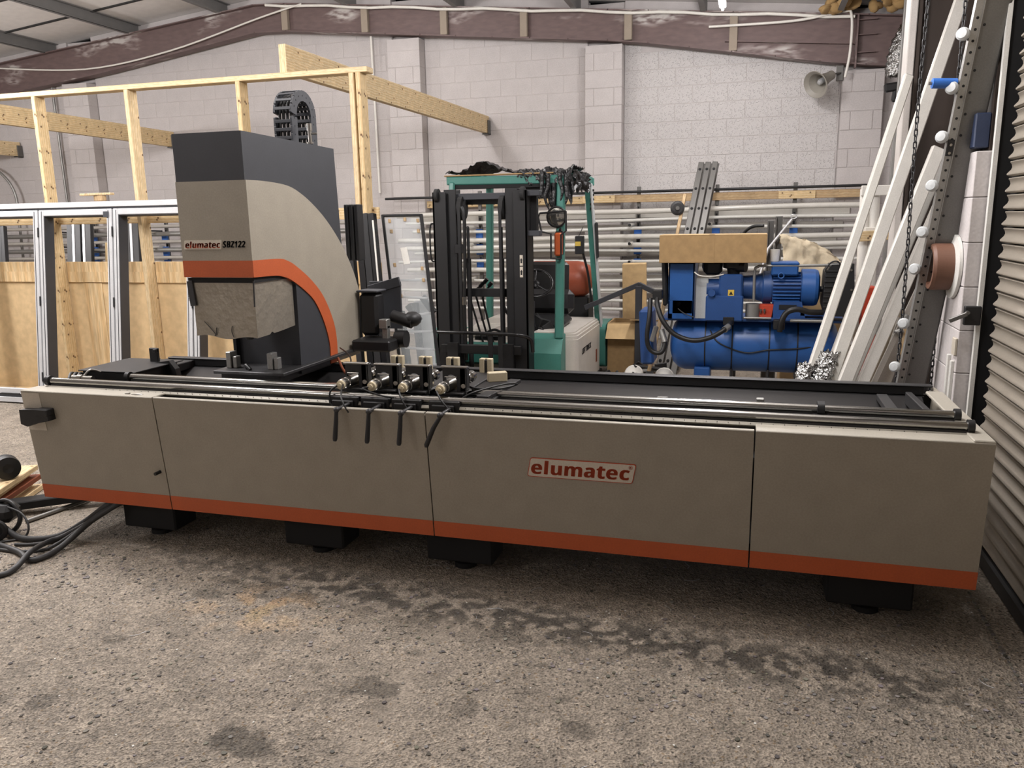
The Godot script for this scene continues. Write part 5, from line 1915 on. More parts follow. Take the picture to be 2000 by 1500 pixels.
	b.lathe(along(Vector3(0.19, 1.08, -7.22), Vector3(1, 0, 0)), [Vector2(0, 0), Vector2(0.128, 0), Vector2(0.128, 0.25), Vector2(0, 0.25)], 32)
	var motor := put("motor_body", b, M.blue_dark, t)
	for k in 15:
		var a := deg_to_rad(-62.0 + k * 12.0 + 90.0)
		b = B.new()
		var o := Vector3(0, cos(a), sin(a))
		b.bar(Vector3(0.205, 1.08, -7.22) + o * 0.138, Vector3(0.425, 1.08, -7.22) + o * 0.138, 0.006, 0.03, o, 0.0015)
		put("cooling_fin", b, M.blue, motor)
	b = B.new()
	b.lathe(along(Vector3(0.43, 1.08, -7.22), Vector3(1, 0, 0)), [Vector2(0.13, 0), Vector2(0.155, 0.005), Vector2(0.155, 0.11), Vector2(0.145, 0.135), Vector2(0.10, 0.15), Vector2(0, 0.152)], 32)
	put("fan_cowl", b, M.blue, motor)
	b = B.new()
	b.span(Vector3(0.185, 1.19, -7.30), Vector3(0.40, 1.285, -7.06), 0.012)
	b.span(Vector3(0.18, 1.275, -7.31), Vector3(0.405, 1.30, -7.05), 0.008)
	put("terminal_box", b, M.blue, motor)
	b = B.new()
	var ring := []
	for i in 16:
		ring.append(Vector3(0.265 + 0.022 * cos(TAU * i / 16), 1.19 + 0.022 * sin(TAU * i / 16), -7.052))
	b.tube(ring, 0.006, 6, false, true)
	put("lifting_eye", b, M.blue, motor)
	b = B.new()
	b.prism(Transform3D(Basis(), Vector3(0, 0, -7.25)), v2([0.20, 0.812, 0.48, 0.812, 0.44, 0.97, 0.22, 0.97]), -0.10, 0.17)
	b.span(Vector3(0.18, 0.81, -7.36), Vector3(0.62, 0.835, -7.05), 0.004)
	b.span(Vector3(0.43, 0.85, -7.3), Vector3(0.70, 0.885, -7.08), 0.005)
	var mf := put("motor_foot", b, M.blue_dark, motor)
	b = B.new()
	b.span(Vector3(0.26, 0.905, -7.079), Vector3(0.40, 0.945, -7.074))
	put("foot_slot", b, M.black_matt, mf)
	b = B.new()
	b.tube(curve([Vector3(0.055, 0.97, -7.07), Vector3(0.052, 1.22, -7.07), Vector3(0.075, 1.262, -7.07), Vector3(0.13, 1.27, -7.07), Vector3(0.4, 1.272, -7.07), Vector3(0.76, 1.278, -7.07)]), 0.012, 10)
	put("copper_pipe", b, M.alu_dull, t)
	b = B.new()
	b.tube([Vector3(-0.02, 0.835, -7.03), Vector3(0.20, 0.835, -7.03)], 0.010, 8)
	put("drain_pipe", b, M.alu_dull, t)
	b = B.new()
	b.tube([Vector3(0.35, 0.825, -6.98), Vector3(0.65, 0.825, -6.98)], 0.014, 8)
	put("drain_pipe", b, M.alu_dull, t)
	b = B.new()
	b.tube([Vector3(0.05, 0.95, -7.10), Vector3(0.05, 0.84, -7.10)], 0.06, 16)
	put("filter_pot", b, M.alu_dull, t)
	b = B.new()
	b.span(Vector3(0.09, 0.83, -7.18), Vector3(0.22, 0.945, -7.08), 0.006)
	put("red_block", b, M.red, t, "red block under the motor")
	b = B.new()
	for x in [0.115, 0.145]:
		b.tube([Vector3(x, 0.90, -7.08), Vector3(x, 0.90, -7.05)], 0.011, 10)
		b.tube([Vector3(x, 0.87, -7.07), Vector3(x, 0.91, -7.07)], 0.005, 6)
	put("gauge_tap", b, M.steel, t)
	# belt guard at the right end
	b = B.new()
	b.prism(Transform3D(Basis(Vector3(0, 1, 0), 0.0), Vector3(0, 0, -7.0)), v2([0.63, 0.86, 0.60, 0.95, 0.61, 1.22, 0.65, 1.28, 0.82, 1.29, 0.85, 0.86]), -0.34, -0.02)
	var cage := put("belt_guard", b, M.black, t)
	for k in 8:
		b = B.new()
		b.span(Vector3(0.60, 0.93 + k * 0.042, -7.022), Vector3(0.70, 0.945 + k * 0.042, -7.008), 0.003)
		put("guard_rib", b, M.rubber, cage)
	for q in [[0.80, 1.24], [0.81, 1.08], [0.81, 0.93]]:
		b = B.new()
		b.tube([Vector3(q[0], q[1], -7.02), Vector3(q[0], q[1], -7.008)], 0.009, 10)
		put("guard_screw", b, M.steel, cage)
	b = B.new()
	b.tube([Vector3(0.57, 1.07, -7.2), Vector3(0.65, 1.07, -7.2)], 0.025, 12)
	b.tube(curve([Vector3(0.60, 1.24, -7.0), Vector3(0.64, 1.30, -7.0), Vector3(0.69, 1.31, -7.0), Vector3(0.72, 1.27, -7.0)]), 0.007, 6)
	put("drive_shaft", b, M.black, t)
	# big hoses
	b = B.new()
	b.tube(curve([Vector3(-0.12, 0.80, -7.05), Vector3(-0.16, 0.765, -6.86), Vector3(-0.28, 0.69, -6.84), Vector3(-0.43, 0.66, -6.84), Vector3(-0.58, 0.71, -6.84), Vector3(-0.68, 0.82, -6.85), Vector3(-0.735, 0.95, -6.9), Vector3(-0.74, 1.02, -6.95)]), 0.021, 10)
	put("black_hose", b, M.hose, t)
	b = B.new()
	b.tube(curve([Vector3(-0.80, 1.0, -6.95), Vector3(-0.80, 0.85, -6.9), Vector3(-0.815, 0.70, -6.88), Vector3(-0.805, 0.60, -6.88), Vector3(-0.76, 0.545, -6.88), Vector3(-0.69, 0.545, -6.88), Vector3(-0.665, 0.62, -6.9), Vector3(-0.69, 0.70, -6.92)]), 0.02, 10)
	put("black_hose", b, M.hose, t)
	b = B.new()
	b.tube([Vector3(-0.665, 0.63, -6.9), Vector3(-0.70, 0.73, -6.93)], 0.026, 10)
	b.tube([Vector3(-0.14, 0.775, -6.9), Vector3(-0.17, 0.755, -6.85)], 0.028, 10)
	put("hose_coupling", b, M.alu_dull, t)
	b = B.new()
	b.span(Vector3(-0.19, 0.77, -7.13), Vector3(-0.10, 0.84, -7.02), 0.006)
	b.span(Vector3(0.22, 0.75, -7.13), Vector3(0.31, 0.83, -6.95), 0.006)
	b.span(Vector3(-0.78, 0.99, -7.05), Vector3(-0.70, 1.07, -6.92), 0.006)
	put("hose_port", b, M.black, t)
	b = B.new()
	b.tube(curve([Vector3(0.27, 0.74, -6.94), Vector3(0.28, 0.82, -6.92), Vector3(0.32, 0.90, -6.92), Vector3(0.40, 0.925, -6.93), Vector3(0.50, 0.90, -6.95), Vector3(0.60, 0.895, -7.0)]), 0.024, 10)
	put("black_hose", b, M.hose, t)
	b = B.new()
	b.box(place(Vector3(-0.86, 0.62, -7.35), Vector3(0, 0, 0.05)), Vector3(0.12, 0.5, 0.3), 0.02)
	put("condenser_box", b, M.blue_dark, t)
	b = B.new()
	b.bar(Vector3(-0.80, 0.60, -7.1), Vector3(-0.76, 0.74, -7.1), 0.045, 0.03, Vector3(0, 0, 1), 0.01)
	put("hand_valve", b, M.alu_dull, t)
	# long cardboard box lying on top
	var cb := thing("cardboard_box", "long closed brown cardboard box lying on top of the blue compressor", "cardboard box", Vector3(-0.3, 1.3, -7.15))
	b = B.new()
	b.span(Vector3(-0.733, 1.301, -7.34), Vector3(0.14, 1.532, -6.95), 0.004)
	put("carton", b, M.card, cb)
	b = B.new()
	b.span(Vector3(-0.733, 1.532, -7.34), Vector3(0.14, 1.5345, -7.152), 0.001)
	b.span(Vector3(-0.733, 1.532, -7.148), Vector3(0.14, 1.5345, -6.95), 0.001)
	put("lid_flap", b, M.card_pale, cb)
	b = B.new()
	b.span(Vector3(-0.325, 1.303, -6.949), Vector3(-0.28, 1.53, -6.9475))
	b.span(Vector3(-0.325, 1.534, -7.34), Vector3(-0.28, 1.5355, -6.949))
	put("packing_tape", b, M.card, cb)

func build_middle_stock() -> void:
	var b: B
	# aluminium ladder leaning on the wall behind the compressor: three nested sections
	var lt := thing("ladder", "folded three part aluminium ladder leaning on the wall behind the compressor", "ladder", Vector3(-0.72, 0, -7.9))
	for k in 3:
		for s in 2:
			var off := Vector3(0.082 * k, 0, -0.34 * s)
			var p0 := Vector3(-0.90, 0.0, -8.6) + off
			var p1 := Vector3(-0.60, 2.32, -10.3) + off
			b = B.new()
			b.bar(p0, p1, 0.066, 0.026, Vector3(0, 0.6, 0.8), 0.004)
			var st := put("stile", b, M.galvanised, lt)
			if s == 0:
				for r in 10:
					b = B.new()
					var p := p0.lerp(p1, 0.06 + r * 0.1)
					b.tube([p + Vector3(0, 0.008, 0.01), p + Vector3(0, 0.012, 0.016)], 0.017, 8)
					put("rung_end", b, M.black_matt, st)
		for r in 10:
			var p := Vector3(-0.90, 0.0, -8.6).lerp(Vector3(-0.60, 2.32, -10.3), 0.06 + r * 0.1) + Vector3(0.082 * k, 0, 0)
			b = B.new()
			b.tube([p, p + Vector3(0, 0, -0.34)], 0.016, 8)
			put("rung", b, M.alu_dull, lt)
	# castor on a board leaning next to the ladder
	var ct := thing("castor_board", "narrow old board with a grey castor wheel, leaning left of the ladder", "castor board", Vector3(-0.8, 0, -8.6))
	plank("board", Vector3(-0.98, 0.0, -8.5), Vector3(-0.73, 1.92, -9.55), 0.035, 0.06, M.old_wood, ct)
	b = B.new()
	b.lathe(along(Vector3(-0.80, 1.775, -9.40), Vector3(0.25, 0, 1)), [Vector2(0.02, 0), Vector2(0.055, 0), Vector2(0.075, 0.008), Vector2(0.08, 0.02), Vector2(0.075, 0.032), Vector2(0.055, 0.04), Vector2(0.02, 0.04)], 26)
	put("castor_wheel", b, M.cable_grey, ct)
	b = B.new()
	b.tube([Vector3(-0.80, 1.775, -9.42), Vector3(-0.79, 1.775, -9.33)], 0.022, 12)
	b.bar(Vector3(-0.80, 1.775, -9.43), Vector3(-0.70, 1.80, -9.50), 0.07, 0.012, Vector3(0, 1, 0), 0.003)
	put("castor_fork", b, M.galvanised, ct)
	# two grey channels and a rod behind the motor
	for k in 2:
		var x := 0.165 + 0.075 * k
		b = B.new()
		b.span(Vector3(x, 0.0, -8.52), Vector3(x + 0.012, 1.63 + 0.04 * k, -8.44), 0.002)
		b.span(Vector3(x, 0.0, -8.52), Vector3(x + 0.065, 1.63 + 0.04 * k, -8.51), 0.002)
		b.span(Vector3(x + 0.055, 0.0, -8.52), Vector3(x + 0.065, 1.63 + 0.04 * k, -8.44), 0.002)
		single("steel_channel", b, M.galvanised, ["upright grey steel channel just right of the cardboard box's end", "taller grey steel channel beside the first, behind the pale rod"][k], "steel channel", Vector3(x, 0, -8.5), "channels behind the motor")
	b = B.new()
	b.tube([Vector3(0.06, 0.9, -8.3), Vector3(0.18, 1.36, -8.38), Vector3(0.39, 1.64, -8.42)], 0.013, 8)
	var ring := []
	for i in 14:
		ring.append(Vector3(0.405 + 0.03 * cos(TAU * i / 14), 1.665 + 0.02 * sin(TAU * i / 14), -8.42))
	b.tube(ring, 0.006, 6, false, true)
	single("hook_rod", b, M.alu, "pale metal rod with a ring end slanting beside the grey channels", "rod", Vector3(0.2, 1.3, -8.4))
	b = B.new()
	b.tube(curve([Vector3(0.13, 1.58, -8.5), Vector3(0.02, 1.57, -8.55), Vector3(-0.06, 1.50, -8.6), Vector3(-0.10, 1.35, -8.6), Vector3(-0.1, 0.02, -8.6)]), 0.016, 8)
	single("black_cable", b, M.hose, "thick black cable arching from the channels down behind the cardboard box", "cable", Vector3(0.0, 1.4, -8.5))
	# cream sack cloth humped over a crate behind the motor
	var nz := noise(FastNoiseLite.TYPE_SIMPLEX_SMOOTH, 1.2, 9, 3)
	var sk := thing("dust_sheet", "crumpled cream cloth humped behind the blue motor", "cloth", Vector3(0.55, 0, -8.1))
	b = B.new()
	b.sheet(func(u: float, v: float) -> Vector3:
		var x := lerpf(0.26, 0.86, u)
		var top := 1.47 - 0.05 * u - 0.22 * pow(u, 2.2)
		var y := lerpf(1.0, top, sin(v * PI * 0.62) / sin(PI * 0.62)) if v < 0.8 else top - (v - 0.8) * 0.2
		return Vector3(x + 0.03 * nz.get_noise_2d(u * 4.0, v * 5.0) + 0.06 * (1.0 - v) * (1.0 - u), y + 0.02 * nz.get_noise_2d(u * 5.0 + 9.0, v * 4.0), -7.78 - 0.25 * v + 0.06 * nz.get_noise_2d(u * 3.0, v * 3.0 + 5.0)), 24, 20, 0.006)
	put("cloth", b, M.cloth, sk)
	b = B.new()
	b.span(Vector3(0.32, 0, -8.35), Vector3(0.88, 1.16, -7.88), 0.01)
	put("crate", b, M.card_pale, sk)
	b = B.new()
	b.lathe(place(Vector3(0.21, 1.302, -7.18)), [Vector2(0, 0), Vector2(0.035, 0), Vector2(0.04, 0.10), Vector2(0.038, 0.10), Vector2(0.033, 0.006), Vector2(0, 0.006)], 18)
	single("white_cup", b, M.white_plastic, "white cup standing on the motor's terminal box", "cup", Vector3(0.21, 1.3, -7.18))
	# dark steel trestle left of the compressor
	var tr := thing("steel_trestle", "dark steel trestle with a peaked top between fork lift and compressor", "trestle", Vector3(-1.05, 0, -8.2))
	b = B.new()
	b.span(Vector3(-1.095, 0, -8.23), Vector3(-1.03, 1.0, -8.17), 0.004)
	put("post", b, M.hood, tr)
	b = B.new()
	b.bar(Vector3(-1.62, 0.77, -8.2), Vector3(-1.055, 1.015, -8.2), 0.05, 0.05, Vector3(0, 0, 1), 0.004)
	put("left_arm", b, M.hood, tr)
	b = B.new()
	b.bar(Vector3(-1.065, 1.015, -8.2), Vector3(-0.82, 0.90, -8.2), 0.05, 0.05, Vector3(0, 0, 1), 0.004)
	put("right_arm", b, M.hood, tr)
	b = B.new()
	b.bar(Vector3(-1.04, 0.50, -8.2), Vector3(-0.86, 0.50, -8.2), 0.03, 0.03, Vector3(0, 0, 1), 0.003)
	b.span(Vector3(-1.2, 0, -8.3), Vector3(-0.93, 0.02, -8.1), 0.004)
	put("base", b, M.hood, tr)
	# cardboard behind the fork lift
	var c1 := thing("tall_carton", "tall narrow brown carton standing behind the dark trestle", "cardboard box", Vector3(-1.15, 0, -8.5))
	b = B.new()
	b.box(place(Vector3(-1.20, 0.60, -8.95), Vector3(0, 0.1, 0.02)), Vector3(0.26, 1.17, 0.22), 0.005)
	put("carton", b, M.card_pale, c1)
	var c2 := thing("open_carton", "open brown carton with spread flaps behind the fork lift's rear corner", "cardboard box", Vector3(-1.110, 0, -8.430))
	b = B.new()
	b.span(Vector3(-1.400, 0.0, -8.730), Vector3(-1.380, 0.60, -8.330))
	b.span(Vector3(-1.000, 0.0, -8.730), Vector3(-0.980, 0.60, -8.330))
	b.span(Vector3(-1.400, 0.0, -8.740), Vector3(-0.980, 0.60, -8.720))
	b.span(Vector3(-1.400, 0.0, -8.340), Vector3(-0.980, 0.60, -8.320))
	b.span(Vector3(-1.400, 0.0, -8.730), Vector3(-0.980, 0.02, -8.330))
	put("carton", b, M.card, c2)
	b = B.new()
	b.bar(Vector3(-1.190, 0.60, -8.330), Vector3(-1.190, 0.45, -8.180), 0.42, 0.006, Vector3(0, 0.7, 0.7))
	put("flap", b, M.card_pale, c2)
	b = B.new()
	b.bar(Vector3(-0.980, 0.60, -8.530), Vector3(-0.95, 0.66, -8.13), 0.38, 0.006, Vector3(0, 1, 0))
	put("flap", b, M.card_pale, c2)
	plank_thing("timber_stick", Vector3(-0.92, 0.0, -7.55), Vector3(-0.73, 1.02, -7.75), 0.035, 0.03, M.old_wood, "thin wooden stick leaning between the trestle and the compressor", "stick")
	# heap of wheels and scraps on the floor there
	rng.seed = 301
	var spots := [Vector3(-1.02, 0.19, -7.62), Vector3(-0.90, 0.12, -7.5), Vector3(-1.12, 0.06, -7.45), Vector3(-0.74, 0.16, -7.7)]
	for k in 4:
		b = B.new()
		b.lathe(along(spots[k], Vector3(rng.randf_range(-0.4, 0.4), 0.5, 1)), [Vector2(0.012, 0), Vector2(0.03, 0), Vector2(0.03, 0.012), Vector2(0.065, 0.014), Vector2(0.085, 0.0), Vector2(0.092, 0.015), Vector2(0.092, 0.03), Vector2(0.08, 0.045), Vector2(0.03, 0.042), Vector2(0.03, 0.06), Vector2(0.012, 0.06)], 24)
		single("white_pulley", b, M.white_plastic, ["large white pulley wheel on top of the scrap heap", "white pulley wheel half buried in the scrap heap", "white pulley wheel lying at the heap's front left", "white pulley wheel close to the compressor's tank"][k], "pulley", spots[k], "white pulleys in the scrap heap")
	for k in 6:
		var a := Vector3(rng.randf_range(-1.25, -0.75), 0.05 + 0.04 * k, rng.randf_range(-7.8, -7.5))
		var d := Vector3(rng.randf_range(-0.2, 0.2), rng.randf_range(-0.03, 0.12), rng.randf_range(-0.1, 0.1)).normalized() * 0.16
		b = B.new()
		b.bar(a - d, a + d, 0.06, 0.014, Vector3(0, 1, 0.3), 0.003)
		single("scrap_strip", b, [M.old_wood, M.alu_dull, M.rubber][k % 3], "%s scrap strip, %s in the heap by the trestle" % [["old wooden", "dull metal", "black rubber"][k % 3], ["lowest", "second from the floor", "third from the floor", "fourth from the floor", "second from the top", "topmost"][k]], "scrap", a, "strips in the scrap heap")
	b = B.new()
	for k in 26:
		b.box(place(Vector3(rng.randf_range(-1.3, -0.7), rng.randf_range(0.02, 0.22), rng.randf_range(-8.0, -7.5)), Vector3(rng.randf() * 3, rng.randf() * 3, rng.randf() * 3)), Vector3(rng.randf_range(0.03, 0.14), rng.randf_range(0.01, 0.03), rng.randf_range(0.03, 0.09)), 0.004)
	var heap := single("scrap_litter", b, M.cable_grey, "loose grey scraps heaped on the floor left of the compressor", "scrap", Vector3(-1, 0, -7.75))
	heap.set_meta("kind", "stuff")
	# black profiles and a glazed panel leaning behind the tower
	var gp := [[Vector3(-2.80, 0.0, -5.45), Vector3(-2.96, 1.76, -5.66), 0.045, "black"], [Vector3(-2.70, 0.0, -5.45), Vector3(-2.875, 1.755, -5.66), 0.05, "black_gloss"], [Vector3(-2.635, 0.0, -5.45), Vector3(-2.82, 1.75, -5.66), 0.055, "black"], [Vector3(-2.575, 0.0, -5.45), Vector3(-2.765, 1.75, -5.66), 0.05, "black_gloss"]]
	var sd := ["leftmost black profile leaning beside the tower's back edge", "second black profile leaning between tower and glazed panel", "third black profile leaning between tower and glazed panel", "black profile leaning directly against the glazed panel's edge"]
	for k in 4:
		plank_thing("black_profile", gp[k][0], gp[k][1], gp[k][2], 0.06, M[gp[k][3]], sd[k], "window profile", "black profiles between tower and glass")
	b = B.new()
	b.bar(Vector3(-2.66, 0.95, -5.52), Vector3(-2.73, 1.70, -5.60), 0.012, 0.008, Vector3(0, 0, 1), 0.001)
	single("white_edge_strip", b, M.white_plastic, "thin white strip in the gap between the leaning black profiles", "strip", Vector3(-2.7, 1.3, -5.55))
	var gt := thing("glazed_panel", "glazed panel with amber corner pads leaning beside the black profiles", "glass panel", Vector3(-2.4, 0, -5.75))
	var u := Vector3(-0.24, 1.75, -0.22).normalized()
	var w := Vector3(1, 0, -0.25).normalized()
	var o := Vector3(-2.45, 0.02, -5.58)
	var nrm := w.cross(u).normalized()
	b = B.new()
	b.box(Transform3D(Basis(w, u, nrm), o + u * 0.88 + w * 0.10), Vector3(0.30, 1.74, 0.006))
	put("glass_pane", b, M.glass, gt)
	for q in [[-0.05, 0.02], [0.25, 0.025]]:
		b = B.new()
		b.bar(o + w * q[0], o + w * q[0] + u * 1.75, q[1], 0.03, nrm, 0.003)
		put("edge_profile", b, M.black, gt)
	for q in [0.008, 1.742]:
		b = B.new()
		b.bar(o + u * q - w * 0.05, o + u * q + w * 0.25, 0.018, 0.03, nrm, 0.003)
		put("edge_profile", b, M.black, gt)
	for q in [[0.0, 1.70], [0.12, 1.71], [0.22, 1.70], [0.005, 1.62], [0.215, 1.62], [0.0, 1.36], [0.21, 1.33], [0.21, 1.24], [0.02, 1.12]]:
		b = B.new()
		b.box(Transform3D(Basis(w, u, nrm), o + w * q[0] + u * q[1] + nrm * 0.006), Vector3(0.022, 0.03, 0.008), 0.003)
		put("corner_pad", b, M.old_wood, gt)
	for k in 8:
		b = B.new()
		b.box(Transform3D(Basis(w, u, nrm).rotated(nrm, 0.08 * (k % 3 - 1)), o + w * (0.10 + 0.02 * (k % 2)) + u * (0.30 + 0.135 * k) - nrm * 0.05), Vector3(0.26, 0.018, 0.02), 0.003)
		put("inner_strip", b, M.alu, gt)
	b = B.new()
	b.box(Transform3D(Basis(w, u, nrm).rotated(nrm, 0.1), o + w * 0.09 + u * 1.43 + nrm * 0.004), Vector3(0.05, 0.13, 0.002))
	put("paper_label", b, M.white_plastic, gt, "white paper label")
	for k in 2:
		b = B.new()
		var oo := Vector3(-2.50 + k * 0.10, 0.01, -5.71 - k * 0.06)
		b.bar(oo, oo + Vector3(-0.14, 0.98 + 0.06 * k, -0.12), 0.05, 0.06, Vector3(0, 0, 1), 0.004)
		b.bar(oo + Vector3(-0.05, 0.95 + 0.06 * k, -0.13), oo + Vector3(-0.01, 0.98 + 0.06 * k, -0.13), 0.04, 0.16, Vector3(0, 1, 0), 0.003)
		single("black_profile", b, M.black, ["short black profile leaning at the foot of the glazed panel", "short black profile leaning nearest the fork lift's mast"][k], "window profile", oo, "black profiles between tower and glass")
	b = B.new()
	b.box(place(Vector3(-2.44, 0.55, -5.84), Vector3(-0.12, -0.15, 0.10)), Vector3(0.16, 1.05, 0.012), 0.003)
	single("pale_board", b, M.panel_grey, "pale grey narrow board leaning beside the fork lift's mast", "board", Vector3(-2.2, 0.5, -5.85))

# ---------------------------------------------------------------- profile rack along the back wall
func build_rack() -> void:
	var b: B
	# timber rail fixed to the wall
	var rail := thing("wall_rail", "long timber rail fixed along the white wall above the rack's tubes", "timber rail", Vector3(-1.8, 1.9, -11.2))
	plank("board", Vector3(-4.95, 1.905, -11.2), Vector3(-1.95, 1.925, -11.2), 0.10, 0.05, M.pine1, rail)
	plank("board", Vector3(-1.94, 1.925, -11.0), Vector3(1.36, 1.93, -11.0), 0.10, 0.05, M.old_wood, rail)
	for x in [-1.98, 0.55]:
		plank("splice_board", Vector3(x - 0.22, 1.925, -10.955), Vector3(x + 0.22, 1.925, -10.955), 0.095, 0.02, M.pine1, rail)
	b = B.new()
	b.tube([Vector3(-5.12, 2.0, -10.95), Vector3(1.36, 2.02, -10.95)], 0.017, 8)
	single("black_bar", b, M.black, "long black bar laid along the very top of the rack", "bar", Vector3(-1.9, 2.0, -10.95))
	# uprights with stub arms and blue sleeves
	var n := 0
	var said := ["rack upright hidden largely by the fork lift's mast", "rack upright above the dark trestle", "rack upright just right of the ladder", "rack upright above the cream cloth", "rack upright seen through the second door frame opening", "rack upright seen through the third door frame opening"]
	var xs := [-3.70, -1.45, -0.43, 0.534, -10.45, -9.05]
	for k in 6:
		var x: float = xs[k]
		var t := thing("rack_upright", said[k] + ", grey post with blue sleeves", "rack", Vector3(x, 0, -11.0), "uprights of the profile rack")
		b = B.new()
		b.span(Vector3(x - 0.025, 0, -11.07), Vector3(x + 0.025, 2.08, -11.03), 0.003)
		put("post", b, M.galvanised, t)
		for j in 8:
			b = B.new()
			b.span(Vector3(x - 0.012, 1.12 + j * 0.11, -11.029), Vector3(x + 0.012, 1.16 + j * 0.11, -11.0285))
			put("slot", b, M.black_matt, t)
		for j in 3:
			b = B.new()
			b.span(Vector3(x - 0.05, 0.98 + j * 0.21, -11.02), Vector3(x + 0.05, 1.13 + j * 0.21, -10.97), 0.008)
			put("blue_sleeve", b, M.blue_plastic, t)
		for j in 5:
			b = B.new()
			var y := 0.62 + j * 0.24
			b.tube([Vector3(x - 0.06, y, -11.02), Vector3(x - 0.07, y, -10.70)], 0.022, 10)
			var arm := put("stub_arm", b, M.white_plastic, t)
			b = B.new()
			b.tube([Vector3(x - 0.07, y, -10.70), Vector3(x - 0.0705, y, -10.69)], 0.02, 10)
			put("arm_end", b, M.black, arm)
		b = B.new()
		b.prism(Transform3D(Basis(), Vector3(x, 1.96, -10.99)), v2([-0.09, 0.0, 0.09, 0.0, 0.03, -0.07, -0.03, -0.07]), -0.02, 0.0)
		put("top_bracket", b, M.galvanised, t)
	# tubes lying on the arms; each has its own length, height and finish
	var ys := [1.765, 1.645, 1.53, 1.415, 1.31, 1.245, 1.11, 0.985, 0.845, 0.70, 0.56, 0.45]
	var words := ["topmost", "second", "third", "fourth", "fifth", "sixth", "seventh", "eighth", "ninth", "tenth", "eleventh", "lowest"]
	rng.seed = 302
	for k in 12:
		var wrapped: bool = k in [0, 3, 4, 7]
		b = B.new()
		var x1: float = 1.45 - 0.08 * (k % 4)
		var pts := []
		for i in 13:
			var u := i / 12.0
			pts.append(Vector3(lerpf(-4.9 + 0.12 * (k % 3), x1, u), ys[k] + 0.012 * sin(u * 9.0 + k) + 0.03 * (u - 0.5), -10.85 - 0.03 * (k % 2)))
		b.tube(pts, 0.034 if wrapped else 0.021, 8)
		single("stock_tube", b, M.wrap if wrapped else M.white_metal, "%s %s lying along the rack behind fork lift and compressor" % [words[k], "film wrapped length" if wrapped else "white tube"], "tube", pts[6], "tubes on the rack behind the fork lift")
	for k in 7:
		b = B.new()
		b.bar(Vector3(-4.8 + 0.1 * k, 1.70 - 0.17 * k, -11.1), Vector3(1.2 - 0.07 * k, 1.72 - 0.17 * k, -11.1), 0.085, 0.02, Vector3(0, 0, 1), 0.004)
		single("flat_profile", b, M.wrap_grey if k % 2 else M.wrap, "%s flat pale profile lying at the back of the rack" % words[k], "profile", Vector3(-1.8, 1.7 - 0.17 * k, -11.1), "flat profiles at the back of the rack")
	for k in 6:
		b = B.new()
		var y: float = [1.66, 1.54, 1.42, 1.29, 1.17, 1.04][k]
		b.tube([Vector3(-14.5, y - 0.03, -10.85), Vector3(-10.0, y, -10.85), Vector3(-5.4 - 0.2 * k, y + 0.015, -10.85)], 0.036 if k % 2 else 0.026, 8)
		single("stock_tube", b, M.alu_dull if k % 2 else M.wrap_grey, "%s grey length on the left rack, seen through the door frames" % words[k], "tube", Vector3(-9, y, -10.85), "lengths on the left rack")
	for k in 4:
		b = B.new()
		var p: Vector3 = [Vector3(-11.0, 1.60, -10.7), Vector3(-10.95, 1.36, -10.7), Vector3(-9.6, 1.62, -10.7), Vector3(-10.2, 1.28, -10.7)][k]
		b.tube([p, p + Vector3(0.75, -0.03, 0.0)], 0.013, 8)
		single("dark_rod", b, M.black, "%s short black rod sticking out of the left rack" % words[k], "rod", p, "black rods on the left rack")

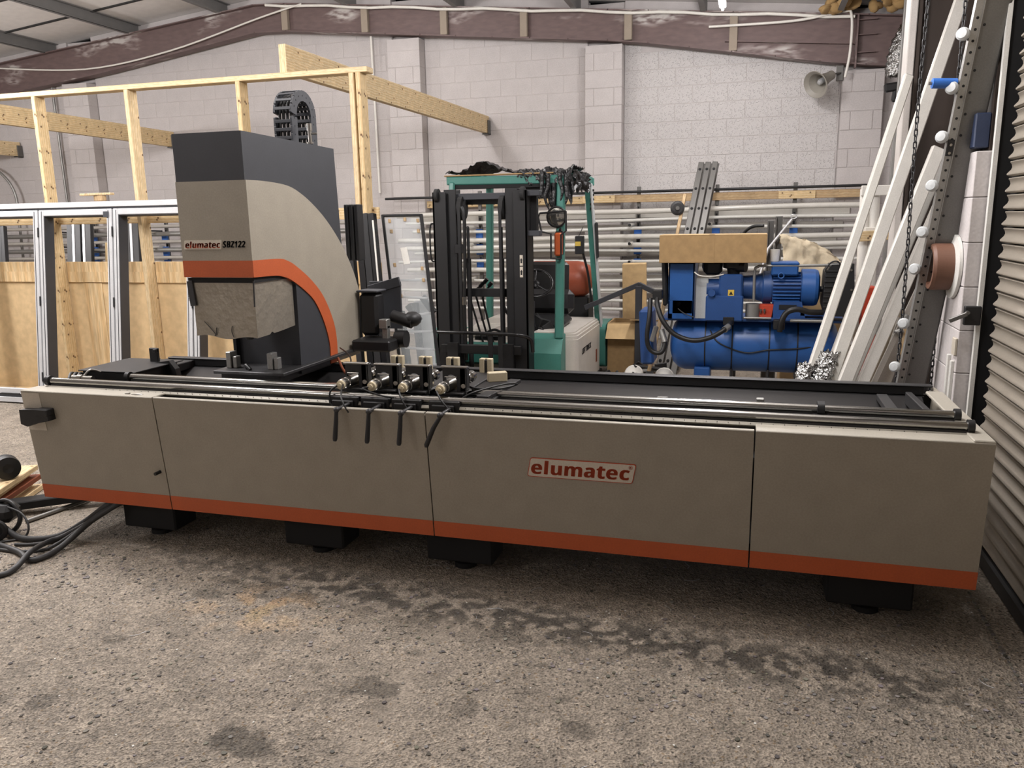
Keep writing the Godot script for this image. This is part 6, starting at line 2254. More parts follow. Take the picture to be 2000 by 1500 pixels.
# ---------------------------------------------------------------- timber stud frame, joists and the door frames in front
func build_partition() -> void:
	var t := thing("stud_partition", "pale softwood stud frame with brown boards along its foot, on the left", "stud partition", Vector3(-5.5, 0, -6.41))
	var k := 0
	plank("top_plate", Vector3(-9.5, 2.921, -6.41), Vector3(-3.08, 2.921, -6.41), 0.043, 0.12, M.pine0, t)
	for x in [-8.75, -7.65, -6.553, -5.493, -4.318, -3.228, -3.165]:
		plank("stud", Vector3(x, 0.04, -6.41), Vector3(x, 2.90, -6.41), 0.044, 0.12, M.pine0 if k % 2 else M.pine1, t)
		k += 1
	plank("nogging", Vector3(-9.5, 1.76, -6.455), Vector3(-3.08, 1.76, -6.455), 0.10, 0.028, M.pine1, t)
	plank("sole_plate", Vector3(-9.5, 0.022, -6.41), Vector3(-3.08, 0.022, -6.41), 0.043, 0.12, M.pine1, t, Vector3(0, 0, 1))
	for q in [[-9.5, -7.66], [-7.655, -6.56], [-6.555, -5.50], [-5.495, -4.325], [-4.32, -3.1]]:
		var b := B.new()
		b.span(Vector3(q[0] + 0.002, 0.02, -6.50), Vector3(q[1] - 0.002, 1.335, -6.482), 0.002)
		put("fibre_board", b, M.mdf, t)
	for q in [[-9.5, -8.78], [-8.72, -7.68], [-7.62, -6.58], [-6.525, -5.52], [-5.465, -4.345], [-4.29, -3.26]]:
		var b := B.new()
		b.span(Vector3(q[0], 1.145, -6.481), Vector3(q[1], 1.347, -6.463), 0.002)
		put("ply_band", b, M.ply, t)
	for x in [-6.25, -4.08]:
		var b := B.new()
		b.span(Vector3(x - 0.10, 0.06, -6.481), Vector3(x + 0.12, 1.14, -6.474), 0.002)
		put("cover_strip", b, M.ply, t)
	# joists running back to the wall
	var js := [[Vector3(-3.875, 3.06, -6.38), Vector3(-3.645, 2.995, -11.27)], [Vector3(-8.82, 3.06, -6.38), Vector3(-8.94, 3.02, -11.27)], [Vector3(-12.6, 3.03, -6.6), Vector3(-12.06, 2.99, -11.27)]]
	var said := ["thick sloping timber joist above the tower, running back to the wall", "timber joist behind the left studs, running back to the wall", "stub of a timber joist at the photo's left edge, ending at the wall"]
	for i in 3:
		var jt := thing("timber_joist", said[i], "joist", js[i][1], "joists from the stud frame to the wall")
		plank("joist", js[i][0], js[i][1], 0.07, 0.232, M["pine%d" % (i % 2)], jt, Vector3(0, 1, 0), 0.004)
		var b := B.new()
		b.span(js[i][1] + Vector3(-0.05, -0.135, -0.025), js[i][1] + Vector3(-0.037, 0.06, 0.08), 0.002)
		b.span(js[i][1] + Vector3(0.037, -0.135, -0.025), js[i][1] + Vector3(0.05, 0.06, 0.08), 0.002)
		b.span(js[i][1] + Vector3(-0.05, -0.135, -0.025), js[i][1] + Vector3(0.05, -0.122, 0.08), 0.002)
		put("joist_hanger", b, M.galvanised, jt)
	build_door_frames()

func build_door_frames() -> void:
	# folding door set leaning against the studs: everything on one tilted plane
	var t := thing("folding_door_frame", "white aluminium folding door frame without glass, leaning against the stud partition", "door frame", Vector3(-5.6, 0, -6.0))
	var up := Vector3(0, 1.905, -0.24).normalized()
	var out := Vector3(1, 0, 0).cross(up).normalized()
	var at := func(x: float, h: float, d: float) -> Vector3: return Vector3(x, 0.005, -5.99) + up * h + out * d
	var bar := func(called: String, x0: float, h0: float, x1: float, h1: float, w: float, d: float, m: Material, par: Node3D, off := 0.0) -> void:
		var b := B.new()
		b.bar(at.call(x0, h0, off), at.call(x1, h1, off), w, d, out, 0.003)
		put(called, b, m, par)
	bar.call("head_rail", -8.3, 1.895, -3.9, 1.895, 0.05, 0.07, M.alu_white, t)
	bar.call("head_seal", -8.3, 1.863, -3.9, 1.863, 0.014, 0.05, M.gasket, t)
	bar.call("sill_rail", -8.3, 0.028, -3.9, 0.028, 0.05, 0.08, M.alu_white, t)
	bar.call("sill_seal", -8.3, 0.066, -3.9, 0.066, 0.03, 0.05, M.gasket, t)
	var edges := [-8.25, -7.38, -6.505, -5.645, -4.785, -3.92]
	for k in 5:
		var a: float = edges[k] + 0.008
		var e: float = edges[k + 1] - 0.008
		var b := B.new()
		b.bar(at.call(a + 0.028, 0.085, 0), at.call(a + 0.028, 1.853, 0), 0.056, 0.062, out, 0.004)
		var s := put("sash_frame", b, M.alu_white, t)
		b = B.new()
		b.bar(at.call(e - 0.028, 0.085, 0), at.call(e - 0.028, 1.853, 0), 0.056, 0.062, out, 0.004)
		put("stile", b, M.alu_white, s)
		for h in [0.113, 1.825]:
			b = B.new()
			b.bar(at.call(a + 0.056, h, 0), at.call(e - 0.056, h, 0), 0.056, 0.062, out, 0.004)
			put("cross_rail", b, M.alu_white, s)
		# groove on the face of each stile and the dark rebate inside
		for x in [a + 0.036, e - 0.036]:
			b = B.new()
			b.bar(at.call(x, 0.10, 0.031), at.call(x, 1.84, 0.031), 0.006, 0.004, out)
			put("face_groove", b, M.gasket, s)
		b = B.new()
		b.bar(at.call(a + 0.059, 0.14, -0.03), at.call(a + 0.059, 1.80, -0.03), 0.006, 0.11, out, 0.001)
		put("rebate", b, M.gasket, s)
		b = B.new()
		b.bar(at.call(a + 0.056, 1.794, -0.03), at.call(e - 0.056, 1.794, -0.03), 0.006, 0.11, out, 0.001)
		put("rebate", b, M.gasket, s)
		b = B.new()
		b.bar(at.call(edges[k], 0.09, -0.01), at.call(edges[k], 1.85, -0.01), 0.014, 0.04, out)
		put("hinge_gap", b, M.black_matt, s)
		for h in [0.22, 0.95, 1.60]:
			b = B.new()
			b.bar(at.call(edges[k], h, 0.034), at.call(edges[k], h + 0.09, 0.034), 0.014, 0.012, out, 0.003)
			put("hinge", b, M.black, s)
	var note := Transform3D(Basis(up, Vector3(-1, 0, 0), out), at.call(-4.815, 1.09, 0.0325))
	put_letters("pen_note", "VARIO RAW", 0.022, 0.15, note, M.letter_black, t, "note in black pen on the stile", 0.1, 400)
	var b := B.new()
	b.bar(at.call(-5.74, 1.80, 0.036), at.call(-5.68, 1.80, 0.036), 0.055, 0.008, out, 0.002)
	put("corner_plate", b, M.gasket, t)
	b = B.new()
	var p: Vector3 = at.call(-5.84, 1.925, 0.0)
	b.box(place(p + Vector3(0, 0.065, -0.01), Vector3(0, 0.2, 0.02)), Vector3(0.30, 0.02, 0.07), 0.003)
	single("wood_offcut", b, M.pine0, "flat wooden offcut balanced on the door frame's head rail", "offcut", p, "offcuts on the door frame")
	b = B.new()
	b.box(place(p + Vector3(0.03, 0.028, -0.01), Vector3(0, -0.1, 0.0)), Vector3(0.11, 0.05, 0.05), 0.004)
	single("wood_offcut", b, M.old_wood, "small wooden block under the flat offcut on the head rail", "offcut", p, "offcuts on the door frame")
	b = B.new()
	b.tube([at.call(-7.0, 0.088, 0.05), at.call(-6.78, 0.09, 0.05)], 0.007, 6)
	single("black_pin", b, M.black, "short black pin lying on the door frame's sill rail", "pin", at.call(-6.9, 0.09, 0.05))

func build_left_stock() -> void:
	# dark profiles leaning behind the studs
	var q := [[-7.60, -7.50, "black"], [-7.545, -7.445, "alu"], [-7.48, -7.38, "black"], [-7.40, -7.30, "alu"], [-7.335, -7.235, "black"], [-6.79, -6.70, "black"], [-6.735, -6.65, "alu"], [-6.67, -6.585, "black"], [-8.50, -8.56, "black"], [-8.40, -8.52, "black"]]
	var said := ["black profile leaning left of the second door opening's black bunch", "silver edged profile between the first two black ones in the second door opening", "middle black profile of the bunch in the second door opening", "silver profile right of the middle black one in the second door opening", "rightmost black profile of the bunch in the second door opening",
		"left black profile of the pair in the third door opening", "silver profile between the black pair in the third door opening", "right black profile of the pair in the third door opening", "black profile at the photo's left edge in the first door opening", "second black profile in the first door opening"]
	for k in 10:
		plank_thing("window_profile", Vector3(q[k][0] + (0.40 if k < 8 else 0.3), 0.0, -7.05), Vector3(q[k][1] - 0.04, 1.83 if k < 8 else 1.7, -7.62), 0.075 if q[k][2] == "black" else 0.035, 0.05, M[q[k][2]], said[k], "window profile", "profiles leaning behind the studs")
	var b := B.new()
	b.box(place(Vector3(-7.05, 1.20, -7.75), Vector3(-0.15, 0.1, -0.1)), Vector3(0.20, 0.55, 0.10), 0.04)
	b.span(Vector3(-7.14, 0.0, -7.8), Vector3(-6.98, 0.95, -7.72), 0.02)
	single("black_chair_back", b, M.seat_vinyl, "black padded chair back behind the second door opening", "chair", Vector3(-7.05, 0, -7.75))
	b = B.new()
	b.box(place(Vector3(-7.19, 1.19, -7.70), Vector3(0, 0, -0.13)), Vector3(0.035, 0.62, 0.02), 0.004)
	b.span(Vector3(-7.17, 0.0, -7.71), Vector3(-7.14, 0.9, -7.69), 0.004)
	single("thin_board", b, M.pine1, "thin pale board leaning beside the black chair back", "board", Vector3(-7.19, 0, -7.7))
	b = B.new()
	b.tube(curve([Vector3(-12.6, 2.75, -11.0), Vector3(-12.3, 2.6, -11.05), Vector3(-12.1, 2.25, -11.1), Vector3(-12.1, 1.6, -11.1), Vector3(-12.15, 0.5, -11.1)]), 0.022, 8)
	single("bent_conduit", b, M.alu_dull, "grey conduit curving down the wall at the photo's left edge", "conduit", Vector3(-12.3, 2, -11.1))

# ---------------------------------------------------------------- the right side: leaning stock, roller track, chains
func build_right_side() -> void:
	var b: B
	# film wrapped lengths leaning into the corner
	var lens := [
		[Vector3(0.225, 0, -5.25), Vector3(0.99, 2.60, -6.25), 0.06, 0.04, "wrap", "leftmost film wrapped length leaning across the compressor's end"],
		[Vector3(0.30, 0, -5.25), Vector3(1.10, 2.38, -6.15), 0.05, 0.04, "wrap_grey", "grey wrapped length with foil round its foot, second from the left"],
		[Vector3(0.36, 0, -5.30), Vector3(1.35, 3.35, -6.30), 0.085, 0.03, "wrap", "tallest white plank reaching up past the frame's top edge"],
		[Vector3(0.40, 0, -5.22), Vector3(1.16, 2.10, -5.98), 0.09, 0.035, "wrap", "broad white length bowed against the tallest plank"],
		[Vector3(0.45, 0, -5.36), Vector3(1.22, 2.02, -6.12), 0.05, 0.04, "white_metal", "narrow white length right of the broad one"],
		[Vector3(0.50, 0, -5.28), Vector3(1.22, 1.82, -5.98), 0.08, 0.03, "wrap", "cream edged length in front of the brown column"],
	]
	for q in lens:
		plank_thing("wrapped_length", q[0], q[1], q[2], q[3], M[q[4]], q[5], "profile", "wrapped lengths leaning at the right", Vector3(0.2, 0, 1), 0.008)
	var pa: Vector3 = lens[1][0].lerp(lens[1][1], 0.46)
	var pd: Vector3 = (lens[1][1] - lens[1][0]).normalized()
	var pn: Vector3 = (Vector3(0.2, 0, 1) - pd * pd.dot(Vector3(0.2, 0, 1))).normalized()
	put_letters("pen_note", "L CONT 25", 0.03, 0.20, Transform3D(Basis(pd, pn.cross(pd), pn), pa + pn * 0.022), M.letter_black, get_node("wrapped_length_001"), "note in black pen on the film", 0.1, 400)
	# loose film and foil at their feet
	rng.seed = 401
	var nz := noise(FastNoiseLite.TYPE_SIMPLEX, 1.6, 15, 3)
	for k in 2:
		var a: Vector3 = lens[k][0].lerp(lens[k][1], 0.20 if k == 0 else 0.22)
		var e: Vector3 = lens[k][0].lerp(lens[k][1], 0.28 if k == 0 else 0.34)
		b = B.new()
		b.sheet(func(u: float, v: float) -> Vector3:
			var w: float = u * TAU
			var r: float = 0.055 + 0.03 * nz.get_noise_2d(u * 6.0 + k * 5.0, v * 6.0)
			return a.lerp(e, v) + Vector3(-0.03 + r * cos(w), 0.02 * nz.get_noise_2d(u * 8.0, v * 8.0), 0.02 + r * 0.8 * sin(w)), 26, 16, 0.002)
		single("foil_wrap", b, M.foil, ["crumpled silver foil round the leftmost wrapped length's foot", "crumpled silver foil round the second wrapped length, by the tank's end"][k], "foil", a, "foil at the leaning lengths")
	# short beige sheets leaning in front
	var sheets := [[Vector3(0.62, 0, -5.50), Vector3(1.02, 1.05, -5.98), 0.13, "sheet_cream", "broad cream sheet leaning under the white lengths"], [Vector3(0.70, 0, -5.42), Vector3(1.03, 0.98, -5.90), 0.10, "wrap_grey", "greyish sheet overlapping the broad cream one"], [Vector3(0.78, 0, -5.50), Vector3(1.02, 0.72, -5.9), 0.06, "galvanised", "short dull metal strip leaning right of the cream sheets"], [Vector3(0.56, 0, -5.36), Vector3(1.10, 1.22, -5.88), 0.035, "white_plastic", "bright white narrow strip over the cream sheets"]]
	for q in sheets:
		plank_thing("leaning_sheet", q[0], q[1], q[2], 0.012, M[q[3]], q[4], "sheet", "sheets leaning at the right", Vector3(0.2, 0, 1), 0.003)
	for k in 3:
		var a := Vector3(0.80 + 0.035 * k, 0, -5.56 - 0.02 * k)
		b = B.new()
		b.bar(a, a + Vector3(0.20, 0.66 - 0.06 * k, -0.38), 0.03, 0.02, Vector3(0, 0, 1), 0.003)
		single("angle_strip", b, M.galvanised, ["grey angle strip just right of the cream sheets, the longest of three", "grey angle strip between two others beside the cream sheets", "shortest grey angle strip, nearest the roller track"][k], "strip", a, "angle strips beside the cream sheets")
	plank_thing("tool_handle", Vector3(0.985, 0, -5.55), Vector3(1.005, 0.95, -5.75), 0.035, 0.03, M.old_wood, "upright wooden tool handle between sheets and roller track", "handle")
	b = B.new()
	b.tube([Vector3(0.98, 0.96, -5.76), Vector3(1.02, 1.03, -5.76)], 0.03, 12)
	b.box(place(Vector3(0.97, 0.92, -5.73), Vector3(0, 0.2, 0.5)), Vector3(0.05, 0.03, 0.05), 0.006)
	single("pipe_clamp", b, M.alu_dull, "grey pipe clamp hooked over the wooden handle's top", "clamp", Vector3(0.99, 0.93, -5.75))
	# white frames and red board standing behind the lengths
	for k in 3:
		var x: float = [1.02, 1.10, 1.20][k]
		b = B.new()
		if k < 2:
			b.tube([Vector3(x, 0, -8.0), Vector3(x - 0.03, 1.9, -8.05)], 0.045, 14)
		else:
			b.span(Vector3(0.95, 1.84, -8.03), Vector3(1.40, 1.93, -7.97), 0.004)
			b.span(Vector3(1.30, 0.0, -8.03), Vector3(1.40, 1.84, -7.97), 0.004)
			b.span(Vector3(1.0, 1.50, -8.03), Vector3(1.30, 1.56, -7.97), 0.004)
		single("white_pipe" if k < 2 else "profile_stand", b, M.white_plastic, ["left white pipe standing behind the leaning lengths", "right white pipe standing behind the leaning lengths", "white slotted stand standing by the wall behind the leaning lengths"][k], "pipe" if k < 2 else "stand", Vector3(x, 0, -8))
	plank_thing("short_board", Vector3(0.93, 1.48, -7.93), Vector3(1.28, 1.50, -7.93), 0.09, 0.02, M.pine1, "short pale board held across the white stand", "board")
	b = B.new()
	b.box(place(Vector3(0.98, 0.55, -7.15), Vector3(0, 0.1, 0.06)), Vector3(0.11, 1.1, 0.12), 0.01)
	single("red_board", b, M.red, "red upright block glimpsed between the wrapped lengths", "block", Vector3(0.98, 0, -7.15))
	build_roller_track()
	build_chains()
	# black drum behind the bed's right end
	b = B.new()
	b.lathe(place(Vector3(0.80, 0, -4.95)), [Vector2(0, 0.45), Vector2(0.10, 0.45), Vector2(0.10, 0.66), Vector2(0.115, 0.665), Vector2(0.115, 0.675), Vector2(0.095, 0.675), Vector2(0.095, 0.6), Vector2(0, 0.6)], 26)
	b.lathe(place(Vector3(0.80, 0, -4.95)), [Vector2(0, 0), Vector2(0.11, 0), Vector2(0.10, 0.45)], 26)
	single("black_bin", b, M.black, "round black bin beside the roller track's foot", "bin", Vector3(0.80, 0, -4.95))
	# valve bits on the bed's far corner
	var vt := thing("pressure_regulator", "small brass and red air regulator at the bed's far right corner", "regulator", Vector3(0.93, 0.6, -4.62))
	b = B.new()
	b.tube([Vector3(0.93, 0.0, -4.62), Vector3(0.93, 0.66, -4.62)], 0.012, 8)
	put("stand_pipe", b, M.dark_steel, vt)
	b = B.new()
	b.lathe(place(Vector3(0.93, 0.66, -4.62)), [Vector2(0, 0), Vector2(0.03, 0), Vector2(0.03, 0.07), Vector2(0, 0.07)], 16)
	put("bowl", b, M.red, vt)
	b = B.new()
	b.lathe(place(Vector3(0.93, 0.73, -4.62)), [Vector2(0, 0), Vector2(0.018, 0), Vector2(0.022, 0.05), Vector2(0, 0.055)], 14)
	b.tube([Vector3(0.91, 0.74, -4.62), Vector3(1.0, 0.735, -4.60)], 0.008, 8)
	put("knob", b, M.black, vt)
	b = B.new()
	b.tube([Vector3(0.955, 0.63, -4.56), Vector3(1.02, 0.625, -4.54)], 0.022, 12)
	put("brass_fitting", b, M.old_wood, vt)
	# vent pipe through the pier
	var vp := thing("vent_pipe", "short clay coloured vent pipe sticking out of the white pier", "pipe", Vector3(1.04, 1.41, -4.70))
	b = B.new()
	b.lathe(along(Vector3(1.037, 1.41, -4.70), Vector3(-1, 0, 0)), [Vector2(0.11, 0), Vector2(0.165, 0), Vector2(0.165, 0.015), Vector2(0.12, 0.025), Vector2(0.11, 0.025)], 32)
	put("flange", b, M.white_metal, vp)
	b = B.new()
	b.lathe(along(Vector3(1.03, 1.41, -4.70), Vector3(-1, 0, 0)), [Vector2(0.122, 0), Vector2(0.122, 0.10), Vector2(0.115, 0.115), Vector2(0.095, 0.115), Vector2(0.095, 0.02), Vector2(0, 0.02)], 32)
	put("pipe", b, M.pipe_clay, vp)
	# door lock, blue switch box, socket and conduit
	var lk := thing("shutter_lock", "black steel shutter lock with a grey lever on the door guide", "lock", Vector3(1.09, 1.18, -4.47))
	b = B.new()
	b.span(Vector3(1.045, 1.135, -4.475), Vector3(1.12, 1.23, -4.445), 0.004)
	put("lock_plate", b, M.black, lk)
	b = B.new()
	b.bar(Vector3(1.055, 1.195, -4.43), Vector3(0.98, 1.155, -4.45), 0.022, 0.012, Vector3(0, 0, 1), 0.003)
	b.tube([Vector3(1.055, 1.20, -4.45), Vector3(1.055, 1.20, -4.42)], 0.009, 10)
	put("lever", b, M.galvanised, lk)
	b = B.new()
	b.span(Vector3(1.03, 1.995, -4.70), Vector3(1.10, 2.16, -4.53), 0.006)
	single("switch_box", b, M.switch_blue, "dark blue switch box mounted above the white pier by the shutter", "switch box", Vector3(1.07, 2.07, -4.6))
	b = B.new()
	b.span(Vector3(1.025, 0.97, -4.56), Vector3(1.04, 1.06, -4.50), 0.004)
	var so := single("wall_label", b, M.tape, "small yellowish plate low on the white pier", "plate", Vector3(1.03, 1.0, -4.53))
	so.set_meta("kind", "thing")
	for k in 2:
		b = B.new()
		var z: float = [-4.62, -4.54][k]
		b.span(Vector3(1.022, 0.0, z - 0.012), Vector3(1.042, [0.96, 0.94][k], z + 0.012), 0.004)
		single("wall_trunking", b, M.white_metal, ["narrow white trunking running down the pier under the vent pipe", "narrow white trunking below the small yellowish plate"][k], "trunking", Vector3(1.03, 0, z))
	# horn speaker and foil ducts by the ceiling
	var hs := thing("horn_speaker", "grey horn loudspeaker on the white wall under the brown rafter", "speaker", Vector3(0.80, 3.25, -10.9))
	b = B.new()
	var dir := Vector3(-0.62, -0.42, 0.68).normalized()
	var xf := along(Vector3(0.88, 3.34, -11.0), dir)
	b.lathe(xf, [Vector2(0, 0), Vector2(0.055, 0), Vector2(0.062, 0.10), Vector2(0.085, 0.20), Vector2(0.125, 0.28), Vector2(0.165, 0.32), Vector2(0.16, 0.322), Vector2(0.118, 0.285), Vector2(0.078, 0.205), Vector2(0.055, 0.12), Vector2(0, 0.11)], 32)
	put("horn", b, M.horn_grey, hs)
	b = B.new()
	b.lathe(along(xf * Vector3(0, 0.12, 0), dir), [Vector2(0, 0), Vector2(0.035, 0), Vector2(0.035, 0.11), Vector2(0.025, 0.13), Vector2(0, 0.135)], 18)
	put("driver_cap", b, M.alu, hs)
	b = B.new()
	b.bar(Vector3(0.98, 3.37, -11.11), Vector3(0.90, 3.35, -11.0), 0.05, 0.02, Vector3(0, 1, 0), 0.003)
	b.span(Vector3(0.94, 3.28, -11.12), Vector3(1.02, 3.46, -11.09), 0.004)
	put("wall_bracket", b, M.galvanised, hs)
	var fd := thing("foil_duct", "silver foil wrapped duct hanging in the top right corner", "duct", Vector3(1.6, 3.5, -10.6))
	b = B.new()
	b.sheet(func(u: float, v: float) -> Vector3:
		var w := u * TAU
		var c := Vector3(1.73, 3.95, -10.6).lerp(Vector3(1.56, 3.22, -10.6), v)
		var r := lerpf(0.07, 0.17, sin(v * 2.6)) * (1.0 + 0.25 * nz.get_noise_2d(u * 5.0, v * 7.0))
		return c + Vector3(r * cos(w), 0.02 * nz.get_noise_2d(u * 9.0, v * 9.0), r * sin(w) * 0.8), 28, 24, 0.003)
	put("foil", b, M.foil, fd)
	b = B.new()
	b.box(place(Vector3(1.52, 3.10, -10.55), Vector3(0.1, 0, 0.1)), Vector3(0.20, 0.10, 0.14), 0.02)
	b.box(place(Vector3(1.57, 3.00, -10.55), Vector3(0.1, 0, -0.1)), Vector3(0.12, 0.14, 0.12), 0.02)
	put("black_end", b, M.black, fd)
	b = B.new()
	b.bar(Vector3(1.66, 4.1, -10.3), Vector3(1.60, 2.0, -10.3), 0.14, 0.05, Vector3(0, 0, 1), 0.006)
	single("white_upright", b, M.white_metal, "broad white upright in the corner right of the foil duct", "upright", Vector3(1.63, 3, -10.3))
	b = B.new()
	b.bar(Vector3(1.50, 4.1, -10.0), Vector3(1.47, 0.0, -10.0), 0.035, 0.05, Vector3(0, 0, 1), 0.006)
	single("white_upright", b, M.alu_dull, "narrow grey upright in the corner in front of the foil duct", "upright", Vector3(1.48, 2, -10.0))

func build_roller_track() -> void:
	# perforated steel side rail of a roller track, leaning on the pier, pegs and rollers on its left edge
	var a := Vector3(0.825, 0.0, -5.05)
	var e := Vector3(1.008, 2.72, -4.43)
	var y := (e - a).normalized()
	var z := (Vector3(0.1, 0, 1) - y * y.dot(Vector3(0.1, 0, 1))).normalized()
	var f := Basis(y.cross(z), y, z)
	var t := local_thing("roller_track", "long grey perforated roller track leaning upright beside the shutter", "roller track", Transform3D(f, a))
	var len := (e - a).length()
	var b := B.new()
	b.span(Vector3(0.0, 0, -0.004), Vector3(0.115, len, 0.0))
	b.span(Vector3(0.108, 0, -0.05), Vector3(0.115, len, 0.0))
	put("rail_web", b, M.galvanised, t)
	b = B.new()
	b.span(Vector3(-0.035, 0, -0.006), Vector3(0.0, len, 0.002), 0.001)
	b.span(Vector3(-0.037, 0, -0.03), Vector3(-0.034, len, 0.002))
	b.span(Vector3(-0.002, 0, 0.0), Vector3(0.002, len, 0.006))
	var fl := put("rail_flange", b, M.alu_dull, t)
	var hole := B.new()
	hole.tube([Vector3(0, 0, 0.002), Vector3(0, 0, 0.0035)], 0.0065, 10)
	var hm := hole.mesh()
	for k in 52:
		put_mesh("hole", hm, M.black_matt, fl, place(Vector3(-0.018, 0.10 + k * 0.05, 0)))
	for k in 26:
		put_mesh("hole", hm, M.black_matt, fl, place(Vector3(0.018, 0.12 + k * 0.1, -0.002)))
	var peg := B.new()
	peg.lathe(along(Vector3(-0.02, 0, -0.035), Vector3(-0.6, 0.25, 0.75)), [Vector2(0, 0), Vector2(0.02, 0), Vector2(0.03, 0.035), Vector2(0.03, 0.05), Vector2(0.022, 0.06), Vector2(0, 0.062)], 18, false)
	var pm := peg.mesh()
	for h in [0.97, 1.23, 1.54, 1.74, 1.98, 2.22, 2.45, 2.69]:
		put_mesh("roller_peg", pm, M.panel_grey, t, place(Vector3(-0.02, h - 0.12, 0)))
	for h in [0.70, 2.36]:
		b = B.new()
		b.tube([Vector3(-0.155, h, -0.02), Vector3(-0.045, h, -0.02)], 0.024, 18)
		var r := put("blue_roller", b, M.blue_plastic, t, "blue roller on its pin")
		b = B.new()
		b.tube([Vector3(-0.17, h, -0.02), Vector3(0.0, h, -0.02)], 0.008, 8)
		put("roller_pin", b, M.steel, r)
	b = B.new()
	b.span(Vector3(-0.035, 2.02, 0.003), Vector3(-0.005, 2.10, 0.006), 0.001)
	put("black_plate", b, M.black, t)
	for h in [2.035, 2.075]:
		b = B.new()
		b.tube([Vector3(-0.02, h, 0.006), Vector3(-0.02, h, 0.010)], 0.007, 10)
		put("plate_screw", b, M.steel, t)
	b = B.new()
	b.box(place(Vector3(0.075, 2.10, 0.003), Vector3(0, 0, 0.1)), Vector3(0.016, 0.075, 0.004), 0.001)
	put("slot", b, M.black_matt, t)

func build_chains() -> void:
	var link := B.new()
	var ring := []
	for i in 12:
		var u := TAU * i / 12
		ring.append(Vector3(0.0085 * cos(u), 0.0105 * sin(u) + (0.010 if sin(u) > 0.0 else -0.010), 0))
	link.tube(ring, 0.0036, 6, false, true)
	var mesh := link.mesh()
	var said := ["dark hand chain hanging in front of the brown column", "dark hand chain hanging between the roller track and the vent pipe"]
	for c in 2:
		var x: float = [0.845, 1.015][c]
		var z: float = [-4.95, -4.92][c]
		var low: float = [0.75, 0.66][c]
		var t := thing("hand_chain", said[c], "chain", Vector3(x, low, z))
		var n := int((3.0 - low) / 0.0325)
		for k in mini(n, 72):
			put_mesh("link", mesh, M.dark_steel, t, place(Vector3(x + 0.004 * sin(k * 0.11 + c), low + k * 0.0325, z), Vector3(0, PI / 2 * (k % 2) + 0.4, 0)))

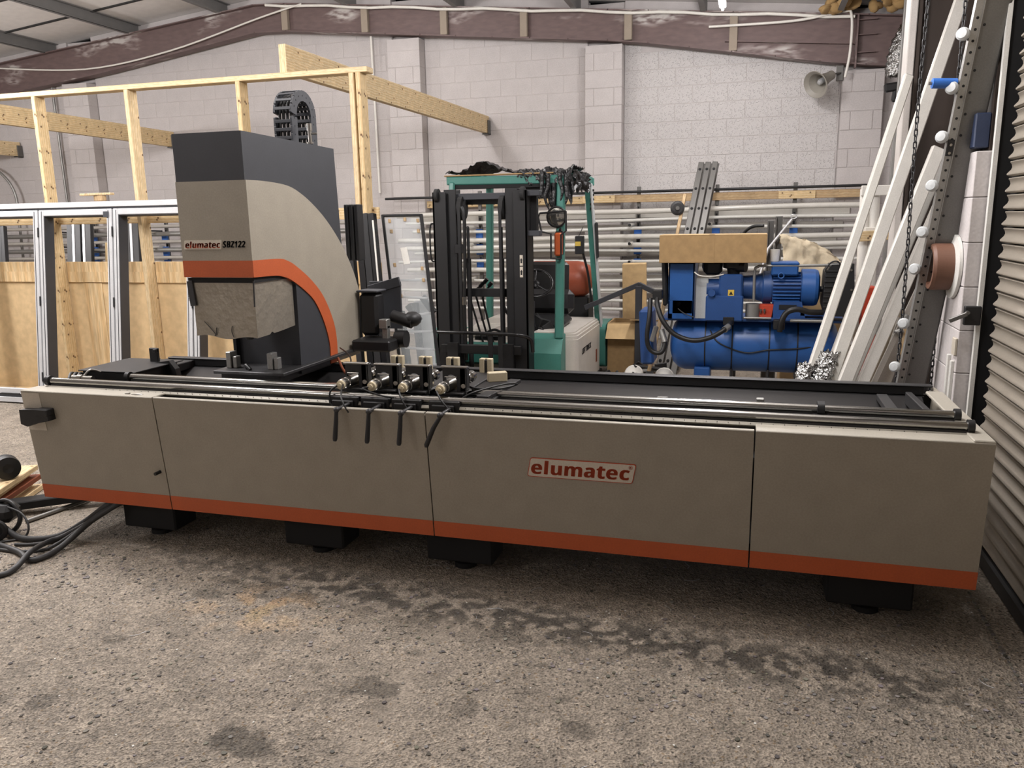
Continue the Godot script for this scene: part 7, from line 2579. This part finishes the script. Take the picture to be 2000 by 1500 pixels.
# ---------------------------------------------------------------- things on the floor
func build_floor_things() -> void:
	var b: B
	# stack of timber offcuts at the left edge with a black reel on it
	var ys := [0.018, 0.055, 0.088, 0.122, 0.156]
	var said := ["lowest plank of the small timber stack at the left edge", "second plank from the floor in the small timber stack", "middle red stained plank in the small timber stack", "plank just under the top of the small timber stack", "topmost plank of the small timber stack, under the black reel"]
	for k in 5:
		var m: Material = M.pine0 if k != 2 else M.rust
		var far := 0.05 * ((k + 1) % 2) + 0.03 * (4 - k) / 4.0
		plank_thing("timber_offcut", Vector3(-4.50 - 0.02 * (k % 2), ys[k], -3.84 - far), Vector3(-4.27 - 0.015 * (k % 2), ys[k], -3.36), 0.20 - 0.02 * (k % 2), 0.032, m, said[k], "plank", "timber stack at the left edge", Vector3(0, 1, 0.02))
	b = B.new()
	b.lathe(along(Vector3(-4.39, 0.247, -3.68), Vector3(0.8, 0.0, 0.5)), [Vector2(0, 0), Vector2(0.02, 0), Vector2(0.03, -0.004), Vector2(0.07, 0), Vector2(0.073, 0.02), Vector2(0.068, 0.03), Vector2(0.068, 0.07), Vector2(0.073, 0.08), Vector2(0.07, 0.10), Vector2(0.03, 0.105), Vector2(0, 0.10)], 28)
	single("black_reel", b, M.black, "round black reel lying on the timber stack", "reel", Vector3(-4.36, 0.247, -3.65))
	# outrigger bar and thin bar running out under the bed
	b = B.new()
	b.bar(Vector3(-4.45, 0.055, -3.33), Vector3(-3.50, 0.08, -4.03), 0.11, 0.05, Vector3(0, 1, 0), 0.006)
	b.span(Vector3(-4.42, 0.0, -3.39), Vector3(-4.36, 0.06, -3.33), 0.004)
	b.span(Vector3(-3.62, 0.0, -3.98), Vector3(-3.55, 0.07, -3.92), 0.004)
	single("steel_bar", b, M.black_matt, "broad black steel bar running from the left edge under the bed", "steel bar", Vector3(-4.0, 0, -3.7))
	b = B.new()
	b.tube([Vector3(-3.985, 0.014, -3.42), Vector3(-3.89, 0.016, -3.98)], 0.013, 8)
	single("thin_bar", b, M.alu_dull, "thin grey bar lying on the floor beside the broad black one", "bar", Vector3(-3.93, 0.014, -3.7))
	# small wheeled motor unit cut by the left edge
	var mu := thing("pump_unit", "small black wheeled unit on the floor, cut by the photo's left edge", "pump", Vector3(-4.0, 0, -3.28))
	b = B.new()
	b.box(place(Vector3(-4.02, 0.12, -3.28), Vector3(0, 0.3, 0)), Vector3(0.22, 0.10, 0.14), 0.03)
	put("body", b, M.black, mu)
	b = B.new()
	b.lathe(along(Vector3(-3.93, 0.062, -3.19), Vector3(0.5, 0, 0.87)), [Vector2(0, 0), Vector2(0.04, 0), Vector2(0.057, 0.010), Vector2(0.062, 0.022), Vector2(0.057, 0.036), Vector2(0.04, 0.04), Vector2(0.036, 0.03), Vector2(0, 0.03)], 26)
	var wh := put("wheel", b, M.rubber, mu)
	b = B.new()
	b.lathe(along(Vector3(-3.915, 0.062, -3.164), Vector3(0.5, 0, 0.87)), [Vector2(0, 0), Vector2(0.022, 0), Vector2(0.02, 0.006), Vector2(0.008, 0.01), Vector2(0, 0.016)], 16)
	put("hub", b, M.steel, wh)
	# cables from under the bed
	var runs := [
		[[Vector3(-3.28, 0.215, -3.42), Vector3(-3.33, 0.19, -3.36), Vector3(-3.48, 0.09, -3.36), Vector3(-3.575, 0.03, -3.27), Vector3(-3.685, 0.02, -3.21), Vector3(-3.815, 0.02, -3.21), Vector3(-3.96, 0.05, -3.25)], 0.017, "thickest black cable bending from under the bed to the wheeled unit"],
		[[Vector3(-3.25, 0.215, -3.42), Vector3(-3.30, 0.19, -3.37), Vector3(-3.40, 0.11, -3.30), Vector3(-3.45, 0.03, -3.16), Vector3(-3.45, 0.017, -3.05), Vector3(-3.49, 0.017, -2.985), Vector3(-3.63, 0.017, -3.05), Vector3(-3.82, 0.017, -3.10), Vector3(-4.05, 0.017, -3.15)], 0.0155, "black cable looping low nearest the camera"],
		[[Vector3(-3.23, 0.215, -3.42), Vector3(-3.28, 0.19, -3.36), Vector3(-3.42, 0.10, -3.30), Vector3(-3.54, 0.035, -3.25), Vector3(-3.57, 0.03, -3.17), Vector3(-3.51, 0.048, -3.01), Vector3(-3.478, 0.018, -2.887), Vector3(-3.49, 0.015, -2.80), Vector3(-3.66, 0.015, -2.70)], 0.0145, "grey black cable crossing the others and leaving at the lower left"],
		[[Vector3(-3.27, 0.215, -3.43), Vector3(-3.32, 0.18, -3.38), Vector3(-3.46, 0.075, -3.33), Vector3(-3.55, 0.02, -3.25), Vector3(-3.66, 0.010, -3.17), Vector3(-3.76, 0.010, -3.14)], 0.009, "thin black cable ending in a point on the floor"],
		[[Vector3(-3.24, 0.215, -3.43), Vector3(-3.30, 0.18, -3.36), Vector3(-3.43, 0.085, -3.27), Vector3(-3.53, 0.012, -3.14), Vector3(-3.62, 0.010, -3.08), Vector3(-3.74, 0.010, -3.065), Vector3(-4.0, 0.010, -3.08)], 0.009, "thin black cable lying between the two thick loops"],
		[[Vector3(-4.08, 0.14, -3.30), Vector3(-3.99, 0.185, -3.30), Vector3(-3.92, 0.168, -3.30), Vector3(-3.872, 0.096, -3.29), Vector3(-3.90, 0.03, -3.26), Vector3(-4.0, 0.015, -3.22)], 0.0125, "stiff black cable arching over the wheeled unit"],
		[[Vector3(-3.95, 0.165, -3.27), Vector3(-3.84, 0.135, -3.27), Vector3(-3.775, 0.075, -3.25), Vector3(-3.787, 0.015, -3.22), Vector3(-3.88, 0.007, -3.15)], 0.006, "thin black wire drooping in front of the wheeled unit"],
	]
	for r in runs:
		b = B.new()
		b.tube(curve(r[0], 8), r[1], 10)
		single("power_cable", b, M.hose if r[1] > 0.0095 and r[1] < 0.0135 else M.cable_grey, r[2], "cable", r[0][2], "cables from under the bed")
	# nails by the left edge and loose chips, shavings and flakes all over the floor
	b = B.new()
	b.tube([Vector3(-5.25, 0.01, -4.75), Vector3(-5.13, 0.012, -4.78)], 0.006, 6)
	b.lathe(place(Vector3(-5.12, 0.012, -4.78)), [Vector2(0, 0), Vector2(0.02, 0), Vector2(0.012, 0.02), Vector2(0, 0.02)], 10)
	single("loose_bolt", b, M.black, "small black bolt lying on the floor by the left edge", "bolt", Vector3(-5.2, 0, -4.76))
	scatter()

func scatter() -> void:
	rng.seed = 501
	var kinds := [
		["floor_chips", "loose grey and brown stone chips on the worn floor", 5200, M.cable_grey, false],
		["metal_flakes", "small bright metal flakes scattered over the floor", 420, M.white_metal, false],
		["metal_shavings", "thin curled metal shavings lying on the floor", 90, M.alu, true],
	]
	for q in kinds:
		var mm := MultiMesh.new()
		mm.transform_format = MultiMesh.TRANSFORM_3D
		mm.use_colors = q[0] == "floor_chips"
		var b := B.new()
		if q[4]:
			b.tube(curve([Vector3(-0.5, 0, 0), Vector3(-0.2, 0.05, 0.12), Vector3(0.15, 0.0, 0.05), Vector3(0.5, 0.04, -0.12)], 4), 0.022, 5)
		else:
			b.prism(Transform3D(Basis(Vector3(1, 0, 0), -PI / 2), Vector3.ZERO), v2([-0.5, -0.2, -0.1, -0.45, 0.4, -0.3, 0.5, 0.15, 0.1, 0.42, -0.4, 0.3]), 0.0, 0.3)
		mm.mesh = b.mesh()
		mm.instance_count = q[2]
		for i in q[2]:
			var z := -1.2 - 2.6 * pow(rng.randf(), 0.8)
			var x := rng.randf_range(-1.0, 1.0) * (0.9 - z * 0.95) - 1.1 + z * 0.05
			x = clampf(x, -4.6, 1.02)
			if q[0] == "floor_chips" and rng.randf() < 0.35:
				z = -2.75 + rng.randfn(0.0, 0.14) + 0.09 * x
			var s := 0.005 + 0.015 * pow(rng.randf(), 3.0)
			if q[0] == "metal_flakes":
				s = 0.003 + 0.007 * pow(rng.randf(), 3.0)
			elif q[4]:
				s = rng.randf_range(0.02, 0.075)
			var basis := Basis(Vector3.UP, rng.randf() * TAU).scaled(Vector3(s, s * (0.6 if not q[4] else 0.5), s))
			mm.set_instance_transform(i, Transform3D(basis, Vector3(x, 0.0005 if not q[4] else s * 0.02, z)))
			if mm.use_colors:
				var g := rng.randf_range(0.06, 0.25)
				mm.set_instance_color(i, Color(g, g * rng.randf_range(0.85, 0.98), g * rng.randf_range(0.68, 0.95)))
		var o := MultiMeshInstance3D.new()
		o.name = q[0]
		o.multimesh = mm
		var m: StandardMaterial3D = q[3]
		if mm.use_colors:
			m = mat("chip", Color.WHITE, 0.85, 0.0, "")
			m.vertex_color_use_as_albedo = true
		o.material_override = m
		add_child(o)
		tag(o, q[1], "debris", "", "stuff")
